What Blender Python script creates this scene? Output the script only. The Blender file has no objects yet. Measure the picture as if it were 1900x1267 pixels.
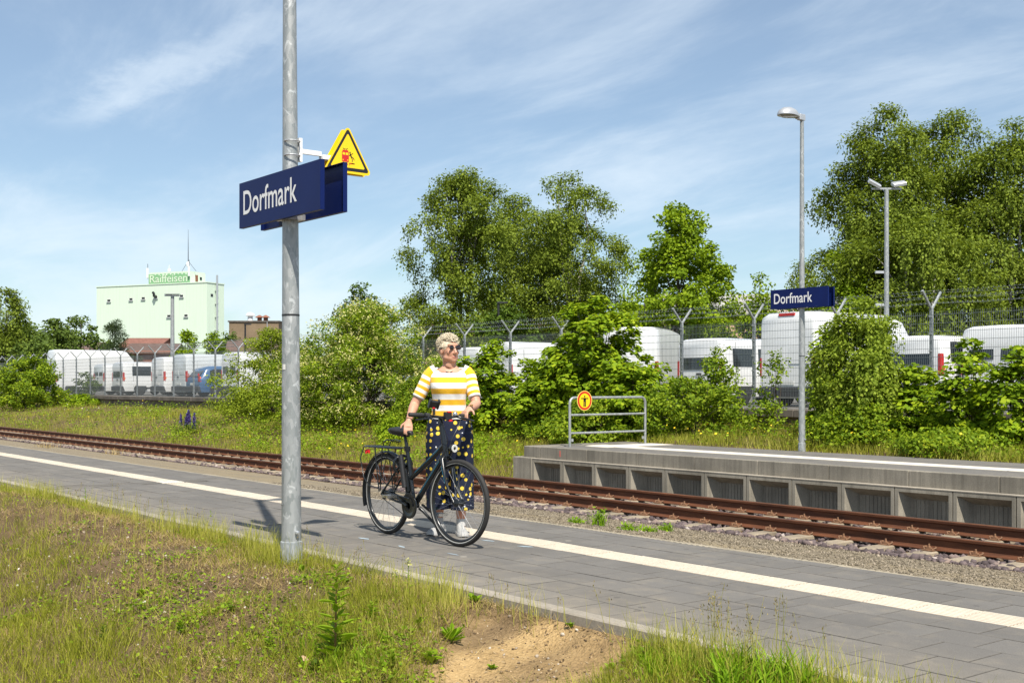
import bpy, math, random
import numpy as np
from mathutils import Vector, Matrix, Quaternion

# ------------------------------------------------------------------ camera
scene = bpy.context.scene
COL = scene.collection
R = math.radians
CAM_Z = 1.26
TH = R(38.3)                      # angle between the view axis and the track
CT, ST = math.cos(TH), math.sin(TH)
FPX, CX, HY = 2172.0, 950.0, 715.0
cam_d = bpy.data.cameras.new('camera')
cam = bpy.data.objects.new('camera', cam_d); COL.objects.link(cam)
cam.location = (0, 0, CAM_Z)
cam.rotation_euler = (R(90), 0, R(90) - TH)
cam_d.sensor_width = 36; cam_d.lens = FPX / 1900 * 36
cam_d.shift_y = (HY - 633.5) / 1900
cam_d.clip_start = 0.05; cam_d.clip_end = 6000
scene.camera = cam

# ------------------------------------------------------------------ sky, sun, exposure
SUN_EL = R(55.5)
SUN_H = Vector((0.918, -0.395))
SUN = Vector((SUN_H.x * math.cos(SUN_EL), SUN_H.y * math.cos(SUN_EL), math.sin(SUN_EL)))
world = bpy.data.worlds.new('World'); scene.world = world; world.use_nodes = True
wn, wl = world.node_tree.nodes, world.node_tree.links
wn.clear()
w_out = wn.new('ShaderNodeOutputWorld'); w_bg = wn.new('ShaderNodeBackground')
w_sky = wn.new('ShaderNodeTexSky'); w_sky.sky_type = 'NISHITA'; w_sky.sun_disc = False
w_sky.sun_elevation = SUN_EL; w_sky.sun_rotation = math.atan2(SUN_H.x, SUN_H.y)
w_sky.altitude = 60; w_sky.air_density = 1.0; w_sky.dust_density = 0.5; w_sky.ozone_density = 1.0
w_bg.inputs['Strength'].default_value = 0.082
# thin high cloud: streaky noise on a flat layer above the place
tc = wn.new('ShaderNodeTexCoord'); sep = wn.new('ShaderNodeSeparateXYZ'); wl.new(tc.outputs['Generated'], sep.inputs[0])
def wm(op, a, b=None, c=None):
    n = wn.new('ShaderNodeMath'); n.operation = op
    for i, v in enumerate((a, b, c)):
        if v is None: continue
        if isinstance(v, (int, float)): n.inputs[i].default_value = v
        else: wl.new(v, n.inputs[i])
    return n.outputs[0]
zz = wm('ADD', wm('MAXIMUM', sep.outputs[2], 0.0), 0.16)
comb = wn.new('ShaderNodeCombineXYZ')
wl.new(wm('DIVIDE', sep.outputs[0], zz), comb.inputs[0]); wl.new(wm('DIVIDE', sep.outputs[1], zz), comb.inputs[1])
mp = wn.new('ShaderNodeMapping'); mp.inputs['Rotation'].default_value = (0, 0, R(38)); mp.inputs['Scale'].default_value = (0.55, 1.25, 1)
mp.inputs['Location'].default_value = (1.7, 0.4, 0)
wl.new(comb.outputs[0], mp.inputs[0])
n1 = wn.new('ShaderNodeTexNoise'); n1.inputs['Scale'].default_value = 1.5; n1.inputs['Detail'].default_value = 7
n1.inputs['Roughness'].default_value = 0.62; n1.inputs['Distortion'].default_value = 0.35
wl.new(mp.outputs[0], n1.inputs['Vector'])
n2 = wn.new('ShaderNodeTexNoise'); n2.inputs['Scale'].default_value = 0.7; n2.inputs['Detail'].default_value = 3
wl.new(mp.outputs[0], n2.inputs['Vector'])
rmp = wn.new('ShaderNodeMapRange'); rmp.inputs['From Min'].default_value = 0.44; rmp.inputs['From Max'].default_value = 0.70
rmp.inputs['To Min'].default_value = 0.16; rmp.inputs['To Max'].default_value = 0.70; rmp.interpolation_type = 'SMOOTHSTEP'
wl.new(wm('ADD', wm('MULTIPLY', n1.outputs[0], 0.6), wm('MULTIPLY', n2.outputs[0], 0.45)), rmp.inputs[0])
# one denser wisp lying across the layer
wu = wm('ADD', wm('MULTIPLY', wm('DIVIDE', sep.outputs[0], zz), 0.977), wm('MULTIPLY', wm('DIVIDE', sep.outputs[1], zz), 0.212))
wv = wm('ADD', wm('MULTIPLY', wm('DIVIDE', sep.outputs[0], zz), -0.212), wm('MULTIPLY', wm('DIVIDE', sep.outputs[1], zz), 0.977))
n3 = wn.new('ShaderNodeTexNoise'); n3.inputs['Scale'].default_value = 5.5; n3.inputs['Detail'].default_value = 8; n3.inputs['Roughness'].default_value = 0.65
wl.new(comb.outputs[0], n3.inputs['Vector'])
def wss(v, a, b):
    n = wn.new('ShaderNodeMapRange'); n.interpolation_type = 'SMOOTHSTEP'; n.inputs['From Min'].default_value = a; n.inputs['From Max'].default_value = b
    wl.new(v, n.inputs[0]); return n.outputs[0]
dv = wm('ABSOLUTE', wm('ADD', wm('SUBTRACT', wv, 1.33), wm('MULTIPLY', wm('SUBTRACT', n3.outputs[0], 0.5), 0.22)))
wisp = wm('MULTIPLY', wm('MULTIPLY', wm('SUBTRACT', 1.0, wss(dv, 0.0, 0.085)), wss(wu, -2.42, -2.2)), wm('SUBTRACT', 1.0, wss(wu, -1.95, -1.3)))
cl_fac = wm('MINIMUM', wm('ADD', rmp.outputs[0], wm('MULTIPLY', wisp, 0.30)), 0.9)
w_mix = wn.new('ShaderNodeMix'); w_mix.data_type = 'RGBA'
wl.new(cl_fac, w_mix.inputs['Factor']); w_tint = wn.new('ShaderNodeMix'); w_tint.data_type = 'RGBA'; w_tint.blend_type = 'MULTIPLY'; w_tint.inputs['Factor'].default_value = 1.0
wl.new(w_sky.outputs[0], [q for q in w_tint.inputs if q.name == 'A' and q.type == 'RGBA'][0]); [q for q in w_tint.inputs if q.name == 'B' and q.type == 'RGBA'][0].default_value = (0.90, 1.01, 1.06, 1)
wl.new([q for q in w_tint.outputs if q.type == 'RGBA'][0], [q for q in w_mix.inputs if q.name == 'A' and q.type == 'RGBA'][0])
[q for q in w_mix.inputs if q.name == 'B' and q.type == 'RGBA'][0].default_value = (7.6, 8.5, 9.3, 1)
wl.new([q for q in w_mix.outputs if q.type == 'RGBA'][0], w_bg.inputs['Color'])
wl.new(w_bg.outputs[0], w_out.inputs['Surface'])

sun_d = bpy.data.lights.new('sun', 'SUN'); sun_d.energy = 5.0; sun_d.angle = R(0.53); sun_d.color = (1.0, 0.94, 0.84)
sun_o = bpy.data.objects.new('sun', sun_d); COL.objects.link(sun_o)
sun_o.rotation_euler = (-SUN).to_track_quat('-Z', 'Y').to_euler(); sun_o.location = (0, 0, 30)
vs = scene.view_settings
vs.view_transform = 'Standard'; vs.look = 'None'; vs.exposure = 0.55; vs.gamma = 1.0; vs.use_curve_mapping = False
scene.cycles.max_bounces = 6; scene.cycles.diffuse_bounces = 3; scene.cycles.glossy_bounces = 3
scene.cycles.transmission_bounces = 4; scene.cycles.transparent_max_bounces = 8
scene.cycles.use_denoising = True
scene.cycles.sample_clamp_indirect = 6

rng = np.random.default_rng(7)
random.seed(11)

# ------------------------------------------------------------------ helpers
def px(X, y):                       # x of the point on the line y = const that lies in viewing direction X
    t = (X - CX) / FPX
    return y * (t * ST - CT) / (ST + t * CT)
def cam_pt(X, Y, d):                # world point at axial depth d
    r = (X - CX) / FPX * d
    return Vector((-d * CT + r * ST, d * ST + r * CT, CAM_Z - (Y - HY) / FPX * d))
YAW = R(90) - TH                    # an object turned by YAW has its x axis to the right of the view

def tag(o, label=None, cat=None, group=None, kind=None):
    if label: o['label'] = label
    if cat: o['category'] = cat
    if group: o['group'] = group
    if kind: o['kind'] = kind
    return o
def empty(name, loc=(0, 0, 0), rz=0.0, label=None, cat=None, group=None):
    o = bpy.data.objects.new(name, None); COL.objects.link(o)
    o.location = loc; o.rotation_euler = (0, 0, rz); o.empty_display_size = 0.2
    return tag(o, label, cat, group)
def link(name, me, parent=None, loc=None, rot=None):
    o = bpy.data.objects.new(name, me); COL.objects.link(o)
    if parent is not None: o.parent = parent
    if loc is not None: o.location = loc
    if rot is not None: o.rotation_euler = rot
    return o
def copy_tree(o, parent=None):
    c = o.copy(); COL.objects.link(c); c.parent = parent
    for ch in list(o.children): copy_tree(ch, c)
    return c

class MB:
    def __init__(s): s.v = []; s.f = []; s.m = []; s.a = []
    def add(s, vs, fs, mi=0, attr=None):
        o = len(s.v)
        s.v += [tuple(v) for v in vs]; s.f += [tuple(i + o for i in f) for f in fs]; s.m += [mi] * len(fs)
        s.a += (list(attr) if attr is not None else [0.0] * len(vs))
        return s
    def box(s, x0, x1, y0, y1, z0, z1, mi=0, mat=None):
        v = [(x0,y0,z0),(x1,y0,z0),(x1,y1,z0),(x0,y1,z0),(x0,y0,z1),(x1,y0,z1),(x1,y1,z1),(x0,y1,z1)]
        if mat is not None: v = [mat @ Vector(p) for p in v]
        return s.add(v, [(0,3,2,1),(4,5,6,7),(0,1,5,4),(1,2,6,5),(2,3,7,6),(3,0,4,7)], mi)
    def bbox(s, x0, x1, y0, y1, z0, z1, b, mi=0, mat=None):   # box with chamfered upright and top edges
        def ring(i, z): return [(x0+i,y0+b,z),(x0+b,y0+i,z),(x1-b,y0+i,z),(x1-i,y0+b,z),(x1-i,y1-b,z),(x1-b,y1-i,z),(x0+b,y1-i,z),(x0+i,y1-b,z)]
        rs = [ring(0, z0), ring(0, z1 - b), [(p[0], p[1], z1) for p in ring(b, z1)]]
        if mat is not None: rs = [[mat @ Vector(p) for p in r] for r in rs]
        return s.loft(rs, mi=mi)
    def loft(s, rings, closed=True, caps=True, mi=0, attr=None):
        n = len(rings[0]); vs = [p for r in rings for p in r]; fs = []
        for i in range(len(rings) - 1):
            for j in range(n if closed else n - 1):
                k = (j + 1) % n
                fs.append((i*n+j, i*n+k, (i+1)*n+k, (i+1)*n+j))
        if caps and closed:
            fs.append(tuple(range(n - 1, -1, -1))); fs.append(tuple((len(rings)-1)*n + j for j in range(n)))
        at = None
        if attr is not None: at = [attr[i] for i in range(len(rings)) for _ in range(n)]
        return s.add(vs, fs, mi, at)
    def tube(s, pts, r, n=8, caps=True, mi=0, ry=None, up=None, attr=None, closed_path=False):
        P = [Vector(p) for p in pts]; k = len(P)
        rr = list(r) if isinstance(r, (list, tuple)) else [r] * k
        qq = (list(ry) if isinstance(ry, (list, tuple)) else [ry] * k) if ry is not None else rr
        T = []
        for i in range(k):
            if closed_path: t = P[(i+1) % k] - P[i-1]
            else: t = P[min(i+1, k-1)] - P[max(i-1, 0)]
            T.append(t.normalized() if t.length > 1e-9 else Vector((0,0,1)))
        ref = Vector(up) if up is not None else (Vector((0,0,1)) if abs(T[0].z) < 0.9 else Vector((1,0,0)))
        rings = []; U = None
        for i in range(k):
            if U is None or up is not None: U = (ref - T[i] * ref.dot(T[i]))
            else: U = U - T[i] * U.dot(T[i])
            if U.length < 1e-6: U = T[i].orthogonal()
            U.normalize(); W = T[i].cross(U)
            rings.append([P[i] + W * (rr[i] * math.cos(2*math.pi*j/n)) + U * (qq[i] * math.sin(2*math.pi*j/n)) for j in range(n)])
        if closed_path: rings.append(rings[0]); caps = False
        return s.loft(rings, caps=caps, mi=mi, attr=attr)
    def lathe(s, prof, n=16, M=None, mi=0, caps=True):
        rings = [[Vector((r*math.cos(2*math.pi*j/n), r*math.sin(2*math.pi*j/n), z)) for j in range(n)] for r, z in prof]
        if M is not None: rings = [[M @ p for p in q] for q in rings]
        return s.loft(rings, mi=mi, caps=caps)
    def ell(s, c, rx, ry, rz, n=12, m=8, M=None, mi=0):
        rings = []
        for i in range(1, m):
            a = math.pi * i / m
            q = [Vector((rx*math.sin(a)*math.cos(2*math.pi*j/n), ry*math.sin(a)*math.sin(2*math.pi*j/n), -rz*math.cos(a))) for j in range(n)]
            if M is not None: q = [M @ p for p in q]
            rings.append([p + Vector(c) for p in q])
        return s.loft(rings, mi=mi)
    def prism(s, poly, d0, d1, axis='y', mi=0, M=None):   # 2D outline pulled along an axis
        def P(a, b, d): return {'y': (a, d, b), 'x': (d, a, b), 'z': (a, b, d)}[axis]
        r0 = [Vector(P(a, b, d0)) for a, b in poly]; r1 = [Vector(P(a, b, d1)) for a, b in poly]
        if M is not None: r0 = [M @ p for p in r0]; r1 = [M @ p for p in r1]
        return s.loft([r0, r1], mi=mi)
    def mesh(s, name, mats, smooth=None):
        me = bpy.data.meshes.new(name); me.from_pydata(s.v, [], s.f)
        for m in (mats if isinstance(mats, (list, tuple)) else [mats]): me.materials.append(m)
        if any(s.m): me.polygons.foreach_set('material_index', s.m)
        if any(s.a):
            at = me.attributes.new('stripe', 'FLOAT', 'POINT'); at.data.foreach_set('value', s.a)
        me.validate(); me.update()
        import bmesh
        bm = bmesh.new(); bm.from_mesh(me); bmesh.ops.recalc_face_normals(bm, faces=bm.faces); bm.to_mesh(me); bm.free()
        if smooth is not None:
            me.polygons.foreach_set('use_smooth', [True] * len(me.polygons))
            if smooth < 179: me.set_sharp_from_angle(angle=R(smooth))
        return me
    def build(s, name, mats, parent=None, smooth=None, loc=None, rot=None):
        return link(name, s.mesh(name, mats, smooth), parent, loc, rot)

def np_mesh(name, V, F, mat, sizes=None, smooth=False):
    """big meshes straight from arrays: V (n,3), F (m,k) of equal sided faces"""
    me = bpy.data.meshes.new(name)
    V = np.asarray(V, dtype=np.float32); F = np.asarray(F, dtype=np.int32); k = F.shape[1]
    me.vertices.add(len(V)); me.vertices.foreach_set('co', V.ravel())
    me.loops.add(F.size); me.loops.foreach_set('vertex_index', F.ravel())
    me.polygons.add(len(F)); me.polygons.foreach_set('loop_start', np.arange(0, F.size, k, dtype=np.int32))
    try: me.polygons.foreach_set('loop_total', np.full(len(F), k, dtype=np.int32))
    except Exception: pass
    if smooth: me.polygons.foreach_set('use_smooth', np.ones(len(F), dtype=bool))
    me.materials.append(mat); me.update(calc_edges=True)
    return me

# ------------------------------------------------------------------ materials
class NT:
    def __init__(s, name):
        s.m = bpy.data.materials.new(name); s.m.use_nodes = True
        s.n, s.l = s.m.node_tree.nodes, s.m.node_tree.links
        s.b = s.n['Principled BSDF']; s.out = s.n['Material Output']
        s._tc = None
    def tc(s, kind='Object'):
        if s._tc is None: s._tc = s.n.new('ShaderNodeTexCoord')
        return s._tc.outputs[kind]
    def set(s, **k):
        for a, v in k.items():
            nm = {'color': 'Base Color', 'rough': 'Roughness', 'metal': 'Metallic', 'spec': 'Specular IOR Level', 'ior': 'IOR',
                  'trans': 'Transmission Weight', 'alpha': 'Alpha', 'coat': 'Coat Weight', 'coatr': 'Coat Roughness', 'sss': 'Subsurface Weight', 'sheen': 'Sheen Weight'}[a]
            i = s.b.inputs[nm]
            if hasattr(v, 'is_output') or hasattr(v, 'links'): s.l.new(v, i)
            else: i.default_value = tuple(v) + (1,) if isinstance(v, (tuple, list)) and len(v) == 3 else v
        return s
    def mapping(s, vec, scale=(1,1,1), rot=(0,0,0), loc=(0,0,0)):
        n = s.n.new('ShaderNodeMapping'); s.l.new(vec, n.inputs[0])
        n.inputs['Scale'].default_value = scale; n.inputs['Rotation'].default_value = rot; n.inputs['Location'].default_value = loc
        return n.outputs[0]
    def noise(s, scale, detail=4, rough=0.55, vec=None, dist=0.0, out=0):
        n = s.n.new('ShaderNodeTexNoise'); s.l.new(vec if vec is not None else s.tc(), n.inputs['Vector'])
        n.inputs['Scale'].default_value = scale; n.inputs['Detail'].default_value = detail; n.inputs['Roughness'].default_value = rough
        n.inputs['Distortion'].default_value = dist
        return n.outputs[out]
    def voronoi(s, scale, vec=None, feature='F1', out='Distance', rnd=1.0):
        n = s.n.new('ShaderNodeTexVoronoi'); s.l.new(vec if vec is not None else s.tc(), n.inputs['Vector'])
        n.feature = feature; n.inputs['Scale'].default_value = scale; n.inputs['Randomness'].default_value = rnd
        return n.outputs[out]
    def ramp(s, fac, stops, interp='LINEAR'):
        n = s.n.new('ShaderNodeValToRGB'); s.l.new(fac, n.inputs[0]); e = n.color_ramp.elements; n.color_ramp.interpolation = interp
        while len(e) < len(stops): e.new(0.5)
        for q, (p, c) in zip(e, stops):
            q.position = p; q.color = tuple(c) + (1,) if len(c) == 3 else c
        return n.outputs[0]
    def math(s, op, a, b=None, c=None, clamp=False):
        n = s.n.new('ShaderNodeMath'); n.operation = op; n.use_clamp = clamp
        for i, v in enumerate((a, b, c)):
            if v is None: continue
            if isinstance(v, (int, float)): n.inputs[i].default_value = v
            else: s.l.new(v, n.inputs[i])
        return n.outputs[0]
    def sep(s, vec):
        n = s.n.new('ShaderNodeSeparateXYZ'); s.l.new(vec, n.inputs[0]); return n.outputs
    def mix(s, fac, a, b, blend='MIX'):
        n = s.n.new('ShaderNodeMix'); n.data_type = 'RGBA'; n.blend_type = blend
        for key, v in (('Factor', fac), ('A', a), ('B', b)):
            i = n.inputs[key] if key == 'Factor' else [q for q in n.inputs if q.name == key and q.type == 'RGBA'][0]
            if isinstance(v, (int, float)): i.default_value = v
            elif isinstance(v, (tuple, list)): i.default_value = tuple(v) + (1,) if len(v) == 3 else v
            else: s.l.new(v, i)
        return [o for o in n.outputs if o.type == 'RGBA'][0]
    def bump(s, h, strength=0.3, dist=0.02):
        n = s.n.new('ShaderNodeBump'); n.inputs['Strength'].default_value = strength; n.inputs['Distance'].default_value = dist
        s.l.new(h, n.inputs['Height']); s.l.new(n.outputs[0], s.b.inputs['Normal']); return s
    def rnd(s, kind='island'):
        if kind == 'island': return s.n.new('ShaderNodeNewGeometry').outputs['Random Per Island']
        return s.n.new('ShaderNodeObjectInfo').outputs['Random']

def plain(name, col, rough=0.6, metal=0.0, var=0.12, scale=6.0, bump=0.0, bscale=None, spec=0.5, coat=0.0):
    t = NT(name)
    nz = t.noise(scale, 5)
    lo = tuple(c * (1 - var) for c in col); hi = tuple(min(1, c * (1 + var)) for c in col)
    t.set(color=t.ramp(nz, [(0.25, lo), (0.75, hi)]), rough=rough, metal=metal, spec=spec, coat=coat)
    if bump: t.bump(t.noise(bscale or scale * 6, 4), bump, 0.01)
    return t.m
def leaf_mat(name, dark, mid, light, trans=0.42, rough=0.5, gain=1.5):
    t = NT(name); trans *= .72
    r = t.rnd()
    big = t.noise(0.9, 2)
    f = t.math('ADD', t.math('MULTIPLY', r, 0.65), t.math('MULTIPLY', big, 0.42))
    c = t.ramp(f, [(0.15, dark), (0.55, mid), (0.95, light)])
    t.set(color=c, rough=max(rough, .62), spec=0.14)
    tr = t.n.new('ShaderNodeBsdfTranslucent')
    t.l.new(t.mix(1.0, c, (gain, gain * 0.98, gain * 0.55), 'MULTIPLY'), tr.inputs['Color'])
    mx = t.n.new('ShaderNodeMixShader'); mx.inputs[0].default_value = trans
    t.l.new(t.b.outputs[0], mx.inputs[1]); t.l.new(tr.outputs[0], mx.inputs[2]); t.l.new(mx.outputs[0], t.out.inputs['Surface'])
    return t.m

def concrete(name, col, streak=0.35, var=0.2, grid=None):
    t = NT(name)
    o = t.tc(); s = t.n.new('ShaderNodeNewGeometry').outputs['Position']
    big = t.noise(1.3, 5, vec=s); fine = t.noise(60, 3, vec=s)
    strk = t.noise(1.0, 4, 0.7, vec=t.mapping(s, (9, 9, 0.5)))
    c = t.ramp(big, [(0.3, tuple(q * (1 - var) for q in col)), (0.7, tuple(q * (1 + var) for q in col))])
    c = t.mix(t.math('MULTIPLY', t.ramp(strk, [(0.45, (0,0,0)), (0.68, (1,1,1))]), streak), c, tuple(q * 0.42 for q in col))
    c = t.mix(0.25, c, t.ramp(fine, [(0.3, (0.25,)*3), (0.7, (0.85,)*3)]), 'OVERLAY')
    t.set(color=c, rough=0.88, spec=0.3); t.bump(fine, 0.25, 0.004)
    return t.m

def galvanised(name, base=0.42, scale=42):
    t = NT(name); s = t.tc()
    v = t.voronoi(scale, t.mapping(s, (1, 1, 0.35)), out='Color')
    g = t.n.new('ShaderNodeRGBToBW'); t.l.new(v, g.inputs[0])
    blot = t.noise(16, 4, 0.6, vec=t.mapping(s, (1, 1, 0.6)), dist=1.2)
    c = t.ramp(g.outputs[0], [(0.2, (base*0.80, base*0.86, base*0.86)), (0.8, (base*1.08, base*1.12, base*1.12))])
    c = t.mix(t.ramp(blot, [(0.57, (0,0,0)), (0.66, (1,1,1))]), c, (base*1.55, base*1.6, base*1.6))
    t.set(color=c, metal=0.35, rough=t.math('ADD', 0.38, t.math('MULTIPLY', g.outputs[0], 0.2)), spec=0.45)
    return t.m
# ------------------------------------------------------------------ ground
RAIL_Z, RAIL_A, RAIL_B = -0.54, 12.70, 14.20
WALL_Y, LOT_Z = 23.2, 0.66
FP_X0, FP_Y0, FP_Y1, FP_Z = -18.95, 15.1, 18.0, 0.02     # far platform

def smooth(a, b, x):
    t = np.clip((x - a) / (b - a), 0, 1); return t * t * (3 - 2 * t)
def vnoise(x, y, s, seed=0):        # cheap smooth value noise
    x = np.asarray(x, float) / s + seed * 17.31; y = np.asarray(y, float) / s - seed * 9.77
    xi, yi = np.floor(x), np.floor(y); fx, fy = x - xi, y - yi
    fx = fx*fx*(3-2*fx); fy = fy*fy*(3-2*fy)
    def h(a, b):
        q = np.sin(a * 127.1 + b * 311.7 + seed * 74.7) * 43758.5453; return q - np.floor(q)
    return (h(xi,yi)*(1-fx)+h(xi+1,yi)*fx)*(1-fy) + (h(xi,yi+1)*(1-fx)+h(xi+1,yi+1)*fx)*fy
def fbm(x, y, s, seed=0, o=4):
    v = 0; a = 0.5; t = 0
    for i in range(o): v = v + a * vnoise(x, y, s / 2**i, seed + i); t += a; a *= 0.55
    return v / t
SAND = (-4.62, 3.72)                # the sandy scour beside the kerb
def sand_w(x, y):
    dx = (x - SAND[0]) * 0.62 + (y - SAND[1]) * 0.78; dy = -(x - SAND[0]) * 0.78 + (y - SAND[1]) * 0.62
    r = np.sqrt((dx / 0.58)**2 + (dy / 0.80)**2) + (fbm(x, y, 0.5, 5) - 0.5) * 0.8
    return 1 - smooth(0.55, 1.1, r)
PROF_Y = np.array([-400, -6, 0.0, 1.5, 2.4, 3.2, 3.75, 4.12, 4.22, 4.30, 6.80, 7.02, 7.06, 8.6, 9.9, 10.8, 11.7, 12.1, 15.0, 16.5, 19.5, 22.9, 23.05])
PROF_Z = np.array([-1.0, -0.9, -0.72, -0.55, -0.36, -0.15, -0.065, -0.030, -0.026, -0.14, -0.14, -0.14, -0.035, -0.25, -0.435, -0.565, -0.69, -0.755, -0.79, -0.70, -0.25, 0.12, 0.15])
def gz(x, y):
    x = np.asarray(x, float); y = np.asarray(y, float)
    z = np.interp(y, PROF_Y, PROF_Z)
    fp = smooth(FP_X0 + 0.1, FP_X0 + 0.5, x)                     # behind the far platform the bank is filled up
    zf = np.interp(y, [15.0, 15.3, 15.5, 17.9, 18.05, 20, 22.9], [-0.78, -0.78, -0.12, -0.12, -0.015, 0.05, 0.2])
    z = np.where(y > 15.0, z * (1 - fp) + zf * fp, z)
    near = (y < 4.2)
    z = z + near * (fbm(x, y, 1.3, 1) - 0.5) * 0.20 * smooth(4.2, 3.3, y) + near * (fbm(x, y, 0.22, 2) - 0.5) * 0.05 * smooth(4.2, 3.9, y)
    z = z - near * sand_w(x, y) * 0.085 * smooth(4.22, 3.95, y)
    z = z + near * 0.16 * np.exp(-(((x + 12.5) / 4.0)**2 + ((y - 3.3) / 0.8)**2)) * smooth(4.2, 3.7, y)
    bank = smooth(15.2, 17.5, y) * smooth(23.0, 21.5, y) * (1 - fp)
    z = z + bank * (fbm(x, y, 3.0, 3) - 0.5) * 0.45
    z = z + smooth(7.05, 7.6, y) * smooth(10.6, 10.0, y) * (fbm(x, y, 0.9, 4) - 0.5) * 0.05
    return z

def ground_material():
    t = NT('ground_soil'); s = t.n.new('ShaderNodeNewGeometry').outputs['Position']; q = t.sep(s)
    big = t.noise(0.8, 5, vec=s); mid = t.noise(4.0, 5, vec=s); fine = t.noise(45, 4, vec=s); peb = t.voronoi(70, s)
    soil = t.ramp(t.math('ADD', t.math('MULTIPLY', mid, 0.6), t.math('MULTIPLY', fine, 0.4)),
                  [(0.3, (0.060, 0.040, 0.022)), (0.55, (0.125, 0.085, 0.047)), (0.75, (0.225, 0.16, 0.09))])
    sand = t.ramp(t.math('ADD', t.math('MULTIPLY', mid, 0.5), t.math('MULTIPLY', fine, 0.5)),
                  [(0.3, (0.22, 0.145, 0.065)), (0.5, (0.37, 0.25, 0.115)), (0.75, (0.50, 0.355, 0.175))])
    at = t.n.new('ShaderNodeAttribute'); at.attribute_name = 'sand'
    c = t.mix(at.outputs['Fac'], soil, sand)
    grit = t.ramp(t.math('ADD', t.math('MULTIPLY', peb, 0.55), t.math('MULTIPLY', fine, 0.5)),
                  [(0.25, (0.09, 0.074, 0.052)), (0.5, (0.20, 0.165, 0.115)), (0.8, (0.32, 0.27, 0.195))])
    grit = t.mix(t.ramp(big, [(0.45, (0,0,0)), (0.75, (1,1,1))]), grit, (0.27, 0.215, 0.13))
    gm = t.math('MULTIPLY', t.math('GREATER_THAN', q[1], 6.5), t.math('LESS_THAN', q[1], 11.8))
    c = t.mix(gm, c, grit)
    lot = t.ramp(mid, [(0.3, (0.10, 0.10, 0.095)), (0.7, (0.19, 0.18, 0.165))])
    c = t.mix(t.math('GREATER_THAN', q[1], 23.15), c, lot)
    t.set(color=c, rough=0.95, spec=0.15)
    t.bump(t.math('ADD', t.math('MULTIPLY', fine, 0.5), t.math('MULTIPLY', peb, 0.5)), 0.8, 0.022)
    return t.m
M_GROUND = ground_material()

def build_ground():
    xs = np.unique(np.concatenate([np.array([-3000, -1200, -600, -300, -200, -150]), np.arange(-120, -36, 1.5), np.arange(-36, -17, 0.4),
                                   np.arange(-17, -1.0, 0.07), np.arange(-1, 30, 1.0), np.array([40, 60, 100, 200, 600, 1500, 3000])]).round(4))
    ys = np.unique(np.concatenate([np.array([-3000, -800, -200, -60, -20, -8, -4, -2]), np.arange(-1, 1.6, 0.2), np.arange(1.6, 4.32, 0.06),
                                   np.array([4.40, 5.5, 6.7, 6.98, 7.02, 7.06]), np.arange(7.15, 11.7, 0.15), np.arange(11.8, 15.3, 0.5), np.arange(15.3, 23.0, 0.3), np.array([22.95, 23.05])]).round(4))
    X, Y = np.meshgrid(xs, ys); Z = gz(X, Y)
    far = np.array([23.06, 30, 45, 80, 150, 300, 700, 1500, 3200])
    X2, Y2 = np.meshgrid(xs, far); Z2 = np.full_like(X2, LOT_Z)
    X = np.vstack([X, X2]); Y = np.vstack([Y, Y2]); Z = np.vstack([Z, Z2])
    ny, nx = X.shape
    i = np.arange(nx * ny).reshape(ny, nx)
    F = np.stack([i[:-1, :-1], i[:-1, 1:], i[1:, 1:], i[1:, :-1]], -1).reshape(-1, 4)
    me = np_mesh('ground', np.stack([X, Y, Z], -1).reshape(-1, 3), F, M_GROUND, smooth=True)
    at = me.attributes.new('sand', 'FLOAT', 'POINT')
    w = sand_w(X, Y) * (Y < 4.2) + 0.0
    streak = fbm(X * 2.2, Y * 0.6, 0.6, 9)
    w = np.clip(w * (-0.25 + 2.1 * streak), 0, 1)
    w = np.maximum(w, 0.8 * smooth(0.66, 0.78, fbm(X, Y, 1.1, 21)) * (Y < 4.2))
    at.data.foreach_set('value', w.ravel().astype(np.float32))
    tag(link('ground', me), 'sandy soil ground running under everything', None, None, 'structure')
build_ground()

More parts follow.
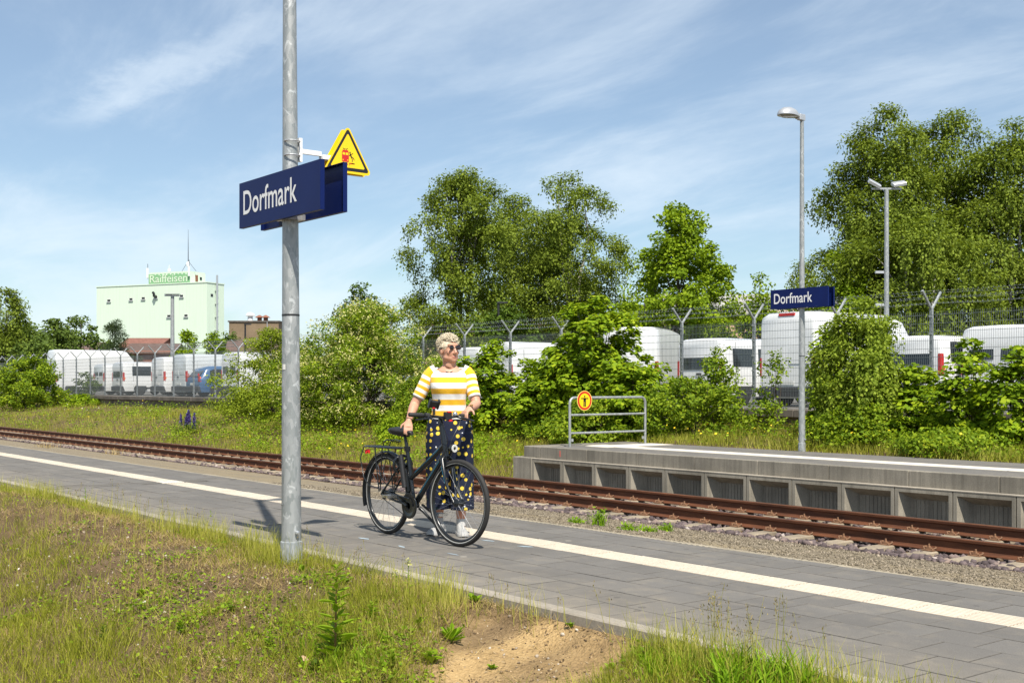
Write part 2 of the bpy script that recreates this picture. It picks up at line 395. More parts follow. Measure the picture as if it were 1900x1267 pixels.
# ------------------------------------------------------------------ near platform
def tile_material(name, lo, hi, soil=0.35):
    t = NT(name); s = t.n.new('ShaderNodeNewGeometry').outputs['Position']
    r = t.rnd('island'); r2 = t.rnd('object')
    k = t.math('FRACT', t.math('ADD', r, t.math('MULTIPLY', r2, 7.13)))
    fine = t.noise(160, 3, vec=s); big = t.noise(0.9, 4, vec=s); blot = t.noise(5.5, 5, 0.65, vec=s)
    base = t.mix(k, lo, hi)
    base = t.mix(0.32, base, t.ramp(fine, [(0.32, (0.22,)*3), (0.68, (0.8,)*3)]), 'OVERLAY')
    y = t.sep(s)[1]
    dust = t.math('MULTIPLY', t.ramp(t.math('ADD', t.math('MULTIPLY', blot, 0.7), t.math('MULTIPLY', big, 0.3)), [(0.5, (0,0,0)), (0.72, (1,1,1))]), soil)
    edge = t.math('MULTIPLY', t.math('SUBTRACT', 1.0, t.math('MULTIPLY', t.math('SUBTRACT', y, 4.3), 1.1), clamp=True), 0.45)
    base = t.mix(t.math('ADD', dust, t.math('MULTIPLY', edge, blot), clamp=True), base, (0.36, 0.30, 0.21))
    gum = t.math('LESS_THAN', t.voronoi(3.1, s), t.math('MULTIPLY', t.noise(2.3, 1, vec=s), .13)); gum2 = t.math('LESS_THAN', t.voronoi(1.7, t.mapping(s, (1, 1, 1), (0, 0, 0), (4, 7, 0))), .045)
    base = t.mix(t.math('MULTIPLY', gum, .5), base, (0.06, 0.056, 0.052)); base = t.mix(t.math('MULTIPLY', gum2, .6), base, (0.34, 0.31, 0.26))
    wet = t.noise(1.4, 5, .7, vec=t.mapping(s, (.6, 1, 1), (0, 0, 0), (9, 3, 0))); base = t.mix(t.math('MULTIPLY', t.ramp(wet, [(.50, (0,0,0)), (.62, (1,1,1))]), .22), base, tuple(v * .55 for v in lo))
    t.set(color=base, rough=0.9, spec=0.2); t.bump(fine, 0.3, 0.002)
    return t.m
M_TILE = tile_material('paving_concrete', (0.128, 0.120, 0.110), (0.150, 0.141, 0.129), 0.25)
M_TACT = tile_material('tactile_white_concrete', (0.58, 0.53, 0.45), (0.65, 0.60, 0.51), 0.30)
M_KERB = concrete('kerb_concrete', (0.30, 0.265, 0.215), 0.1, 0.2)
M_JOINT = plain('joint_sand', (0.032, 0.027, 0.021), 0.95, var=0.4, scale=9)

PX0, PX1 = -62.0, 3.0
b = MB(); b.box(PX0, PX1, 4.27, 6.88, -0.5, -0.018)
platform = b.build('platform', M_JOINT); tag(platform, 'grey paved station platform with a pale tactile strip', None, None, 'structure')
TS, TG = 0.30, 0.0030
M_GRIME = plain('joint_grime', (0.105, 0.096, 0.084), 0.95, var=0.4, scale=14); M_GROOVE = plain('groove_dirt', (0.43, 0.36, 0.27), 0.95, var=0.2, scale=14)
def tile_mesh(name, w, h, mat, ribs=0):
    b = MB(); x0, x1, y0, y1 = -TS/2 + TG, TS/2 - TG, -w/2 + TG, w/2 - TG
    if not ribs:
        c = .0015; gx, gy = .0025, .0052
        q = lambda ax, ay, z: [(x0 + ax, y0 + ay, z), (x1 - ax, y0 + ay, z), (x1 - ax, y1 - ay, z), (x0 + ax, y1 - ay, z)]
        b.loft([q(0, 0, -h), q(0, 0, -c), q(c, c, 0), q(gx, gy, .0001)], caps=False, mi=1); b.add(q(gx, gy, .0001), [(0, 1, 2, 3)], 0)
    else:
        prof = [(y0, -h), (y0, -0.0055)]; p = (y1 - y0) / ribs
        for i in range(ribs):
            a = y0 + i * p
            prof += [(a + p*0.18, -0.0055), (a + p*0.30, 0.0), (a + p*0.72, 0.0), (a + p*0.84, -0.0055)]
        prof += [(y1, -0.0055), (y1, -h)]
        n = len(prof); b.loft([[(x0, a, z) for a, z in prof], [(x1, a, z) for a, z in prof]])
        b.m = [0 if (len(f) == 4 and abs(b.v[f[0]][2]) < .0001 and abs(b.v[f[1]][2]) < .0001 and abs(b.v[f[2]][2]) < .0001) else 1 for f in b.f]
    return b.mesh(name, [mat, M_GRIME if not ribs else M_GROOVE])
me_tile = tile_mesh('paving_tile', 0.30, 0.017, M_TILE); me_half = tile_mesh('edge_tile', 0.13, 0.017, M_TILE)
me_tact = tile_mesh('tactile_tile', 0.30, 0.017, M_TACT, 8)
rows = [(4.34 + 0.15 + 0.3 * i, 0.30, me_tile) for i in range(5)] + [(5.84 + 0.15, 0.30, me_tact), (6.29, 0.30, me_tile), (6.59, 0.30, me_tile), (6.805, 0.13, me_half)]
spots = []
for ri, (yc, w, me) in enumerate(rows):
    for i in range(int((PX1 - PX0) / TS)):
        x = PX0 + TS * (i + 0.5 + (0.5 if ri % 2 else 0.0) * (0 if me is me_tact else 1))
        if abs(x + 14.85) < 0.16: continue           # the drain crosses here
        spots.append((math.hypot(x, yc) if (x < -0.53 * yc - 0.15 and x > -30) else 999, x, yc, me))
spots.sort(key=lambda q: q[0])
cnt = {}
rest = {}
for dist, x, yc, me in spots:
    k = me.name; cnt[k] = cnt.get(k, 0) + 1
    lim = {'paving_tile': 300, 'tactile_tile': 140, 'edge_tile': 90}[k]
    zj = random.uniform(-0.0012, 0.0012)
    if cnt[k] <= lim and dist < 900:
        o = link(k, me, platform, (x, yc, zj), (random.gauss(0, 0.0025), random.gauss(0, 0.0025), random.gauss(0, 0.0016)))
    else:
        rest.setdefault(k, []).append((x, yc, zj))
def join_copies(name, me, pts, mat, parent):
    n = len(me.vertices); co = np.empty(n * 3, np.float32); me.vertices.foreach_get('co', co); co = co.reshape(-1, 3)
    polys = [list(p.vertices) for p in me.polygons]
    b = MB()
    V = (co[None] + np.array(pts, np.float32)[:, None, :]).reshape(-1, 3)
    vs = V.tolist(); fs = []
    for i in range(len(pts)):
        fs += [tuple(j + i * n for j in p) for p in polys]
    m2 = bpy.data.meshes.new(name); m2.from_pydata(vs, [], fs)
    for q in me.materials: m2.materials.append(q)
    m2.polygons.foreach_set('material_index', [p.material_index for p in me.polygons] * len(pts)); m2.update()
    o = link(name, m2, parent); o['kind'] = 'stuff'
    return o
join_copies('far_paving_tiles', me_tile, rest['paving_tile'], M_TILE, platform)
join_copies('far_tactile_tiles', me_tact, rest['tactile_tile'], M_TACT, platform)
join_copies('far_edge_tiles', me_half, rest['edge_tile'], M_TILE, platform)
# kerb stones and ribbed edge stones, one metre each
kb = MB(); kb.bbox(-0.498, 0.498, -0.05, 0.05, -0.30, 0.012, 0.008); me_kerb = kb.mesh('kerb_stone', M_KERB)
M_EDGE = concrete('edge_stone_concrete', (0.27, 0.235, 0.175), 0.1, 0.3)
eb = MB()
for i in range(16):
    x0 = -0.497 + i * 0.0622
    eb.loft([[(x0, -0.055, -0.012), (x0 + 0.040, -0.055, -0.012), (x0 + 0.034, -0.055, -0.003), (x0 + 0.006, -0.055, -0.003)],
             [(x0 + 0.03, 0.055, -0.022), (x0 + 0.07, 0.055, -0.022), (x0 + 0.064, 0.055, -0.013), (x0 + 0.036, 0.055, -0.013)]])
eb.box(-0.498, 0.498, -0.06, 0.06, -0.35, -0.018)
me_edge = eb.mesh('edge_stone', M_EDGE)
for i in range(int(PX1 - PX0)):
    x = PX0 + i + 0.5
    link('kerb_stone', me_kerb, platform, (x, 4.28, random.uniform(-0.004, 0.004)), (0, 0, random.gauss(0, 0.002)))
    link('edge_stone', me_edge, platform, (x, 6.945, random.uniform(-0.004, 0.002)))
# slot drain across the platform
M_DARK = plain('slot_black', (0.012, 0.012, 0.012), 0.9, var=0.2)
db = MB(); db.box(-14.87, -14.85, 4.34, 6.87, -0.009, -0.006)
dr = db.build('drain_slot', M_DARK, platform)
for x0, x1 in ((-15.0, -14.885), (-14.835, -14.7)):
    q = MB()
    for yc, w, me in rows: q.box(x0, x1, yc - w/2 + TG, yc + w/2 - TG, -0.009, -0.0005, 1 if me is me_tact else 0)
    q.build('drain_border', [M_TILE, M_TACT], platform)
# shallow mat of glued paint chips near the bicycle
M_CHIP = plain('blue_chip', (0.33, 0.40, 0.45), 0.6, var=0.3)
for X_, Y_, w, l, a in ((675, 999, .045, .16, .1), (745, 1014, .03, .14, -.2), (975, 1014, .04, .14, .5), (905, 1003, .03, .16, .2), (840, 1028, .018, .16, .0)):
    d = FPX * CAM_Z / (Y_ - HY); p = cam_pt(X_, Y_, d)
    c = MB(); c.prism([(-l/2, 0), (-l*0.1, -w/2), (l/2, -w*0.2), (l*0.25, w*0.5), (-l*0.2, w*0.35)], 0.0018, 0.0034, 'z')
    o = c.build('paint_patch', M_CHIP, platform, None, (p.x, p.y, 0), (0, 0, a))
# ------------------------------------------------------------------ railway track
def rust_material():
    t = NT('rail_rust'); s = t.n.new('ShaderNodeNewGeometry').outputs['Position']
    a = t.noise(7, 5, 0.65, vec=t.mapping(s, (0.35, 3, 3))); f = t.noise(120, 3, vec=s)
    c = t.ramp(a, [(0.3, (0.055, 0.020, 0.010)), (0.55, (0.115, 0.041, 0.017)), (0.8, (0.19, 0.070, 0.028))])
    c = t.mix(0.3, c, t.ramp(f, [(0.3, (0.2,)*3), (0.7, (0.8,)*3)]), 'OVERLAY')
    t.set(color=c, rough=0.75, spec=0.35); t.bump(f, 0.25, 0.003)
    return t.m
M_RUST = rust_material()
M_RAILTOP = plain('rail_running_surface', (0.16, 0.095, 0.06), 0.42, metal=0.55, var=0.25, scale=3)
M_CLIP = plain('clip_rust', (0.20, 0.105, 0.055), 0.8, var=0.4, scale=30)
M_SLEEPER = concrete('sleeper_concrete', (0.26, 0.215, 0.155), 0.15, 0.3)
TX0, TX1 = -130.0, 8.0
track = empty('railway_track', (TX0, 13.45, -0.72), 0, 'single rusty railway track running between the two platforms', 'railway track')
for yr in (RAIL_A, RAIL_B):
    dy = yr - 13.45; zt = RAIL_Z + 0.72
    prof = [(-.070, 0), (.070, 0), (.070, .010), (.018, .027), (.009, .045), (.009, .118), (.034, .132), (.036, .160), (.026, .170), (-.026, .170), (-.036, .160), (-.034, .132), (-.009, .118), (-.009, .045), (-.018, .027), (-.070, .010)]
    b = MB(); o = zt - 0.170
    xs = [0 + i * (TX1 - TX0) / 24 for i in range(25)]
    n = len(prof); rings = [[(x, dy + a, o + z) for a, z in prof] for x in xs]
    b.loft(rings)
    me = b.mesh('rail', [M_RUST, M_RAILTOP])
    mi = [1 if (abs(p.normal.z) > 0.9 and p.center.z > o + 0.165) else 0 for p in me.polygons]
    me.polygons.foreach_set('material_index', mi)
    link('rail', me, track)
sl = MB()
sl.loft([[(-.13, y, -.20), (.13, y, -.20), (.10, y, z - .012), (.085, y, z), (-.085, y, z), (-.10, y, z - .012)] for y, z in ((-1.30, -.03), (-1.27, .004), (-.55, .008), (-.38, -.04), (.38, -.04), (.55, .008), (1.27, .004), (1.30, -.03))])
me_sl = sl.mesh('sleeper', M_SLEEPER)
cl = MB()                           # baseplate, two spring clips and bolts
cl.box(-.075, .075, -.15, .15, -.004, .008)
for sg in (-1, 1):
    for k in (-1, 1):
        cl.tube([(k*.012, sg*.088, .022), (k*.055, sg*.115, .012), (k*.085, sg*.085, .032), (k*.06, sg*.055, .036)], .011, 6)
    cl.box(-.03, .03, sg*.10 - .022, sg*.10 + .022, .008, .034)
    cl.lathe([(.020, 0), (.020, .018), (.012, .020), (.012, .045), (.004, .048)], 6, Matrix.Translation((0, sg*.098, .03)))
me_cl = cl.mesh('rail_fastening', M_CLIP)
xs_sl = [x for x in np.arange(TX0 + 0.3, TX1, 0.6)]
xs_sl.sort(key=lambda x: abs(x + 6))
for i, x in enumerate(xs_sl):
    link('sleeper', me_sl, track, (x - TX0 + random.gauss(0, .008), random.gauss(0, .008), random.gauss(0, .004)), (0, 0, random.gauss(0, .006)))
    if i < 140:
        for yr in (RAIL_A, RAIL_B):
            link('rail_fastening', me_cl, track, (x - TX0 + random.gauss(0, .006), yr - 13.45, 0.012))
# ballast: angular stones, one mass
def stones(name, n, xr, yr, size, mat, zoff=0.0, dens=None, seed=1, flat=0.75, low=False):
    g = np.random.default_rng(seed)
    ico = np.array([(0,0,1),(.89,0,.45),(.28,.85,.45),(-.72,.53,.45),(-.72,-.53,.45),(.28,-.85,.45),(.72,.53,-.45),(-.28,.85,-.45),(-.89,0,-.45),(-.28,-.85,-.45),(.72,-.53,-.45),(0,0,-1)])
    tri = np.array([(0,1,2),(0,2,3),(0,3,4),(0,4,5),(0,5,1),(1,6,2),(2,7,3),(3,8,4),(4,9,5),(5,10,1),(6,7,2),(7,8,3),(8,9,4),(9,10,5),(10,6,1),(11,7,6),(11,8,7),(11,9,8),(11,10,9),(11,6,10)])
    if low:
        ico = np.array([(1,0,0),(0,1,0),(-1,0,0),(0,-1,0),(0,0,1),(0,0,-1)], float); tri = np.array([(0,1,4),(1,2,4),(2,3,4),(3,0,4),(1,0,5),(2,1,5),(3,2,5),(0,3,5)])
    nv = len(ico); x = g.uniform(*xr, n); y = g.uniform(*yr, n)
    if dens is not None:
        k = g.uniform(size=n) < dens(x, y); x, y = x[k], y[k]; n = len(x)
    s = g.uniform(size[0], size[1], n) * (1 + 0.35 * g.standard_normal(n).clip(-1, 1.5))
    V = ico[None] * (0.62 + 0.6 * g.random((n, nv, 1))) * (g.uniform(0.6, 1.25, (n, 1, 3)))
    V[:, :, 2] *= flat
    a = g.uniform(0, 6.283, n); b_ = g.normal(0, 0.5, n)
    ca, sa, cb, sb = np.cos(a), np.sin(a), np.cos(b_), np.sin(b_)
    X, Y, Z = V[..., 0], V[..., 1], V[..., 2]
    Y, Z = Y*cb[:,None] - Z*sb[:,None], Y*sb[:,None] + Z*cb[:,None]
    X, Y = X*ca[:,None] - Y*sa[:,None], X*sa[:,None] + Y*ca[:,None]
    z = gz(x, y) + zoff + s * 0.25
    P = np.stack([X*s[:,None] + x[:,None], Y*s[:,None] + y[:,None], Z*s[:,None] + z[:,None]], -1).reshape(-1, 3)
    F = (tri[None] + (np.arange(n) * nv)[:, None, None]).reshape(-1, 3)
    return link(name, np_mesh(name, P, F, mat))
def stone_material(name, stops):
    t = NT(name); r = t.rnd(); f = t.noise(90, 3)
    c = t.ramp(r, stops, 'LINEAR')
    c = t.mix(0.3, c, t.ramp(f, [(0.3, (0.2,)*3), (0.7, (0.8,)*3)]), 'OVERLAY')
    t.set(color=c, rough=0.9, spec=0.3)
    return t.m
M_BALLAST = stone_material('ballast_stone', [(0.0, (0.055, 0.042, 0.042)), (0.45, (0.105, 0.080, 0.080)), (0.8, (0.155, 0.118, 0.112)), (0.96, (0.24, 0.18, 0.145)), (1.0, (0.36, 0.31, 0.28))])
def bal_d(x, y):
    inside = np.where(np.abs(y - 13.45) < 1.2, 0.55, 1.0)
    return inside * smooth(11.62, 11.85, y + (fbm(x, y, 0.6, 31) - 0.5) * 0.7)
tag(stones('ballast', 17000, (-17.5, -4.5), (11.4, 15.0), (.024, .046), M_BALLAST, 0.0, bal_d, 3), 'purple grey crushed stone ballast around the sleepers', 'ballast', kind='stuff')
o = stones('ballast', 15000, (-70, -17.5), (11.4, 15.0), (.035, .06), M_BALLAST, 0.0, bal_d, 4, low=True)
tag(o, 'distant purple grey ballast along the track towards the town', 'ballast', kind='stuff')
M_GRIT = stone_material('grit_stone', [(0.0, (0.08, 0.065, 0.046)), (0.5, (0.175, 0.145, 0.10)), (1.0, (0.31, 0.26, 0.195))])
tag(stones('grit', 24000, (-15, -3.2), (7.08, 11.8), (.006, .013), M_GRIT, 0.0, None, 5, low=True), 'fine beige grit between the platform edge and the ballast', 'grit', kind='stuff')

# ------------------------------------------------------------------ far platform
M_FPCON = concrete('platform_wall_concrete', (0.25, 0.225, 0.18), 0.5, 0.28)
M_FPTOP = concrete('coping_concrete', (0.205, 0.185, 0.15), 0.6, 0.3)
FPX1 = 12.0
b = MB(); b.box(FP_X0 + 0.75, FPX1, FP_Y0 + 0.13, FP_Y1, -0.9, FP_Z - 0.004)
fplat = b.build('far_platform', M_TILE); tag(fplat, 'raised grey far platform with a concrete edge wall', None, None, 'structure')
b = MB(); b.box(FP_X0 + 0.9, FPX1, 16.2, 16.72, FP_Z - 0.03, FP_Z + 0.002); b.build('tactile_strip', M_TACT, fplat)
b = MB(); b.box(FP_X0 + 1.1, FP_X0 + 1.75, FP_Y0 + 0.9, FP_Y1 - 0.1, FP_Z - 0.03, FP_Z + 0.0024); b.build('tactile_strip', M_TACT, fplat)
PW = 0.93                           # one wall panel
x = FP_X0 + 0.62; pn = MB(); h0, h1 = -0.86, -0.22
w = PW - 0.016; y0, y1, yi = FP_Y0 - 0.10, FP_Y0 + 0.14, FP_Y0 + 0.10
fr = .055
def quadring(x0, x1, z0, z1, y): return [(x0, y, z0), (x1, y, z0), (x1, y, z1), (x0, y, z1)]
pn.loft([quadring(0, w, h0, h1, y1), quadring(0, w, h0, h1, y0), quadring(fr, w - fr, h0 + .05, h1 - fr - .01, y0)], caps=False)
pn.loft([quadring(fr, w - fr, h0 + .05, h1 - fr - .01, y0 - 0.0), quadring(fr + .012, w - fr - .012, h0 + .06, h1 - fr - .02, y0 + .03), quadring(fr + .13, w - fr - .02, h0 + .20, h1 - fr - .12, yi)], caps=False)
pn.add(quadring(fr + .13, w - fr - .02, h0 + .20, h1 - fr - .12, yi), [(0, 1, 2, 3)])
for i in range(9):                  # upright ribs on the recessed field
    xa = fr + .15 + i * (w - 2*fr - .20) / 9
    pn.box(xa, xa + .022, yi - .008, yi, h0 + .2, h1 - fr - .13)
me_pn = pn.mesh('wall_panel', M_FPCON)
cp = MB(); cp.bbox(0.004, 1.396, FP_Y0, FP_Y0 + 0.128, -0.205, FP_Z + .006, .008); me_cp = cp.mesh('coping_block', M_FPTOP)
i = 0
while x < FPX1 - 1:
    link('wall_panel', me_pn, fplat, (x, 0, 0)); x += PW
x = FP_X0 + 0.75
while x < FPX1 - 1.4:
    link('coping_block', me_cp, fplat, (x, random.gauss(0, .002), random.gauss(0, .0015))); x += 1.4
b = MB(); b.bbox(FP_X0 + 0.62, FPX1, FP_Y0 - 0.105, FP_Y0 - 0.004, -0.222, -0.205, .005); b.build('ledge', M_KERB, fplat)
b = MB(); b.bbox(FP_X0, FP_X0 + 0.61, FP_Y0 - 0.11, FP_Y0 + 1.5, -0.95, -0.20, .012); b.build('end_block', M_FPCON, fplat)
b = MB(); b.bbox(FP_X0 + 0.22, FP_X0 + 0.745, FP_Y0 + 0.0, FP_Y1, -0.197, FP_Z + .004, .012); b.build('end_coping', M_FPTOP, fplat)
b = MB(); b.box(FP_X0 + 1.35, FP_X0 + 1.38, FP_Y0 - .0025, FP_Y0 - .0015, -.15, -.03); b.build('red_mark', plain('red_marking', (0.55, 0.10, 0.07), 0.7), fplat)
b = MB(); b.bbox(FP_X0 - 2.5, FP_X0 - 0.02, 17.0, 17.25, -0.75, -0.42, .01); b.build('low_kerb', M_KERB, fplat)

# ------------------------------------------------------------------ retaining wall and fence
M_OLDWALL = concrete('old_wall_concrete', (0.15, 0.125, 0.10), 0.6, 0.35)
M_WALLCAP = concrete('wall_cap_concrete', (0.115, 0.10, 0.085), 0.4, 0.35)
FX0, FX1 = -120.0, 8.0
wall = empty('retaining_wall', (FX0, WALL_Y, 0), 0, 'long weathered retaining wall with a dark cap below the mesh fence', 'wall')
b = MB(); b.box(0, FX1 - FX0, -0.20, 0.10, -1.0, LOT_Z - 0.16); b.build('wall_body', M_OLDWALL, wall)
cb = MB(); cb.bbox(0.006, 1.994, -0.32, 0.16, LOT_Z - 0.16, LOT_Z + 0.02, .015); me_cap = cb.mesh('cap_stone', M_WALLCAP)
for i in range(int((FX1 - FX0) / 2)):
    link('cap_stone', me_cap, wall, (2 * i, random.gauss(0, .006), random.gauss(0, .004)), (0, 0, random.gauss(0, .002)))

M_GALV = galvanised('galvanised_steel', 0.33)
M_GALVF = galvanised('fence_galvanised', 0.32, 30)
M_WIRE = plain('mesh_wire', (0.22, 0.24, 0.25), 0.5, metal=0.5, var=0.2)
fence = empty('security_fence', (FX0, WALL_Y, LOT_Z), 0, 'tall wire mesh security fence with forked posts and barbed wire on the wall', 'fence')
FH = 2.22
pm_ = MB()
for i in range(50): pm_.box(i * .05 + .005, i * .05 + .0095, -.0022, .0022, .06, FH)
for k in range(12):
    z = .10 + k * .186
    for sg in (-1, 1): pm_.box(0, 2.46, sg * .006 - .003, sg * .006 + .003, z, z + .008)
me_mesh = pm_.mesh('mesh_panel', M_WIRE)
po = MB(); po.box(-.032, .032, .012, .075, -.03, FH + .06)
for sg in (-1, 1):
    a = Vector((0, .044, FH + .05)); e = Vector((0, .044 + sg * .36, FH + .45))
    po.tube([a, e], .030, 8)
po.box(-.07, .07, -.0, .09, .0, .012)
for k in range(6): po.box(-.036, .036, -.012, .014, .2 + k * .38, .24 + k * .38)
me_post = po.mesh('fence_post', M_GALVF)
x0f = px(1397, WALL_Y) - FX0
off = x0f % 2.5
xp = off
wires = [(sg * (.10 + .09 * k), FH + .19 + .125 * k) for sg in (-1, 1) for k in range(3)]
while xp < FX1 - FX0 - 2.5:
    link('fence_post', me_post, fence, (xp, 0, 0)); link('mesh_panel', me_mesh, fence, (xp + .02, 0, random.gauss(0, .004))); xp += 2.5
L = FX1 - FX0
for dx, z in wires:                 # three strands on each arm of the forks
    b = MB()
    x = off
    while x < L - 3:
        b.tube([(x, .044 + dx, z), (x + 1.25, .044 + dx, z - .03), (x + 2.5, .044 + dx, z)], .0024, 4, caps=False)
        for q in range(22):
            xx = x + q * .115
            if x > L - 70: b.box(xx - .0015, xx + .0015, .044 + dx - .012, .044 + dx + .012, z - .012, z + .006)
        x += 2.5
    b.build('barbed_wire', M_WIRE, fence)
# ------------------------------------------------------------------ lamps, signs, railing
M_WHITE = plain('white_paint', (0.78, 0.78, 0.77), 0.45, var=0.04)
M_BLUE = plain('sign_blue_enamel', (0.0035, 0.012, 0.085), 0.45, var=0.12, scale=3, spec=0.18)
M_ALU = plain('brushed_aluminium', (0.52, 0.53, 0.54), 0.38, metal=0.7, var=0.1)
M_BLACK = plain('black_plastic', (0.014, 0.014, 0.015), 0.45, var=0.2)
M_LAMP = plain('lamp_housing_grey', (0.46, 0.47, 0.48), 0.35, metal=0.45, var=0.06)
M_LENS = plain('lamp_lens', (0.22, 0.21, 0.18), 0.12, var=0.1)
M_YEL = plain('sign_yellow', (0.83, 0.56, 0.008), 0.4, var=0.05)
M_RED = plain('sign_red', (0.52, 0.02, 0.015), 0.4, var=0.05)
M_INK = plain('sign_black', (0.012, 0.012, 0.012), 0.45, var=0.1)

def text_mesh(name, s, w, h, mat, bold=0.0):
    cu = bpy.data.curves.new(name, 'FONT'); cu.body = s; cu.extrude = 0.0; cu.offset = bold; cu.resolution_u = 4
    o = bpy.data.objects.new(name, cu); COL.objects.link(o)
    bpy.context.view_layer.update()
    me = bpy.data.meshes.new_from_object(o.evaluated_get(bpy.context.evaluated_depsgraph_get()))
    bpy.data.objects.remove(o); bpy.data.curves.remove(cu)
    n = len(me.vertices); co = np.empty(n * 3); me.vertices.foreach_get('co', co); co = co.reshape(-1, 3)
    mn, mx = co.min(0), co.max(0)
    co[:, 0] = (co[:, 0] - mn[0]) / (mx[0] - mn[0]) * w; co[:, 1] = (co[:, 1] - mn[1]) / (mx[1] - mn[1]) * h
    me.vertices.foreach_set('co', co.ravel()); me.materials.clear(); me.materials.append(mat); me.update(); me.name = name
    return me

def lamp_post(loc, rz, label, H, r0, r1, lean=(0, 0), hatch=True):
    root = empty('street_lamp', loc, rz, label, 'street lamp', 'lamps on the platforms')
    root.rotation_euler = (lean[0], lean[1], rz)
    b = MB(); n = 20
    b.tube([(0, 0, 0.17 + (H - 0.17) * i / 8) for i in range(9)], [r0 + (r1 - r0) * i / 8 for i in range(9)], 28)
    b.build('pole', M_GALV, root, 60)
    b = MB(); b.lathe([(r0 * 1.14, -0.15), (r0 * 1.13, 0.175), (r0 * 1.10, 0.185), (r0 * 1.0, 0.188)], 28); b.build('base_sleeve', M_GALV, root, 40)
    for sg in (-1, 1):
        b = MB(); b.lathe([(.010, 0), (.010, .018), (.016, .019), (.016, .033), (.006, .036)], 6, Matrix.Rotation(sg * R(90), 4, 'Y') @ Matrix.Translation((-0.26 * sg if False else 0, 0, r0 - .004)) if False else Matrix.Translation((sg * (r0 - .006), 0, .255)) @ Matrix.Rotation(sg * R(90), 4, 'Y'))
        b.build('bolt', M_ALU, root)
    if hatch:
        b = MB(); seg = 6; z0, z1 = .45, .80; rr = r0 * 0.99
        for k, (aa, ab, za, zb) in enumerate(((-.55, .15, z0, z0 + .003), (-.55, .15, z1, z1 + .003), (-.55, -.53, z0, z1), (.13, .15, z0, z1))):
            q = []
            for i in range(seg + 1):
                an = R(-90) + aa + (ab - aa) * i / seg
                q.append(an)
            b.loft([[((rr + .0012) * math.cos(a), (rr + .0012) * math.sin(a), z) for a in q] for z in (za, zb)], closed=False, caps=False)
        b.build('hatch_seam', M_INK, root)
    z = H - 0.02
    for zz in (1.84,):
        b = MB(); rr = r0 + (r1 - r0) * (zz / H) + .003; b.lathe([(rr, zz - .006), (rr, zz + .006)], 28, caps=False); b.build('strap', M_BLACK, root)
    # head: egg dome over a flat lens, neck and clamp, reaching along +y
    hd = MB(); rings = []
    for i, (yy, w, h) in enumerate(((.13, .055, .075), (.20, .10, .11), (.30, .150, .150), (.42, .165, .165), (.53, .150, .145), (.61, .105, .10), (.655, .05, .045), (.665, .01, .012))):
        rings.append([(w * math.cos(math.pi * j / 12), yy, z + .02 + h * math.sin(math.pi * j / 12)) for j in range(13)])
    hd.loft(rings); hd.build('lamp_head', M_LAMP, root, 50)
    ln = MB(); rings = []
    for yy, w, dp in ((.20, .07, .004), (.30, .135, .02), (.42, .150, .028), (.53, .135, .022), (.62, .07, .006)):
        rings.append([(w * math.cos(math.pi * j / 8), yy, z + .018 - dp * math.sin(math.pi * j / 8)) for j in range(9)])
    ln.loft(rings); ln.build('lamp_lens', M_LENS, root, 60)
    nk = MB(); nk.bbox(-.045, .045, -.06, .10, z - .01, z + .105, .012); nk.bbox(-.038, .038, .10, .16, z, z + .09, .01); nk.build('neck', M_LAMP, root)
    return root

POLE = Vector((px(541, 4.05), 4.05, -0.065))
lamp_post(POLE, 0, 'tall galvanised lamp pole in the dry grass beside the kerb, carrying the near station sign', 6.35, .0725, .036, (0, R(-0.42)))
FPOLE = Vector((px(1488, 18.15), 18.15, -0.02))
lamp_post(FPOLE, R(180), 'slender grey lamp post with dome head behind the far platform', 6.35, .062, .036, (0, 0), False)

def name_sign(root_loc, label, W, Hh, gap, tw, th, tx, cat='sign'):
    root = empty('station_sign', root_loc, 0, label, cat, 'station name signs')
    tm = text_mesh('lettering', 'Dorfmark', tw, th, M_WHITE, 0.008)
    for sg in (-1, 1):
        b = MB()
        b.box(-W/2, W/2, sg*gap - .0015, sg*gap + .0015, -Hh/2, Hh/2)
        i0, i1 = (sg*gap + .002, sg*gap + .032) if sg < 0 else (sg*gap - .032, sg*gap - .002)
        b.box(-W/2, W/2, i0, i1, Hh/2 - .003, Hh/2); b.box(-W/2, W/2, i0, i1, -Hh/2, -Hh/2 + .003)
        for ex in (-W/2, W/2 - .003): b.box(ex, ex + .003, i0, i1, -Hh/2 + .004, Hh/2 - .004)
        pnl = b.build('sign_panel', M_BLUE, root)
        link('lettering', tm, pnl, (-W/2 + tx if sg < 0 else W/2 - tx, sg*gap + sg*.0032, -Hh/2 + .095), (R(90), 0, 0 if sg < 0 else R(180)))
    for z in (-Hh/2 + .02, Hh/2 - .05):
        b = MB(); b.box(-.09, .09, -gap + .032, -.052, z - .02, z + .02); b.box(-.09, .09, .052, gap - .032, z - .02, z + .02)
        b.box(-.075, -.06, -.06, .06, z - .018, z + .018); b.box(.06, .075, -.06, .06, z - .018, z + .018)
        b.build('bracket', M_ALU, root)
    return root
name_sign((POLE.x - .015, POLE.y, 2.64), 'dark blue station name sign with white letters on the near lamp pole', 1.27, .346, .105, .86, .185, .075)
name_sign((FPOLE.x, FPOLE.y, 2.92), 'smaller looking blue station name sign on the lamp post of the far platform', 1.34, .37, .10, .90, .20, .085)

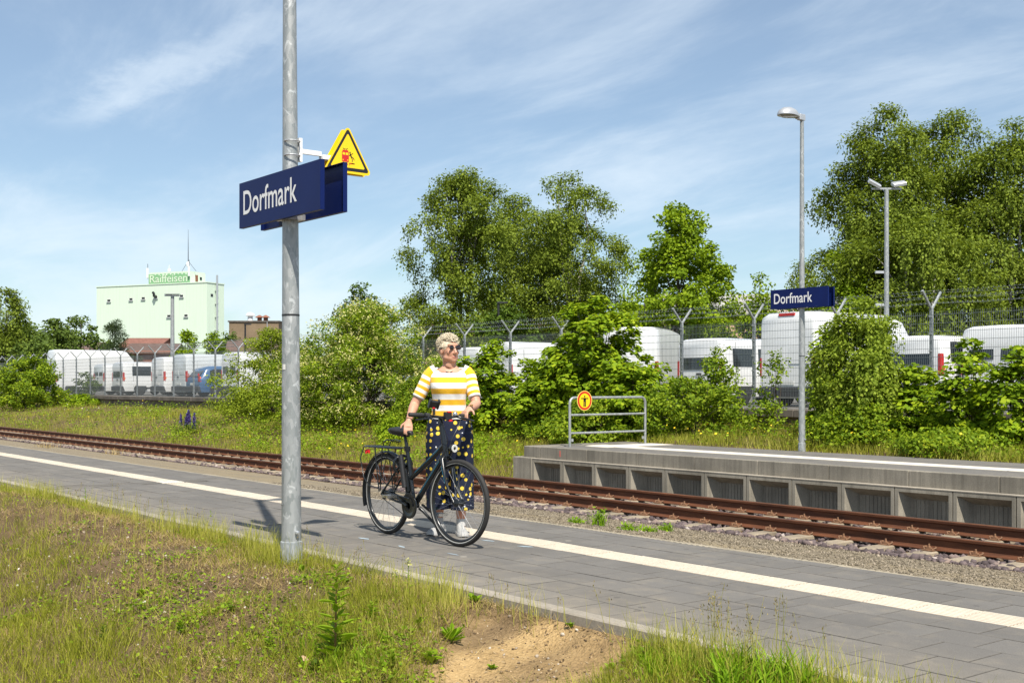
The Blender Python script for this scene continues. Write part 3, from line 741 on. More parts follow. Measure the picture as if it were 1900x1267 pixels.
# triangular warning sign on an arm towards the track
wroot = empty('warning_sign', (POLE.x + .01, POLE.y, 2.99), 0, 'yellow triangular warning sign with a red train, above the blue near sign', 'sign')
def tri(side, rc):                  # rounded triangle outline, point up, centred on its base line
    h = side * .866; P = [(-side/2, 0), (side/2, 0), (0, h)]; out = []
    for i in range(3):
        a, b_, c = Vector(P[i-1]), Vector(P[i]), Vector(P[(i+1) % 3])
        u, v = (a - b_).normalized(), (c - b_).normalized(); ctr = b_ + (u + v).normalized() * rc * 2
        a0 = math.atan2(*(b_ + u * rc * 1.732 - ctr).yx); a1 = math.atan2(*(b_ + v * rc * 1.732 - ctr).yx)
        while a1 < a0: a1 += 2 * math.pi
        for k in range(6):
            an = a0 + (a1 - a0) * k / 5; out.append((ctr.x + rc * math.cos(an), ctr.y + rc * math.sin(an)))
    return out
yc = .455
for k, dx in enumerate((.02, -.05)):
    b = MB(); b.prism([(yc + p, q - .13) for p, q in tri(.42, .022)], dx - .002, dx + .002, 'x'); pl = b.build('sign_plate', M_YEL, wroot)
    sg = 1 if k == 0 else -1
    f = dx + sg * .0024
    o_, i_ = tri(.375, .014), tri(.30, .008)
    b = MB(); m = len(o_)
    vs_ = [(f, yc + p, q - .13 + .017) for p, q in o_] + [(f, yc + p, q - .13 + .043) for p, q in i_]
    b.add(vs_, [(j, (j+1) % m, m + (j+1) % m, m + j) for j in range(m)]); b.build('black_border', M_INK, pl)
    g = dx + sg * .0030
    b = MB()                        # red railcar
    def rect(b, y0, y1, z0, z1, x): b.add([(x, yc + y0, z0), (x, yc + y1, z0), (x, yc + y1, z1), (x, yc + y0, z1)], [(0, 1, 2, 3)])
    s_ = sg if k == 0 else -1
    rect(b, -.052 * 1, .008, -.045, .03, g); rect(b, -.047, .003, .03, .042, g); rect(b, -.04, -.036, -.06, -.045, g); rect(b, -.008, -.004, -.06, -.045, g); rect(b, -.046, .002, -.066, -.06, g)
    rect(b, .012, .05, -.058, -.05, g); rect(b, .012, .018, -.07, -.05, g)
    b.build('train_symbol', M_RED, pl)
    b = MB(); rect(b, -.046, -.025, .006, .024, g + sg*.0004); rect(b, -.019, .002, .006, .024, g + sg*.0004); rect(b, -.046, -.038, -.036, -.028, g + sg*.0004); rect(b, -.006, .002, -.036, -.028, g + sg*.0004)
    b.build('train_windows', M_YEL, pl)
    b = MB()                        # falling figure and pantograph
    def stroke(b, pts, w):
        for (a, c), (d, e) in zip(pts[:-1], pts[1:]):
            n_ = Vector((e - c, a - d)).normalized() * w / 2
            b.add([(g, yc + a + n_.x, c + n_.y), (g, yc + d + n_.x, e + n_.y), (g, yc + d - n_.x, e - n_.y), (g, yc + a - n_.x, c - n_.y)], [(0, 1, 2, 3)])
    b.add([(g, yc + .018 + .0065 * math.cos(a), .028 + .0065 * math.sin(a)) for a in [i * .785 for i in range(8)]], [tuple(range(8))])
    stroke(b, [(.018, .02), (.03, -.006)], .011); stroke(b, [(.021, .012), (.034, .017), (.044, .024)], .005); stroke(b, [(.02, .012), (.010, .0)], .005)
    stroke(b, [(.03, -.004), (.048, -.012), (.055, -.026)], .006); stroke(b, [(.03, -.006), (.039, -.026), (.036, -.042)], .006)
    stroke(b, [(-.045, .055), (-.022, .049), (.0, .055)], .003); stroke(b, [(-.03, .042), (-.04, .055)], .003); stroke(b, [(-.014, .042), (-.004, .055)], .003); stroke(b, [(.03, -.054), (.06, -.054)], .006)
    b.build('figure_symbol', M_INK, pl)
b = MB(); b.box(-.045, .014, yc - .21, yc + .02, -.045, -.012); b.box(-.0475, .0165, yc - .03, yc + .03, -.10, .06)
b.box(-.03, -.005, .07, yc - .21, -.022, .012); b.box(-.028, -.002, .058, .085, -.085, .09); b.build('arm', M_WHITE, wroot)
for z in (-.05, .055):
    b = MB(); b.tube([(.056 * math.cos(a), .056 * math.sin(a), z) for a in [i * math.pi / 8 for i in range(16)]], .0055, 5, closed_path=True); b.box(-.075, -.052, -.012, .012, z - .009, z + .009)
    b.build('clamp_band', M_ALU, wroot)
for zz in (.42, -.95):
    b = MB(); b.lathe([(.011, 0), (.011, .016), (.004, .019)], 8, Matrix.Translation((-.040, -.038, zz)) @ Matrix.Rotation(R(-90), 4, 'Y')); b.build('plug', plain('brass', (0.45, 0.36, 0.16), .4, .7), wroot)
stk = MB()
for i, an in enumerate((-.9, -.55)): pass
q = [R(-90) + .05 + .45 * i / 5 for i in range(6)]
stk.loft([[(.0688 * math.cos(a), .0688 * math.sin(a), z) for a in q] for z in (1.375, 1.415)], closed=False, caps=False)
stick = stk.build('sticker', plain('worn_sticker', (0.62, 0.61, 0.58), .6, var=.1), None, None, (POLE.x - .012, POLE.y, 0)); tag(stick, 'small worn white sticker on the near galvanised pole', 'sticker')

# railing at the end of the far platform
rx = FP_X0 + 1.05
rail_root = empty('railing', (rx, 15.63, FP_Z), 0, 'grey tubular railing closing the end of the far platform', 'railing')
W = 2.14; b = MB(); rr = .12; path = [(0, 0, -.02), (0, 0, .99 - rr)] + [(0, rr - rr * math.cos(a), .99 - rr + rr * math.sin(a)) for a in [i * math.pi / 12 for i in range(1, 7)]]
path += [(0, W - p[1], p[2]) for p in reversed(path)]
b.tube(path, .027, 12); b.build('frame', M_GALVF, rail_root, 60)
for z in (.27, .64):
    b = MB(); b.tube([(0, .02, z), (0, W - .02, z)], .022, 10); b.build('cross_bar', M_GALVF, rail_root, 60)
for y in (.06, W - .06):
    b = MB(); b.box(-.004, .004, y - .035, y + .035, .10, .16); b.build('lug', M_GALVF, rail_root)
ns = empty('prohibition_sign', (rx + .036, 15.63 + .37, FP_Z + .93), 0, 'round yellow sign with red ring and black figure on the railing', 'sign')
def disc(b, r, x, n=36, mi=0, c=(0, 0)): b.add([(x, c[0] + r * math.cos(2*math.pi*i/n), c[1] + r * math.sin(2*math.pi*i/n)) for i in range(n)], [tuple(range(n))], mi)
b = MB(); b.lathe([(.205, -.004), (.205, .0)], 36, Matrix.Rotation(R(90), 4, 'Y')); b.build('plate', plain('sign_cream', (0.80, 0.60, 0.12), .4), ns)
b = MB(); disc(b, .19, .0014); b.build('red_ring', M_RED, ns)
b = MB(); disc(b, .148, .0022); b.build('yellow_field', M_YEL, ns)
b = MB(); disc(b, .020, .003, 14, 0, (0, .085))
for (y0, y1, z0, z1) in ((-.034, .034, -.02, .055), (-.034, -.004, -.125, -.02), (.004, .034, -.125, -.02), (-.10, .10, .032, .055)):
    b.add([(.003, y0, z0), (.003, y1, z0), (.003, y1, z1), (.003, y0, z1)], [(0, 1, 2, 3)])
b.build('figure_symbol', M_INK, ns)
b = MB(); b.box(-.035, -.004, -.02, .02, -.06, .10); b.build('clip', M_ALU, ns)

# yard lamps behind the fence
def yard_lamp(X, Ytop, d, r, style, label):
    p = cam_pt(X, Ytop, d); root = empty('yard_lamp', (p.x, p.y, LOT_Z), YAW, label, 'lamp', 'lamps in the vehicle yard'); h = p.z - LOT_Z
    b = MB(); b.tube([(0, 0, -.1), (0, 0, h)], [r, r * .75], 10); mt = M_GALV if style != 'dark' else M_BLACK
    b.build('pole', mt, root, 60)
    if style == 'flood':
        b = MB(); b.box(-.42, .42, -.03, .03, h, h + .05); b.build('cross_arm', M_GALV, root)
        for x, a in ((-.35, .5), (.33, -.15)):
            M_ = Matrix.Translation((x, -.05, h + .16)) @ Matrix.Rotation(a, 4, 'Y') @ Matrix.Rotation(R(25), 4, 'X')
            b = MB(); b.bbox(-.19, .19, -.11, .11, -.045, .045, .015, mat=M_); b.build('floodlight', M_LAMP, root)
        for z in (h * .62, h * .47):
            b = MB(); b.bbox(-.32, -.08, -.04, .04, z - .035, z + .03, .01); b.box(-.09, .0, -.015, .015, z - .02, z); b.build('camera_housing', M_LAMP, root)
    else:
        b = MB(); b.bbox(-.08, .48, -.11, .11, h - .03, h + .06, .02); b.build('lamp_head', M_BLACK if style == 'dark' else M_LAMP, root)
        if style == 'tall':
            b = MB(); b.bbox(-.55, -.05, -.12, .12, h - .02, h + .08, .02); b.build('lamp_head', M_LAMP, root)
            b = MB(); b.box(-.5, .5, -.3, .3, h + .1, h + .13); b.build('cross_arm', M_GALV, root)
    return root
yard_lamp(1645, 352, 33, .075, 'flood', 'grey pole with two floodlights and cameras in front of the big right birches')
yard_lamp(320, 549, 82, .16, 'tall', 'grey yard pole standing before the pale green tower')
yard_lamp(455, 602, 95, .09, 'dark', 'thin dark yard lamp before the brown brick block')
yard_lamp(925, 562, 62, .08, 'dark', 'thin dark yard lamp before the middle birches')
# ------------------------------------------------------------------ parked vehicles
def paint(name, col):
    t = NT(name); n = t.noise(1.5, 4); d = t.noise(14, 5)
    c = t.mix(t.math('MULTIPLY', t.ramp(d, [(0.5, (0,0,0)), (0.8, (1,1,1))]), 0.12), col, (0.35, 0.32, 0.27))
    t.set(color=c, rough=0.28, spec=0.5, coat=0.6, coatr=0.08); return t.m
M_VAN = paint('white_car_paint', (0.74, 0.745, 0.74)); M_VANG = paint('grey_white_paint', (0.62, 0.65, 0.66)); M_CARBLUE = paint('blue_car_paint', (0.045, 0.115, 0.24))
def glass_mat():
    t = NT('tinted_car_glass'); t.set(color=(0.012, 0.016, 0.018), rough=0.04, spec=0.7); return t.m
M_GLASS = glass_mat()
M_TAIL = plain('tail_lamp_red', (0.42, 0.012, 0.01), 0.15, var=0.2); M_TAILO = plain('tail_lamp_amber', (0.75, 0.16, 0.01), 0.15, var=0.1)
M_TYRE = plain('tyre_rubber', (0.02, 0.02, 0.02), 0.8, var=0.2); M_RIM = plain('wheel_rim', (0.38, 0.39, 0.40), 0.35, metal=0.6, var=0.1)
M_BUMP = plain('bumper_plastic', (0.03, 0.032, 0.034), 0.6, var=0.15); M_PLATE = plain('number_plate', (0.7, 0.7, 0.66), 0.4, var=0.03)
M_SEAT = plain('pale_seat_cover', (0.35, 0.55, 0.50), 0.7, var=0.1)

def body_fn(L, W, H, kind):
    if kind == 'van':
        tx = [0, .03, .12, .5, L*.55, L-2.05, L-1.72, L-1.30, L-.98, L-.85, L-.35, L-.10, L]
        tz = [H-.16, H-.07, H-.02, H, H, H-.03, H-.12, H-.62, 1.28, 1.20, 1.03, .86, .55]
    else:
        tx = [0, .05, .12, .42, .85, L*.52, L-2.15, L-1.75, L-1.30, L-1.20, L-.35, L-.10, L]
        tz = [.95, 1.02, 1.06, H-.14, H-.02, H, H-.03, H-.20, 1.06, 1.02, .90, .76, .50]
    def top(x): return float(np.interp(x, tx, tz))
    def half(x): return W/2 * float(np.interp(x, [0, .05, .15, L-1.0, L-.3, L], [.93, .98, 1.0, 1.0, .93, .78]))
    belt = 1.12 if kind == 'van' else .92
    def width_at(x, z):
        h = top(x); w = half(x); tum = .93 if kind == 'van' else .78
        if z <= belt or h <= belt + .02: return w * float(np.interp(z, [.22, .42, .7, belt], [.93, .985, 1.0, .99]))
        k = (z - belt) / max(h - belt, .01)
        return w * float(np.interp(k, [0, .88, .96, 1.0], [.99, tum + .015, tum - .03, .70]))
    return tx, top, half, width_at, belt

def vehicle(name, label, cat, loc, heading, L, W, H, kind, mat, rear_glass=True, side_glass=(), high_light=False, group='vehicles parked behind the fence', seats=False):
    root = empty(name, loc, heading, label, cat, group)
    tx, top, half, wa, belt = body_fn(L, W, H, kind)
    xs = sorted(set([round(v, 3) for v in tx] + [round(L * i / 14, 3) for i in range(1, 14)]))
    b = MB(); rings = []
    for x in xs:
        h = top(x); zs = [.24, .42, .7, min(belt, h - .04), belt + (h - belt) * .55 if h > belt + .1 else h - .03, belt + (h - belt) * .82 if h > belt + .1 else h - .02, belt + (h - belt) * .93 if h > belt + .1 else h - .012, h]
        r_ = [(x, -wa(x, z), z) for z in zs]; l_ = [(x, wa(x, z), z) for z in reversed(zs)]
        rings.append(r_ + [(x, 0, h + .015)] + l_)
    b.loft(rings); b.build('body', mat, root, 38)
    def side_panel(nm, x0, x1, z0f, z1f, m, sg, out=.006, nx=6):
        b = MB(); top_, bot = [], []
        for i in range(nx + 1):
            x = x0 + (x1 - x0) * i / nx; z0, z1 = z0f(x), z1f(x)
            bot.append((x, z0)); top_.append((x, z1))
        rows = []
        for k in range(4):
            rows.append([(bot[i][0], sg * (wa(bot[i][0], bot[i][1] + (top_[i][1] - bot[i][1]) * k / 3) + out), bot[i][1] + (top_[i][1] - bot[i][1]) * k / 3) for i in range(nx + 1)])
        b.loft(rows, closed=False, caps=False); b.build(nm, m, root)
    gl0, gl1 = belt + .06, (lambda x: min(top(x) - .16, (1.75 if kind == 'van' else H - .12)))
    for sg in (-1, 1):
        fx0, fx1 = (L - 2.35, L - 1.28) if kind == 'van' else (L - 2.55, L - 1.45)
        side_panel('front_window', fx0, fx1, lambda x: gl0, lambda x: max(gl0 + .01, min(gl1(x), top(x) - .10)), M_GLASS, sg)
        for (a, c) in side_glass: side_panel('side_window', a, c, lambda x: gl0, lambda x: max(gl0 + .02, gl1(x)), M_GLASS, sg)
        side_panel('tail_light', .015, .085, lambda x: .86 if kind == 'van' else .80, lambda x: (1.38 if kind == 'van' else 1.22), M_TAIL, sg, .008, 2)
        side_panel('indicator', .02, .12, lambda x: .98, lambda x: 1.07, M_TAILO, sg, .011, 2)
        for xs_ in ((.62, L * .36, L - 2.42, L - 1.22) if kind == 'van' else (L * .34, L - 2.1)): side_panel('door_seam', xs_, xs_ + .012, lambda x: .52, lambda x: min(top(x) - .10, gl1(x) + .2), M_BUMP, sg, .004, 1)
        side_panel('sill_moulding', .9, L - 1.3, lambda x: .40, lambda x: .50, M_BUMP, sg, .010, 4)
        for x in ((.95, L - .95) if kind != 'van' else (1.05, L - .95)):
            w = empty('wheel', (x, sg * (W/2 - .12), .33)); w.parent = root
            ty = MB(); ty.lathe([(.20, -.10), (.30, -.105), (.335, -.07), (.335, .07), (.30, .105), (.20, .10)], 20, Matrix.Rotation(R(90), 4, 'X')); ty.build('tyre', M_TYRE, w, 50)
            rm = MB(); rm.lathe([(.205, -.085), (.17, -.07), (.06, -.09), (.02, -.09), (.02, .09), (.06, .09), (.17, .07), (.205, .085)], 16, Matrix.Rotation(R(90), 4, 'X')); rm.build('rim', M_RIM, w, 40)
            ar = MB(); ar.add([(x + .42 * math.cos(a), sg * (wa(x, .5) + .004), .33 + .42 * max(0, math.sin(a))) for a in [math.pi * i / 14 for i in range(15)]], [tuple(range(15))]); ar.build('wheel_arch', M_BUMP, root)
        m = MB(); x = L - 1.35; m.bbox(x - .06, x + .08, sg * (W/2) - (.02 if sg > 0 else .22), sg * (W/2) + (.22 if sg > 0 else .02), belt + .06, belt + .32, .03); m.build('mirror', M_BUMP, root)
    ht = top(.02)
    def rear(nm, y0, y1, z0, z1, m, out=.008, tilt=True, par=None):
        b = MB()
        def xx(z): return -out + (np.interp(z, [belt, ht + .05], [0, .05]) if kind != 'car' else np.interp(z, [1.0, H], [.0, .62])) if tilt else -out
        b.add([(xx(z0), y0, z0), (xx(z0), y1, z0), (xx(z1), y1, z1), (xx(z1), y0, z1)], [(0, 1, 2, 3)])
        b.add([(xx(z0) + .03, y0, z0), (xx(z0) + .03, y1, z0), (xx(z1) + .03, y1, z1), (xx(z1) + .03, y0, z1)], [(3, 2, 1, 0)])
        b.add([(xx(z0), y0, z0), (xx(z1), y0, z1), (xx(z1) + .03, y0, z1), (xx(z0) + .03, y0, z0)], [(0, 1, 2, 3)])
        b.add([(xx(z0), y1, z0), (xx(z1), y1, z1), (xx(z1) + .03, y1, z1), (xx(z0) + .03, y1, z0)], [(3, 2, 1, 0)])
        return b.build(nm, m, par or root)
    hw = W/2 * .86
    if kind == 'van' and rear_glass == 'wide':
        dr = rear('tailgate', -hw + .03, hw - .03, .58, ht - .10, mat, .014); rear('rear_window', -hw + .12, hw - .12, 1.10, ht - .2, M_GLASS, .020, par=dr)
        rear('door_handle', -.1, .1, .92, .99, M_BUMP, .035); rear('tail_light', hw + .015, hw + .075, .86, 1.38, M_TAIL, .012, False); rear('tail_light', -hw - .075, -hw - .015, .86, 1.38, M_TAIL, .012, False)
    elif kind == 'van':
        for sg in (-1, 1):
            a, c = (.008, hw - .03) if sg > 0 else (-hw + .03, -.008)
            dr = rear('rear_door', a, c, .58, ht - .12, mat, .014)
            if rear_glass: rear('rear_window', a + .09, c - .09, 1.22, min(ht - .28, 1.80), M_GLASS, .020, par=dr)
            else: rear('door_panel', a + .08, c - .08, 1.20, ht - .26, mat, .019, par=dr)
        rear('door_handle', .05, .22, 1.02, 1.09, M_BUMP, .035); rear('tail_light', hw + .015, hw + .075, .86, 1.38, M_TAIL, .012, False); rear('tail_light', -hw - .075, -hw - .015, .86, 1.38, M_TAIL, .012, False)
    else:
        rear('tailgate', -hw, hw, .62, 1.02, mat, .012); rear('rear_window', -hw * .82, hw * .82, 1.08, H - .14, M_GLASS, .03)
        for sg in (-1, 1): rear('tail_light', sg * hw - .09, sg * hw + .09, .80, 1.10, M_TAIL, .02, False)
    rear('number_plate', -.26, .26, .62, .73, M_PLATE, .03)
    bp = MB(); bp.bbox(-.07, .12, -W/2 * .95, W/2 * .95, .28, .56, .03); bp.build('bumper', M_BUMP, root)
    bp = MB(); bp.bbox(L - .10, L + .04, -W/2 * .80, W/2 * .80, .26, .56, .03); bp.build('bumper', M_BUMP, root)
    ws = MB(); pts = []                                   # windscreen follows the slope
    i0, i1 = (L - 1.70, L - 1.02) if kind == 'van' else (L - 1.74, L - 1.30)
    n = 6; rw = []
    for k in range(n + 1):
        x = i0 + (i1 - i0) * k / n; z = top(x); rw.append([(x + .012, q * (wa(x, max(z - .06, .6))) * .9, z + .022) for q in (-1, -.5, 0, .5, 1)])
    ws.loft(rw, closed=False, caps=False); ws.build('windscreen', M_GLASS, root)
    for sg in (-1, 1):
        hl = MB(); hl.bbox(L - .22, L - .02, sg * W * .36 - .14, sg * W * .36 + .14, .66, .84, .04); hl.build('headlight', M_RIM, root)
    if high_light:
        q = MB(); q.bbox(-.012, .10, -.28, .28, ht - .02, ht + .06, .012); q.build('high_brake_light', M_TAIL, root)
    if seats:
        pass
    return root

def park(name, label, cat, X, y, L, W, H, kind, mat, hd=90.0, **k):   # X: bearing of the rear right corner
    a = R(hd); x = px(X, y); c, s = math.cos(a), math.sin(a)
    # rear right corner in local space is (0, -W/2)
    loc = (x - (W/2) * s, y + (W/2) * c, LOT_Z)
    return vehicle(name, label, cat, loc, a, L, W, H, kind, mat, **k)
park('van', 'tall white panel van behind the far station sign, red light on its roof edge', 'van', 1514, 26.3, 5.9, 2.0, 2.66, 'van', M_VAN, rear_glass=False, high_light=True)
park('van', 'low white van with a dark rear window, between the forked posts near the tall van', 'van', 1341, 27.4, 5.0, 1.95, 2.08, 'van', M_VAN, rear_glass='wide', side_glass=((.5, 1.5), (1.7, 2.5)))
park('van', 'high roofed white van showing right of the big maple shrub', 'van', 1222, 27.2, 5.4, 1.95, 2.52, 'van', M_VAN, hd=121, rear_glass=False)
park('van', 'white panel van showing in the gap between the two maple shrubs', 'van', 949, 27.0, 5.3, 1.98, 2.25, 'van', M_VAN, rear_glass=False)
park('van', 'white van with dark windows just right of the woman', 'van', 889, 27.0, 5.0, 1.95, 2.1, 'van', M_VAN, rear_glass='wide', side_glass=((.4, 1.4), (1.6, 2.4)))
park('van', 'low white van half hidden by the weeping birch sapling', 'van', 1749, 25.8, 4.6, 1.82, 1.84, 'van', M_VAN, rear_glass='wide', side_glass=((.4, 1.3),))
park('van', 'white van at the edge of the picture behind the last shrubs', 'van', 1925, 26.4, 5.2, 1.98, 2.05, 'van', M_VAN, side_glass=())
park('van', 'long high white box van nearest the pine behind the fence', 'van', 104, 26.5, 7.0, 2.2, 3.2, 'van', M_VAN, rear_glass=False)
park('van', 'white van mostly hidden between the long box van and the people carrier', 'van', 193, 25.2, 4.9, 1.95, 1.95, 'van', M_VAN)
park('van', 'white people carrier van with a long dark side window', 'van', 229, 25.2, 5.2, 1.98, 2.02, 'van', M_VAN, rear_glass='wide', side_glass=((.55, 1.7), (1.85, 2.8)))
park('van', 'white panel van with bare closed rear doors, second left of the blue car', 'van', 305, 25.2, 5.3, 1.98, 2.2, 'van', M_VAN, rear_glass=False)
park('van', 'greyish white panel van directly left of the blue car', 'van', 346, 25.2, 5.5, 2.0, 2.3, 'van', M_VANG, rear_glass=False)
park('car', 'blue estate car with slanted red tail lights behind the fence', 'car', 371, 24.7, 4.6, 1.84, 1.62, 'car', M_CARBLUE, side_glass=((.6, 1.3), (1.4, 2.0)))
park('van', 'white van with glazed rear doors right of the blue car', 'van', 441, 25.4, 5.4, 1.98, 2.28, 'van', M_VAN, side_glass=())
# ------------------------------------------------------------------ buildings
def cladding(name, col, pitch=1.1):
    t = NT(name); s = t.tc(); q = t.sep(s)
    seam = t.math('GREATER_THAN', t.math('ABSOLUTE', t.math('SUBTRACT', t.math('FRACT', t.math('DIVIDE', t.math('ADD', q[0], q[1]), pitch)), 0.5)), 0.475)
    strk = t.noise(1.0, 4, 0.7, vec=t.mapping(s, (2.2, 2.2, 0.10)))
    c = t.mix(t.math('MULTIPLY', seam, 0.22), col, tuple(v * .6 for v in col))
    c = t.mix(t.math('MULTIPLY', t.ramp(strk, [(0.52, (0,0,0)), (0.75, (1,1,1))]), 0.26), c, (0.36, 0.38, 0.30))
    t.set(color=c, rough=0.6, spec=0.3); return t.m
M_MINT = cladding('mint_cladding', (0.60, 0.715, 0.575)); M_SIGNG = plain('sign_green', (0.22, 0.44, 0.22), .6, var=.1)
M_SIGNT = plain('pale_sign_letters', (0.58, 0.70, 0.52), .6, var=.08)
M_WINF = plain('window_frame_pale', (0.62, 0.63, 0.58), .6, var=.05); M_PANE = plain('dark_pane', (0.02, 0.022, 0.024), .15, var=.3)
def brick(name, col, sc=9.0):
    t = NT(name); s = t.tc(); n = t.n.new('ShaderNodeTexBrick'); t.l.new(t.mapping(s, (1, 1, 1), (R(90), 0, 0)), n.inputs['Vector'])
    n.inputs['Color1'].default_value = tuple(v * .85 for v in col) + (1,); n.inputs['Color2'].default_value = tuple(v * 1.15 for v in col) + (1,); n.inputs['Mortar'].default_value = tuple(v * .7 for v in col) + (1,)
    n.inputs['Scale'].default_value = sc; big = t.noise(.4, 4)
    t.set(color=t.mix(.4, n.outputs[0], t.ramp(big, [(0.3, tuple(v * .6 for v in col)), (.7, tuple(v * 1.2 for v in col))])), rough=.9, spec=.2); return t.m
M_BRICK = brick('brown_brick', (0.225, 0.165, 0.105), 3.0); M_REDB = brick('red_brick', (0.23, 0.10, 0.065), 3.0); M_PEACH = plain('peach_render', (0.50, 0.34, 0.235), .85, var=.1, scale=.5)
def roof_mat(name, col, pitch=.35):
    t = NT(name); s = t.tc(); q = t.sep(s)
    w = t.math('FRACT', t.math('DIVIDE', q[0], pitch)); n = t.noise(2.0, 5)
    c = t.mix(t.math('MULTIPLY', t.math('GREATER_THAN', w, .85), .35), t.ramp(n, [(.3, tuple(v * .7 for v in col)), (.7, tuple(v * 1.25 for v in col))]), tuple(v * .5 for v in col))
    t.set(color=c, rough=.85, spec=.2); return t.m
M_TILEROOF = roof_mat('brown_roof_tiles', (0.125, 0.085, 0.07)); M_REDROOF = roof_mat('red_brown_roof', (0.21, 0.10, 0.075)); M_GREYROOF = roof_mat('grey_sheet_roof', (0.33, 0.32, 0.30), 1.0)

# the mint green mill tower: local x runs along its wide front (towards the left), local y into the depth
C = cam_pt(384, 524.4, 300); ang = math.atan2(*(Vector((-.916 * ST - .402 * CT, -.916 * CT + .402 * ST)).yx))
tw = empty('mill_tower', (C.x, C.y, LOT_Z), ang, 'tall pale mint green windowless mill tower with a sign on its roof house', 'building')
LH, LM, HT = 36.6, 7.0, C.z - LOT_Z
# local frame: x along front to the left, y: front normal points to -y or +y ; the side goes to the camera-away direction
sgn = -1                            # away from the viewer is local -y
b = MB(); b.box(0, LH, sgn * LM, 0, 0, HT); b.build('wall', M_MINT, tw)
b = MB(); b.box(-.15, LH + .15, sgn * LM - .15, .15, HT, HT + .25); b.build('roof_edge', M_MINT, tw)
b = MB(); b.box(5.8, 18.9, sgn * 6.7, -.25, HT + .25, HT + 3.25); rh = b.build('roof_house', M_MINT, tw)
b = MB(); b.box(5.6, 18.95, -.25, -.05, HT + .3, HT + 2.8); b.build('sign_board', M_SIGNG, rh)
tm = text_mesh('lettering', 'Raiffeisen', 12.2, 2.05, M_SIGNT, 0.01)
link('lettering', tm, rh, (18.5, .02, HT + .55), (R(90), 0, R(180)))
b = MB()
for i in range(9): b.box(6.5 + i * 1.25, 6.9 + i * 1.25, -.06, -.045 + .01, HT + 2.35 + .1 * (i % 3), HT + 2.85)
b.build('sign_wear', M_MINT, rh)
def win(u, z, w=1.25, h=.85, par=tw, y=0.0):
    b = MB(); b.box(u - w/2, u + w/2, y - .05, y + .06, z - h/2, z + h/2); f_ = b.build('window', M_WINF, par)
    b = MB(); b.box(u - w/2 + .12, u + w/2 - .12, y + .06, y + .075, z - h/2 + .22, z + h/2 - .08); b.build('pane', M_PANE, f_)
    b = MB(); b.box(u - w/2 - .1, u + w/2 + .1, y + .06, y + .28, z - h/2 - .05, z - h/2 + .12); b.build('sill', M_ALU, f_)
def U(X): return (384 - X) / 204.0 * LH
def Zt(Y): return CAM_Z + (HY - Y) / FPX * 303 - LOT_Z
for X_, Y_ in ((204, 553), (246, 552), (269, 551), (292, 550), (339, 549.5), (316, 586), (347, 586)): win(U(X_), Zt(Y_))
b = MB(); b.tube([(U(293), .2, Zt(548)), (U(293), .9, Zt(548)), (U(293), 1.0, Zt(543)), (U(291), .9, Zt(541))], .35, 10); b.build('vent_hood', M_PANE, tw)
sw = MB(); sw.box(-.06, .06, sgn * 2.4, sgn * 1.5, Zt(551), Zt(546)); sw.build('side_window', M_PANE, tw)
b = MB(); b.tube([(-.55, sgn * 3.4, 3), (-.55, sgn * 3.4, HT + 2.2)], .28, 10)
b.build('flue_pipe', M_ALU, tw)
for k in range(6):
    b = MB(); b.box(-.8, 0, sgn * 3.4 - .3, sgn * 3.4 + .3, 8 + k * 3.4, 8.2 + k * 3.4); b.build('pipe_bracket', M_ALU, tw)
b = MB(); b.box(5.70, 5.80, sgn * 3.6, sgn * 2.6, HT + .7, HT + 2.4); b.build('roof_house_door', M_REDB, tw)
b = MB(); b.box(5.72, 5.80, sgn * 5.2, sgn * 4.4, HT + 1.2, HT + 2.0); b.build('roof_house_window', M_PANE, tw)
mb = MB(); zt = HT + 3.25; u = 7.6
mb.tube([(u, -2, zt), (u, -2, zt + 4), (u, -2, zt + 11)], [.12, .10, .03], 6)
for dx in (-2.6, 2.2): mb.tube([(u + dx, -2, zt), (u, -2, zt + 2.8)], .05, 5)
mast = mb.build('antenna_mast', M_BUMP, tw)
b = MB(); b.ell((u - .3, -1.5, zt + 1.9), .55, .18, .75, 12, 8); b.build('dish', M_WHITE, mast)
for uu, hh in ((5.5, 2.8), (19.0, 2.3)):
    b = MB(); b.tube([(uu, .2, zt - 1.6), (uu, .2, zt + hh)], .07, 6); am = b.build('antenna_pole', M_BUMP, tw)
    b = MB(); b.box(uu - .25, uu + .2, .2, .5, zt - 1.4, zt + 1.2); b.build('antenna_panel', M_WHITE, am)
b = MB(); b.ell((13.4, -1.5, zt + .6), .5, .2, .5, 10, 6); b.tube([(13.4, -1.5, zt), (13.4, -1.5, zt + 2)], .05, 5); b.build('dish', M_WHITE, tw)

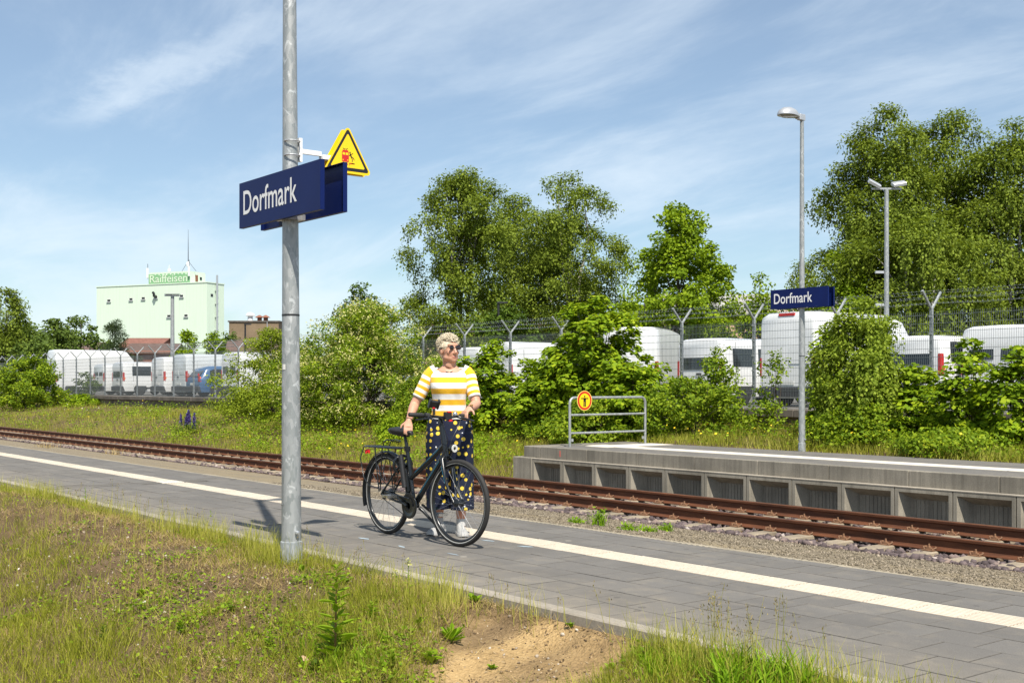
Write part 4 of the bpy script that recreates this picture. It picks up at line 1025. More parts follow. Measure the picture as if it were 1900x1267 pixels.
def gable(name, label, X0, X1, Yr, Ye, d, depth, wallm, roofm, off=0.0, flat=False):
    """gabled shed: ridge parallel to the picture, from bearing X0 to X1, ridge at row Yr and eaves at row Ye"""
    a = cam_pt(X0, Yr, d); c = cam_pt(X1, Yr, d); w = (c - a).length; mid = (a + c) / 2
    root = empty(name, (mid.x, mid.y, LOT_Z), YAW + off, label, 'building')
    zr = mid.z - LOT_Z; ze = CAM_Z - (Ye - HY) / FPX * (d - depth/2) - LOT_Z
    b = MB(); b.prism([(-depth/2, 0), (depth/2, 0), (depth/2, ze), (0, zr - .15), (-depth/2, ze)] if not flat else [(-depth/2, 0), (depth/2, 0), (depth/2, zr), (-depth/2, zr)], -w/2, w/2, 'x'); b.build('wall', wallm, root)
    if not flat:
        for sg in (-1, 1):
            b = MB(); b.prism([(0, zr), (sg * (depth/2 + .5), ze - .12), (sg * (depth/2 + .5), ze - .30), (0, zr - .18)], -w/2 - .4, w/2 + .4, 'x'); b.build('roof', roofm, root)
    else:
        b = MB(); b.box(-w/2 - .2, w/2 + .2, -depth/2 - .2, depth/2 + .2, zr, zr + .25); b.build('roof', M_WALLCAP, root)
    return root, w, zr, ze
bb, w, zr, _ = gable('brick_block', 'flat roofed brown brick block with three roof vents beside the tower', 436, 526, 600, 600, 215, 9, M_BRICK, None, 0, True)
def at_x(X, d, root): p = cam_pt(X, 600, d); return (p - Vector(root.location)).dot(Vector((ST, CT, 0)))
x = at_x(462, 211, bb); b = MB(); b.lathe([(.5, 0), (.45, 1.0), (.85, 1.0), (.8, 1.3), (.3, 1.6)], 12, Matrix.Translation((x, -3, zr + .2))); b.build('white_vent', M_WHITE, bb, 40)
for X_ in (479.5, 491):
    x = at_x(X_, 211, bb); b = MB(); b.box(x - .35, x + .35, -3.3, -2.7, zr + .2, zr + .95); b.loft([[(x - .75, -3.7, zr + .9), (x + .75, -3.7, zr + .9), (x + .75, -2.3, zr + .9), (x - .75, -2.3, zr + .9)], [(x - .1, -3.1, zr + 1.35), (x + .1, -3.1, zr + 1.35), (x + .1, -2.9, zr + 1.35), (x - .1, -2.9, zr + 1.35)]]); b.build('cowl', M_REDB, bb)
x = at_x(495, 210, bb); b = MB(); b.tube([(x, -4.65, 2), (x, -4.65, zr)], .09, 8); b.build('downpipe', M_ALU, bb)
gable('shed', 'long brick shed with a red brown roof at the foot of the mint tower', 240, 312, 627, 642, 255, 14, M_REDB, M_REDROOF)
gable('shed', 'low shed with a dark brown tiled roof behind the pine', 250, 330, 637, 652, 150, 12, M_REDB, M_TILEROOF, .12)
gable('shed', 'low dark roofed shed behind the long box van', 118, 196, 635, 650, 175, 12, M_REDB, M_TILEROOF, -.1)
gable('shed', 'brown roofed shed below the brick block with three vents', 428, 530, 633, 654, 165, 12, M_REDB, M_TILEROOF, .2)
gable('warehouse', 'pale peach warehouse with a grey sheet roof behind the round green tree', 1215, 1520, 546, 577, 92, 16, M_PEACH, M_GREYROOF, .10)
gable('warehouse', 'reddish brick warehouse glimpsed below the middle birches', 800, 1090, 598, 612, 100, 12, M_PEACH, M_REDROOF, -.05)
# ------------------------------------------------------------------ trees and shrubs
M_BARK = plain('bark_brown', (0.085, 0.065, 0.048), .9, var=.4, scale=8, bump=.5)
def birch_bark():
    t = NT('birch_bark'); s = t.tc(); n = t.noise(2.2, 4, .7, vec=t.mapping(s, (2, 2, 5)))
    t.set(color=t.ramp(n, [(.42, (.05, .045, .04)), (.52, (.42, .39, .34)), (.8, (.60, .57, .52))]), rough=.8); return t.m
M_BBARK = birch_bark()
L_BIRCH = leaf_mat('birch_leaf', (0.074, 0.108, 0.011), (0.155, 0.209, 0.022), (0.270, 0.331, 0.041), .40)
L_BIRCHY = leaf_mat('birch_leaf_light', (0.102, 0.150, 0.012), (0.198, 0.270, 0.024), (0.348, 0.420, 0.054), .42)
L_MAPLE = leaf_mat('maple_leaf', (.085, .145, .006), (.185, .285, .009), (.37, .44, .018), .45)
L_LIME = leaf_mat('lime_leaf', (0.090, 0.150, 0.006), (0.180, 0.270, 0.010), (0.312, 0.402, 0.019), .42)
L_DARK = leaf_mat('dark_leaf', (0.036, 0.070, 0.008), (0.074, 0.126, 0.012), (0.132, 0.198, 0.022), .36)
L_FAR = leaf_mat('far_leaf', (0.050, 0.083, 0.015), (0.094, 0.143, 0.022), (0.154, 0.209, 0.033), .36)
L_CHERRY = leaf_mat('cherry_leaf', (.070, .125, .007), (.155, .235, .010), (.31, .37, .02), .42)
L_BLOSSOM = leaf_mat('cream_blossom', (.34, .34, .09), (.52, .50, .18), (.68, .64, .30), .3, .6, 1.1)
L_WILLOW = leaf_mat('willow_leaf', (0.103, 0.149, 0.009), (0.196, 0.259, 0.016), (0.322, 0.380, 0.034), .42)
L_PINE = leaf_mat('pine_needles', (0.018, 0.035, 0.014), (0.040, 0.065, 0.022), (0.075, 0.105, 0.034), .15)
L_GRASS = leaf_mat('grass_green', (.105, .125, .010), (.225, .240, .022), (.40, .39, .055), .38)
L_DRY = leaf_mat('grass_dry', (0.230, 0.167, 0.069), (0.380, 0.276, 0.115), (0.552, 0.425, 0.196), .3, .7, 1.1)
L_WEED = leaf_mat('weed_leaf', (0.078, 0.144, 0.007), (0.168, 0.264, 0.012), (0.324, 0.420, 0.026), .4)
L_LUSH = leaf_mat('lush_blade', (0.081, 0.161, 0.005), (0.172, 0.299, 0.009), (0.310, 0.448, 0.021), .42)

def quads(P, N, size, aspect, g, tipdir=None, jitter=.9, bend=.0):
    """one four-cornered leaf at each point P; N is the preferred face normal"""
    n = len(P)
    N = N + g.normal(0, jitter, (n, 3)); N /= np.linalg.norm(N, axis=1, keepdims=True) + 1e-9
    D = g.normal(0, 1, (n, 3)) if tipdir is None else tipdir + g.normal(0, .35, (n, 3))
    D -= N * (D * N).sum(1, keepdims=True); D /= np.linalg.norm(D, axis=1, keepdims=True) + 1e-9
    S = np.cross(N, D); s = (size * g.uniform(.65, 1.3, n))[:, None]
    V = np.stack([P, P + D * s * .5 + S * s * aspect * .5, P + D * s - N * s * bend, P + D * s * .5 - S * s * aspect * .5], 1).reshape(-1, 3)
    return V, np.arange(n * 4).reshape(-1, 4)
def merge(parts):
    Vs, Fs, o = [], [], 0
    for V, F in parts: Vs.append(V); Fs.append(F + o); o += len(V)
    return np.concatenate(Vs), np.concatenate(Fs)

def env_profile(kind):
    if kind == 'round': return [0, .12, .35, .6, .82, 1], [.42, .78, 1.0, .92, .60, .05]
    if kind == 'birch': return [0, .15, .4, .65, .85, 1], [.62, .90, 1.0, .93, .72, .26]
    if kind == 'cone': return [0, .1, .3, .6, .85, 1], [.80, 1.0, 1.0, .82, .50, .12]
    if kind == 'bush': return [0, .1, .35, .6, .85, 1], [.86, 1.0, 1.0, .86, .55, .12]
    if kind == 'pine': return [0, .2, .5, .75, 1], [.9, 1.0, .75, .5, .15]

def clump_centres(g, n, R0, z0, z1, kind, flat=1.0, rough=.28, seed=0):
    zt, rt = env_profile(kind); out = []
    ph = g.uniform(0, 6.28, 6); am = g.uniform(.4, 1, 6)
    def lump(a, k): return 1 + rough * (am[0]*math.sin(2*a + ph[0] + 2*k) + am[1]*math.sin(3*a + ph[1] - 3*k) + .8*am[2]*math.sin(5*a + ph[2] + 5*k) + .8*am[3]*math.sin(9*k + ph[3])) * .5
    while len(out) < n:
        k = g.uniform(0, 1); a = g.uniform(0, 6.283); rr = np.interp(k, zt, rt) * lump(a, k)
        if g.uniform() > rr: continue
        q = (g.uniform() ** .42)
        if g.uniform() < .25: q *= .6
        out.append((R0 * rr * q * math.cos(a), R0 * rr * q * math.sin(a) * flat, z0 + (z1 - z0) * k))
    return np.array(out)

def plant(name, label, cat, loc, h, R0, kind, leafm, nclump, nleaf, lsize, clump_r, z0f=.12, stem=None, style='clump', aspect=.7, barkm=None, group=None, seed=1, blossoms=0, trunks=1, flat=1.0, rough=.28, droop=(.7, 1.8), stemr=None):
    g = np.random.default_rng(seed)
    root = empty(name, loc, 0, label, cat, group)
    z0, z1 = h * z0f, h
    C = clump_centres(g, nclump, R0, z0, z1 - clump_r * .5, kind, flat, rough)
    parts = []
    if style == 'clump' or style == 'maple':
        per = max(4, nleaf // nclump); n = nclump * per
        cc = np.repeat(C, per, 0); dv = g.normal(0, 1, (n, 3)); dv /= np.linalg.norm(dv, axis=1, keepdims=True)
        rad = clump_r * np.repeat(g.uniform(.6, 1.35, nclump), per) * g.uniform(.35, 1.0, n) ** .5
        P = cc + dv * rad[:, None] * np.array([1, 1, .62 if style == 'clump' else .42])
        out = P - np.array([0, 0, (z0 + z1) * .45]); out /= np.linalg.norm(out, axis=1, keepdims=True) + 1e-9
        N = dv * .5 + out * .45 + np.array([0, 0, .75 if style == 'clump' else 1.3])
        parts.append(quads(P, N, lsize, aspect, g, jitter=.8 if style == 'clump' else .5))
    elif style == 'birch':
        nsd = 26; per = max(3, nleaf // (nclump * nsd))
        dvt = g.normal(0, 1, (nclump * nsd, 3)); dvt *= (g.uniform(0, 1, nclump * nsd) ** .45 / np.linalg.norm(dvt, axis=1))[:, None]
        tops = np.repeat(C, nsd, 0) + dvt * np.array([1, 1, .45]) * (clump_r * np.repeat(g.uniform(.6, 1.25, nclump), nsd))[:, None]
        ln = g.uniform(droop[0], droop[1], len(tops)) * np.clip((tops[:, 2] - .2) / 1.2, .25, 1)
        out = tops[:, :2] / (np.linalg.norm(tops[:, :2], axis=1, keepdims=True) + 1e-6)
        t = g.uniform(0, 1, (len(tops), per)) ** .85
        P = tops[:, None, :] + np.concatenate([out[:, None, :] * (.30 * ln[:, None, None] * (t**.5)[..., None]), (-ln[:, None] * t)[..., None]], -1)
        P = P.reshape(-1, 3) + g.normal(0, lsize * .35, (P.shape[0] * P.shape[1], 3)); P[:, 2] = np.maximum(P[:, 2], .05)
        o3 = np.concatenate([np.repeat(out, per, 0), np.full((len(P), 1), .35)], 1)
        parts.append(quads(P, o3, lsize, aspect, g, np.tile(np.array([0, 0, -1.0]), (len(P), 1)), .7))
        # looser leaf tufts that give the boughs their tops
        k = len(P); dv = g.normal(0, 1, (k, 3)); dv *= (g.uniform(0, 1, k) ** .4 / np.linalg.norm(dv, axis=1))[:, None]; cc = C[g.integers(0, nclump, k)] + dv * clump_r * np.array([1, 1, .5])
        parts.append(quads(cc, np.tile(np.array([0, 0, .9]), (k, 1)) + cc / R0 * .3, lsize, aspect, g, None, .7))
    elif style == 'pine':
        per = max(6, nleaf // nclump); n = nclump * per; cc = np.repeat(C, per, 0)
        dv = g.normal(0, 1, (n, 3)) + np.array([0, 0, .35]); dv /= np.linalg.norm(dv, axis=1, keepdims=True)
        P = cc + dv * clump_r * g.uniform(.2, .8, n)[:, None] * np.array([1, 1, .6])
        parts.append(quads(P, g.normal(0, 1, (n, 3)), lsize, aspect, g, dv, .2))
    V, F = merge(parts)
    # the trunk and boughs
    bm_ = barkm or M_BARK; sr = stemr or max(.02, h * .016)
    tr = MB()
    for k in range(trunks):
        a = k * 6.283 / max(trunks, 1) + .5; spread = R0 * .30 if trunks > 1 else 0
        pts = [(spread * .25 * math.cos(a), spread * .25 * math.sin(a), -.1)]
        for i in range(1, 6): f_ = i / 5; pts.append((spread * f_ * math.cos(a) + g.normal(0, .03 * h * .3), spread * f_ * math.sin(a) + g.normal(0, .03 * h * .3), h * .86 * f_))
        tr.tube(pts, [sr * (1 - .85 * i / 5) for i in range(6)], 7)
        sel = C[g.permutation(len(C))[:max(4, int(16 / trunks))]]
        for c in sel:
            f_ = max(.12, min(.85, (c[2] - .22 * h) / h)); j = min(4, int(f_ * 5)); w = f_ * 5 - j
            p0 = Vector(pts[j]).lerp(Vector(pts[j + 1]), w); p2 = Vector(c); pm = p0.lerp(p2, .55) + Vector((0, 0, h * .03))
            rr = sr * (1 - .8 * f_) * .55
            tr.tube([p0, pm, p2], [rr, rr * .6, rr * .2], 5)
    tr.build('trunk', bm_, root, 60)
    link('crown', np_mesh('crown', V, F, leafm), root)
    if blossoms:
        g2 = np.random.default_rng(seed + 99); ci = C[g2.integers(0, nclump, blossoms)]
        dv = g2.normal(0, 1, (blossoms, 3)); dv[:, 2] = np.abs(dv[:, 2]) * .5; dv /= np.linalg.norm(dv, axis=1, keepdims=True)
        p0 = ci + dv * clump_r * 1.02; out = p0.copy(); out[:, 2] -= h * .4; out /= np.linalg.norm(out, axis=1, keepdims=True); ps = []
        hang = (dv + out * .6 + np.array([0, 0, -.15])); hang /= np.linalg.norm(hang, axis=1, keepdims=True)
        for i in range(4): ps.append(quads(p0 + hang * (.035 * i), hang + np.array([0, 0, .6]), .056, .75, g2, None, 1.0))
        V, F = merge(ps); link('blossom', np_mesh('blossom', V, F, L_BLOSSOM), root)
    return root

def at(X, d): p = cam_pt(X, HY, d); return (p.x, p.y)
def tree_at(X, Ytop, d, wpx, name, label, **k):
    x, y = at(X, d); h = CAM_Z + (HY - Ytop) / FPX * d - LOT_Z; R0 = .98 * wpx / 2 / FPX * d
    return plant(name, label, 'tree', (x, y, LOT_Z), h, R0, group='trees beyond the vehicle yard', **k)
B = dict(kind='birch', leafm=L_BIRCH, style='birch', aspect=.62, barkm=M_BBARK)
tree_at(858, 306, 70, 205, 'birch_tree', 'left one of the two tall drooping birches in the middle', nclump=210, nleaf=36000, lsize=.16, clump_r=.78, z0f=.16, seed=21, trunks=3, stemr=.16, rough=.4, droop=(.3, 1.0), **B)
tree_at(1058, 316, 73, 225, 'birch_tree', 'second tall drooping birch in the middle, next to the round green tree', nclump=210, nleaf=36000, lsize=.16, clump_r=.78, z0f=.14, seed=22, trunks=3, stemr=.16, rough=.38, droop=(.3, 1.0), **B)
tree_at(968, 350, 78, 200, 'birch_tree', 'lower birch filling the gap between the two middle birches', nclump=100, nleaf=26000, lsize=.17, clump_r=1.0, z0f=.12, seed=23, trunks=2, stemr=.14, **B)
tree_at(1262, 378, 66, 250, 'maple_tree', 'round bright green tree right of the middle birches', kind='cone', leafm=L_LIME, style='clump', nclump=270, nleaf=38000, lsize=.185, clump_r=.66, z0f=.10, seed=24, aspect=.8, stemr=.17, rough=.3)
tree_at(1640, 184, 60, 215, 'birch_tree', 'tall birch behind the pole with two floodlights', nclump=220, nleaf=36000, lsize=.155, clump_r=.76, z0f=.14, seed=25, trunks=2, stemr=.17, rough=.4, droop=(.3, 1.1), **B)
tree_at(1755, 198, 63, 215, 'birch_tree', 'tall birch in the centre of the big right hand clump', nclump=220, nleaf=36000, lsize=.155, clump_r=.76, z0f=.12, seed=26, trunks=2, stemr=.17, rough=.38, droop=(.3, 1.1), **B)
tree_at(1866, 208, 61, 190, 'birch_tree', 'tall birch near the edge of the picture in the right hand clump', nclump=190, nleaf=32000, lsize=.155, clump_r=.76, z0f=.14, seed=27, trunks=2, stemr=.16, rough=.4, droop=(.3, 1.1), **B)
tree_at(1700, 395, 56, 300, 'birch_tree', 'broad low birch crown below the three tall right hand birches', nclump=110, nleaf=26000, lsize=.16, clump_r=.95, z0f=.08, seed=28, trunks=3, stemr=.14, rough=.4, **B)
tree_at(1905, 360, 66, 200, 'dark_tree', 'dark leafy tree at the picture edge beneath the right hand birches', kind='round', leafm=L_DARK, style='clump', nclump=120, nleaf=14000, lsize=.22, clump_r=.7, z0f=.06, seed=29, stemr=.2)
tree_at(1560, 455, 57, 120, 'dark_tree', 'green bushy tree left below the right hand birches', kind='round', leafm=L_LIME, style='clump', nclump=90, nleaf=9000, lsize=.18, clump_r=.6, z0f=.06, seed=30, stemr=.12)
tree_at(1497, 462, 80, 80, 'birch_tree', 'hazy small birch just behind the far lamp post', nclump=60, nleaf=7000, lsize=.17, clump_r=.7, z0f=.1, seed=31, stemr=.1, **B)
tree_at(1408, 497, 62, 78, 'dark_tree', 'small dark green tree left of the far station sign', kind='round', leafm=L_LIME, style='clump', nclump=60, nleaf=6500, lsize=.17, clump_r=.5, z0f=.05, seed=32, stemr=.09)
tree_at(940, 556, 63, 150, 'dark_tree', 'dark green bushy tree at the foot of the middle birches', kind='round', leafm=L_DARK, style='clump', nclump=80, nleaf=8000, lsize=.18, clump_r=.6, z0f=.05, seed=33, stemr=.09)
tree_at(672, 515, 80, 118, 'oak_tree', 'dark oak crown rising behind the blossoming shrub', kind='round', leafm=L_DARK, style='clump', nclump=70, nleaf=8000, lsize=.2, clump_r=.65, z0f=.1, seed=34, stemr=.2)
tree_at(10, 528, 112, 82, 'birch_tree', 'distant birch cut by the picture edge above the round left bush', nclump=70, nleaf=8000, lsize=.25, clump_r=.8, z0f=.1, seed=35, stemr=.14, **B)
for i, (X, Yt, d, w, lab) in enumerate(((52, 586, 125, 135, 'pale distant round tree right of the far left birch'), (100, 584, 140, 105, 'distant round tree left of the tower, smaller of the pair'), (150, 573, 150, 150, 'distant dark round tree touching the left side of the tower'),
                                        (424, 612, 190, 40, 'tiny distant tree between tower and brick block'))):
    tree_at(X, Yt, d, w, 'distant_tree', lab, kind='round', leafm=L_FAR, style='clump', nclump=90, nleaf=9000, lsize=.36, clump_r=1.05, z0f=.02, seed=40 + i, stemr=.15)
tree_at(75, 622, 108, 120, 'distant_tree', 'olive scrubby tree behind the left bush and the box van', kind='bush', leafm=L_FAR, style='clump', nclump=80, nleaf=8000, lsize=.28, clump_r=.85, z0f=.02, seed=47, stemr=.1)
tree_at(213, 588, 98, 84, 'pine_tree', 'dark irregular pine in front of the tower', kind='pine', leafm=L_PINE, style='pine', nclump=60, nleaf=8000, lsize=.28, clump_r=.66, z0f=.18, seed=50, aspect=.16, stemr=.13)
tree_at(344, 603, 104, 52, 'young_tree', 'bright young tree at the foot of the tower, beside the yard pole', kind='round', leafm=L_LIME, style='clump', nclump=36, nleaf=3500, lsize=.24, clump_r=.55, z0f=.1, seed=51, stemr=.08)
tree_at(402, 611, 104, 70, 'young_tree', 'bright young tree in front of the right corner of the tower', kind='round', leafm=L_LIME, style='clump', nclump=40, nleaf=3800, lsize=.24, clump_r=.55, z0f=.1, seed=52, stemr=.08)
for i, (X, Yt, d, w) in enumerate(((560, 640, 120, 130), (650, 640, 118, 130), (745, 632, 115, 120), (1130, 560, 85, 110), (1330, 600, 80, 110), (1450, 560, 85, 90))):
    tree_at(X, Yt, d, w, 'dark_tree', ('dark background tree behind the pole', 'dark background tree behind the blossoming shrub', 'dark background tree behind the head of the woman', 'background tree behind the big maple shrub', 'low background tree before the peach warehouse', 'background tree behind the far station sign')[i], kind='round', leafm=L_DARK if i < 3 else L_LIME, style='clump', nclump=50, nleaf=4500, lsize=.28, clump_r=.8, z0f=.02, seed=60 + i, stemr=.1)

def shrub_at(X, y, Ytop, wpx, name, label, lean=0, cat='shrub', **k):
    x = px(X, y); d = -x * CT + y * ST; z = float(gz(x, y)); h = CAM_Z + (HY - Ytop) / FPX * d - z; R0 = 1.08 * wpx / 2 / FPX * d
    return plant(name, label, cat, (x, y, z), h, R0, group='shrubs before the fence', **k)
MP = dict(kind='bush', leafm=L_MAPLE, style='maple', aspect=.95, barkm=M_BARK)
shrub_at(52, 20.6, 655, 135, 'shrub', 'dense rounded bright green bush at the left picture edge', kind='bush', leafm=L_CHERRY, style='clump', nclump=130, nleaf=13000, lsize=.14, clump_r=.42, z0f=.05, seed=70, trunks=4, stemr=.04, rough=.3)
shrub_at(-45, 20.6, 665, 120, 'shrub', 'bright green bush cut by the left picture edge, beyond the rounded bush', kind='bush', leafm=L_CHERRY, style='clump', nclump=90, nleaf=8000, lsize=.15, clump_r=.45, z0f=.05, seed=69, trunks=4, stemr=.04)
shrub_at(158, 24.2, 686, 50, 'shrub', 'brownish olive shrub standing behind the fence beside the box van', kind='bush', leafm=L_FAR, style='clump', nclump=40, nleaf=3000, lsize=.12, clump_r=.3, z0f=.05, seed=71, trunks=3, stemr=.03)
shrub_at(155, 22.3, 728, 62, 'shrub', 'low bright shrub against the wall right of the left bush', kind='bush', leafm=L_MAPLE, style='clump', nclump=40, nleaf=3200, lsize=.11, clump_r=.28, z0f=.02, seed=72, trunks=3, stemr=.02)
shrub_at(505, 21.2, 604, 165, 'shrub', 'loose willow like shrub left of the near pole', kind='bush', leafm=L_WILLOW, style='clump', nclump=210, nleaf=21000, lsize=.11, clump_r=.36, z0f=.03, seed=73, trunks=6, stemr=.03, rough=.5, aspect=.45)
shrub_at(684, 20.9, 560, 305, 'blossoming_shrub', 'large blossoming shrub with cream flower clusters behind the woman', kind='bush', leafm=L_CHERRY, style='clump', nclump=330, nleaf=36000, lsize=.10, clump_r=.36, z0f=.04, seed=74, trunks=6, stemr=.05, rough=.3, blossoms=3800, aspect=.5)
shrub_at(590, 20.6, 640, 120, 'shrub', 'dark green shrub just right of the near pole, under the blossoming one', kind='bush', leafm=L_CHERRY, style='clump', nclump=110, nleaf=11000, lsize=.10, clump_r=.34, z0f=.03, seed=75, trunks=5, stemr=.03, blossoms=350, aspect=.55)
shrub_at(730, 18.6, 770, 75, 'shrub', 'low yellowish shrub in the grass beside the bicycle saddle', kind='bush', leafm=L_MAPLE, style='clump', nclump=46, nleaf=4200, lsize=.075, clump_r=.20, z0f=.02, seed=76, trunks=4, stemr=.014, aspect=.55)
shrub_at(690, 21.8, 548, 90, 'shrub', 'thin leafy shoots rising above the blossoming shrub', kind='cone', leafm=L_CHERRY, style='clump', nclump=60, nleaf=4200, lsize=.11, clump_r=.28, z0f=.4, seed=77, trunks=3, stemr=.025, aspect=.5)
shrub_at(912, 20.6, 624, 170, 'maple_shrub', 'maple shrub right beside the shoulder of the woman', nclump=120, nleaf=11500, lsize=.115, clump_r=.30, z0f=.03, seed=80, trunks=5, stemr=.028, rough=.45, **MP)
shrub_at(1005, 20.2, 690, 130, 'maple_shrub', 'lower maple shrub left of the railing', nclump=90, nleaf=8500, lsize=.11, clump_r=.28, z0f=.03, seed=81, trunks=5, stemr=.024, rough=.45, **MP)
shrub_at(1105, 20.9, 545, 215, 'maple_shrub', 'tallest maple shrub behind the railing with reddish tips', nclump=210, nleaf=21000, lsize=.12, clump_r=.33, z0f=.03, seed=82, trunks=6, stemr=.035, rough=.42, **MP)
shrub_at(1175, 20.2, 650, 120, 'maple_shrub', 'maple shrub at the far end of the railing', nclump=100, nleaf=9000, lsize=.11, clump_r=.3, z0f=.03, seed=83, trunks=5, stemr=.025, rough=.4, **MP)
shrub_at(1100, 19.4, 735, 190, 'shrub', 'low leafy thicket right behind the railing bars', kind='bush', leafm=L_CHERRY, style='clump', nclump=110, nleaf=10000, lsize=.085, clump_r=.26, z0f=.02, seed=84, trunks=5, stemr=.018, aspect=.6)
shrub_at(1285, 20.4, 690, 190, 'shrub', 'loose leafy shrub below the low white van', kind='bush', leafm=L_CHERRY, style='clump', nclump=100, nleaf=9000, lsize=.09, clump_r=.26, z0f=.02, seed=85, trunks=6, stemr=.018, rough=.5, aspect=.6)
shrub_at(1332, 21.6, 640, 90, 'shrub', 'thin twiggy shoots in front of the low white van', kind='bush', leafm=L_CHERRY, style='clump', nclump=70, nleaf=3200, lsize=.085, clump_r=.2, z0f=.25, seed=86, trunks=4, stemr=.012, rough=.5, aspect=.6)
shrub_at(1606, 20.0, 520, 170, 'birch_sapling', 'weeping birch sapling right of the far lamp post', kind='cone', leafm=L_BIRCHY, style='birch', nclump=60, nleaf=20000, lsize=.068, clump_r=.30, z0f=.10, seed=87, trunks=2, stemr=.035, droop=(.35, .9), rough=.45, aspect=.7, barkm=M_BARK)
shrub_at(1538, 21.2, 605, 60, 'maple_shrub', 'narrow maple shrub between the far lamp post and the birch sapling', nclump=80, nleaf=6000, lsize=.11, clump_r=.26, z0f=.03, seed=88, trunks=4, stemr=.02, rough=.4, **MP)
shrub_at(1708, 20.6, 668, 150, 'maple_shrub', 'low maple shrub right of the birch sapling', nclump=60, nleaf=4600, lsize=.10, clump_r=.25, z0f=.03, seed=89, trunks=5, stemr=.02, rough=.45, **MP)
shrub_at(1800, 20.2, 622, 140, 'maple_shrub', 'upright maple shrub second from the right picture edge', nclump=56, nleaf=4000, lsize=.10, clump_r=.25, z0f=.03, seed=90, trunks=5, stemr=.02, rough=.5, **MP)
shrub_at(1890, 20.0, 625, 120, 'maple_shrub', 'maple shrub cut by the right picture edge', nclump=64, nleaf=4600, lsize=.10, clump_r=.25, z0f=.03, seed=91, trunks=5, stemr=.02, rough=.45, **MP)
shrub_at(1780, 19.2, 790, 240, 'shrub', 'dark low undergrowth behind the far platform at the right', kind='bush', leafm=L_CHERRY, style='clump', nclump=120, nleaf=10000, lsize=.08, clump_r=.24, z0f=.02, seed=92, trunks=6, stemr=.016, aspect=.6)
shrub_at(1590, 19.3, 740, 150, 'shrub', 'low undergrowth at the foot of the birch sapling', kind='bush', leafm=L_CHERRY, style='clump', nclump=80, nleaf=7000, lsize=.08, clump_r=.22, z0f=.02, seed=93, trunks=5, stemr=.016, aspect=.6)
shrub_at(832, 21.2, 668, 130, 'shrub', 'dark leafy shrub right behind the back of the woman', kind='bush', leafm=L_CHERRY, style='clump', nclump=90, nleaf=9000, lsize=.10, clump_r=.32, z0f=.03, seed=94, trunks=4, stemr=.025, aspect=.55)
shrub_at(1440, 21.4, 640, 70, 'shrub', 'thin leafy shoots left of the far lamp post', kind='bush', leafm=L_CHERRY, style='clump', nclump=24, nleaf=900, lsize=.085, clump_r=.2, z0f=.05, seed=95, trunks=4, stemr=.012, rough=.5, aspect=.6)
shrub_at(1045, 20.5, 650, 120, 'maple_shrub', 'middle maple shrub between the lower and the tallest one', nclump=90, nleaf=8500, lsize=.115, clump_r=.30, z0f=.03, seed=96, trunks=5, stemr=.025, rough=.4, **MP)
shrub_at(455, 21.6, 690, 70, 'shrub', 'low shrub at the wall left of the willow like one', kind='bush', leafm=L_WILLOW, style='clump', nclump=50, nleaf=4200, lsize=.10, clump_r=.28, z0f=.03, seed=97, trunks=4, stemr=.02, aspect=.5)
shrub_at(770, 20.4, 700, 110, 'shrub', 'bright low shrub between the blossoming shrub and the woman', kind='bush', leafm=L_CHERRY, style='clump', nclump=80, nleaf=7500, lsize=.09, clump_r=.28, z0f=.03, seed=98, trunks=4, stemr=.02, aspect=.55)
# ------------------------------------------------------------------ grass, weeds and small ground things
def blades(P, h, w, lean, g, curl=.5, single=False):
    n = len(P); a = g.uniform(0, 6.283, n); la = g.uniform(0, 6.283, n)
    side = np.stack([np.cos(a), np.sin(a), np.zeros(n)], -1) * (w / 2)[:, None]
    ld = np.stack([np.cos(la), np.sin(la), np.zeros(n)], -1) * (lean * h)[:, None]
    up = np.zeros((n, 3)); up[:, 2] = h
    if single:
        t = P + up * (1 - .25 * np.clip(lean, 0, 1))[:, None] + ld
        return np.stack([P - side, P + side, t + side * .15, t - side * .15], 1).reshape(-1, 3), np.arange(n * 4).reshape(-1, 4)
    m = P + up * .55 + ld * (.55 * (1 - curl)); t = P + up * (1 - .25 * np.clip(lean, 0, 1))[:, None] + ld
    V = np.stack([P - side, P + side, m + side * .8, m - side * .8, t + side * .12, t - side * .12], 1).reshape(-1, 3)
    i = (np.arange(n) * 6)[:, None]
    F = np.concatenate([i + np.array([[0, 1, 2, 3]]), i + np.array([[3, 2, 4, 5]])], 1).reshape(-1, 4)
    return V, F
_D = np.concatenate([np.arange(3, 12, .01), np.arange(12, 60, .1)])
def ground_at(X, Y):                # where the ground is met in a viewing direction
    r = (X - CX) / FPX * _D; x = -_D * CT + r * ST; y = _D * ST + r * CT; z = CAM_Z - (Y - HY) / FPX * _D
    k = np.nonzero(z <= np.interp(y, PROF_Y, PROF_Z) + .30)[0]
    if not len(k): return None
    k = k[k <= k[0] + 700]; q = gz(x[k], y[k]); h = np.nonzero(z[k] <= q)[0]
    if not len(h): return None
    i = k[h[0]]; return Vector((float(x[i]), float(y[i]), float(q[h[0]])))
def scatter(g, n, y0, y1, X0=-150, X1=2050, keep=None, cluster=0, cr=.05):
    if cluster:
        m = max(1, n // cluster); y = g.uniform(y0, y1, m); X = g.uniform(X0, X1, m)
        t = (X - CX) / FPX; x = y * (t * ST - CT) / (ST + t * CT)
        x = np.repeat(x, cluster) + g.normal(0, cr, m * cluster); y = np.repeat(y, cluster) + g.normal(0, cr, m * cluster)
    else:
        y = g.uniform(y0, y1, n); X = g.uniform(X0, X1, n); t = (X - CX) / FPX; x = y * (t * ST - CT) / (ST + t * CT)
    if keep is not None:
        k = g.uniform(size=len(x)) < keep(x, y); x, y = x[k], y[k]
    k = (y < 4.21) | (y > 7.05); x, y = x[k], y[k]
    return np.stack([x, y, gz(x, y) - .004], -1)
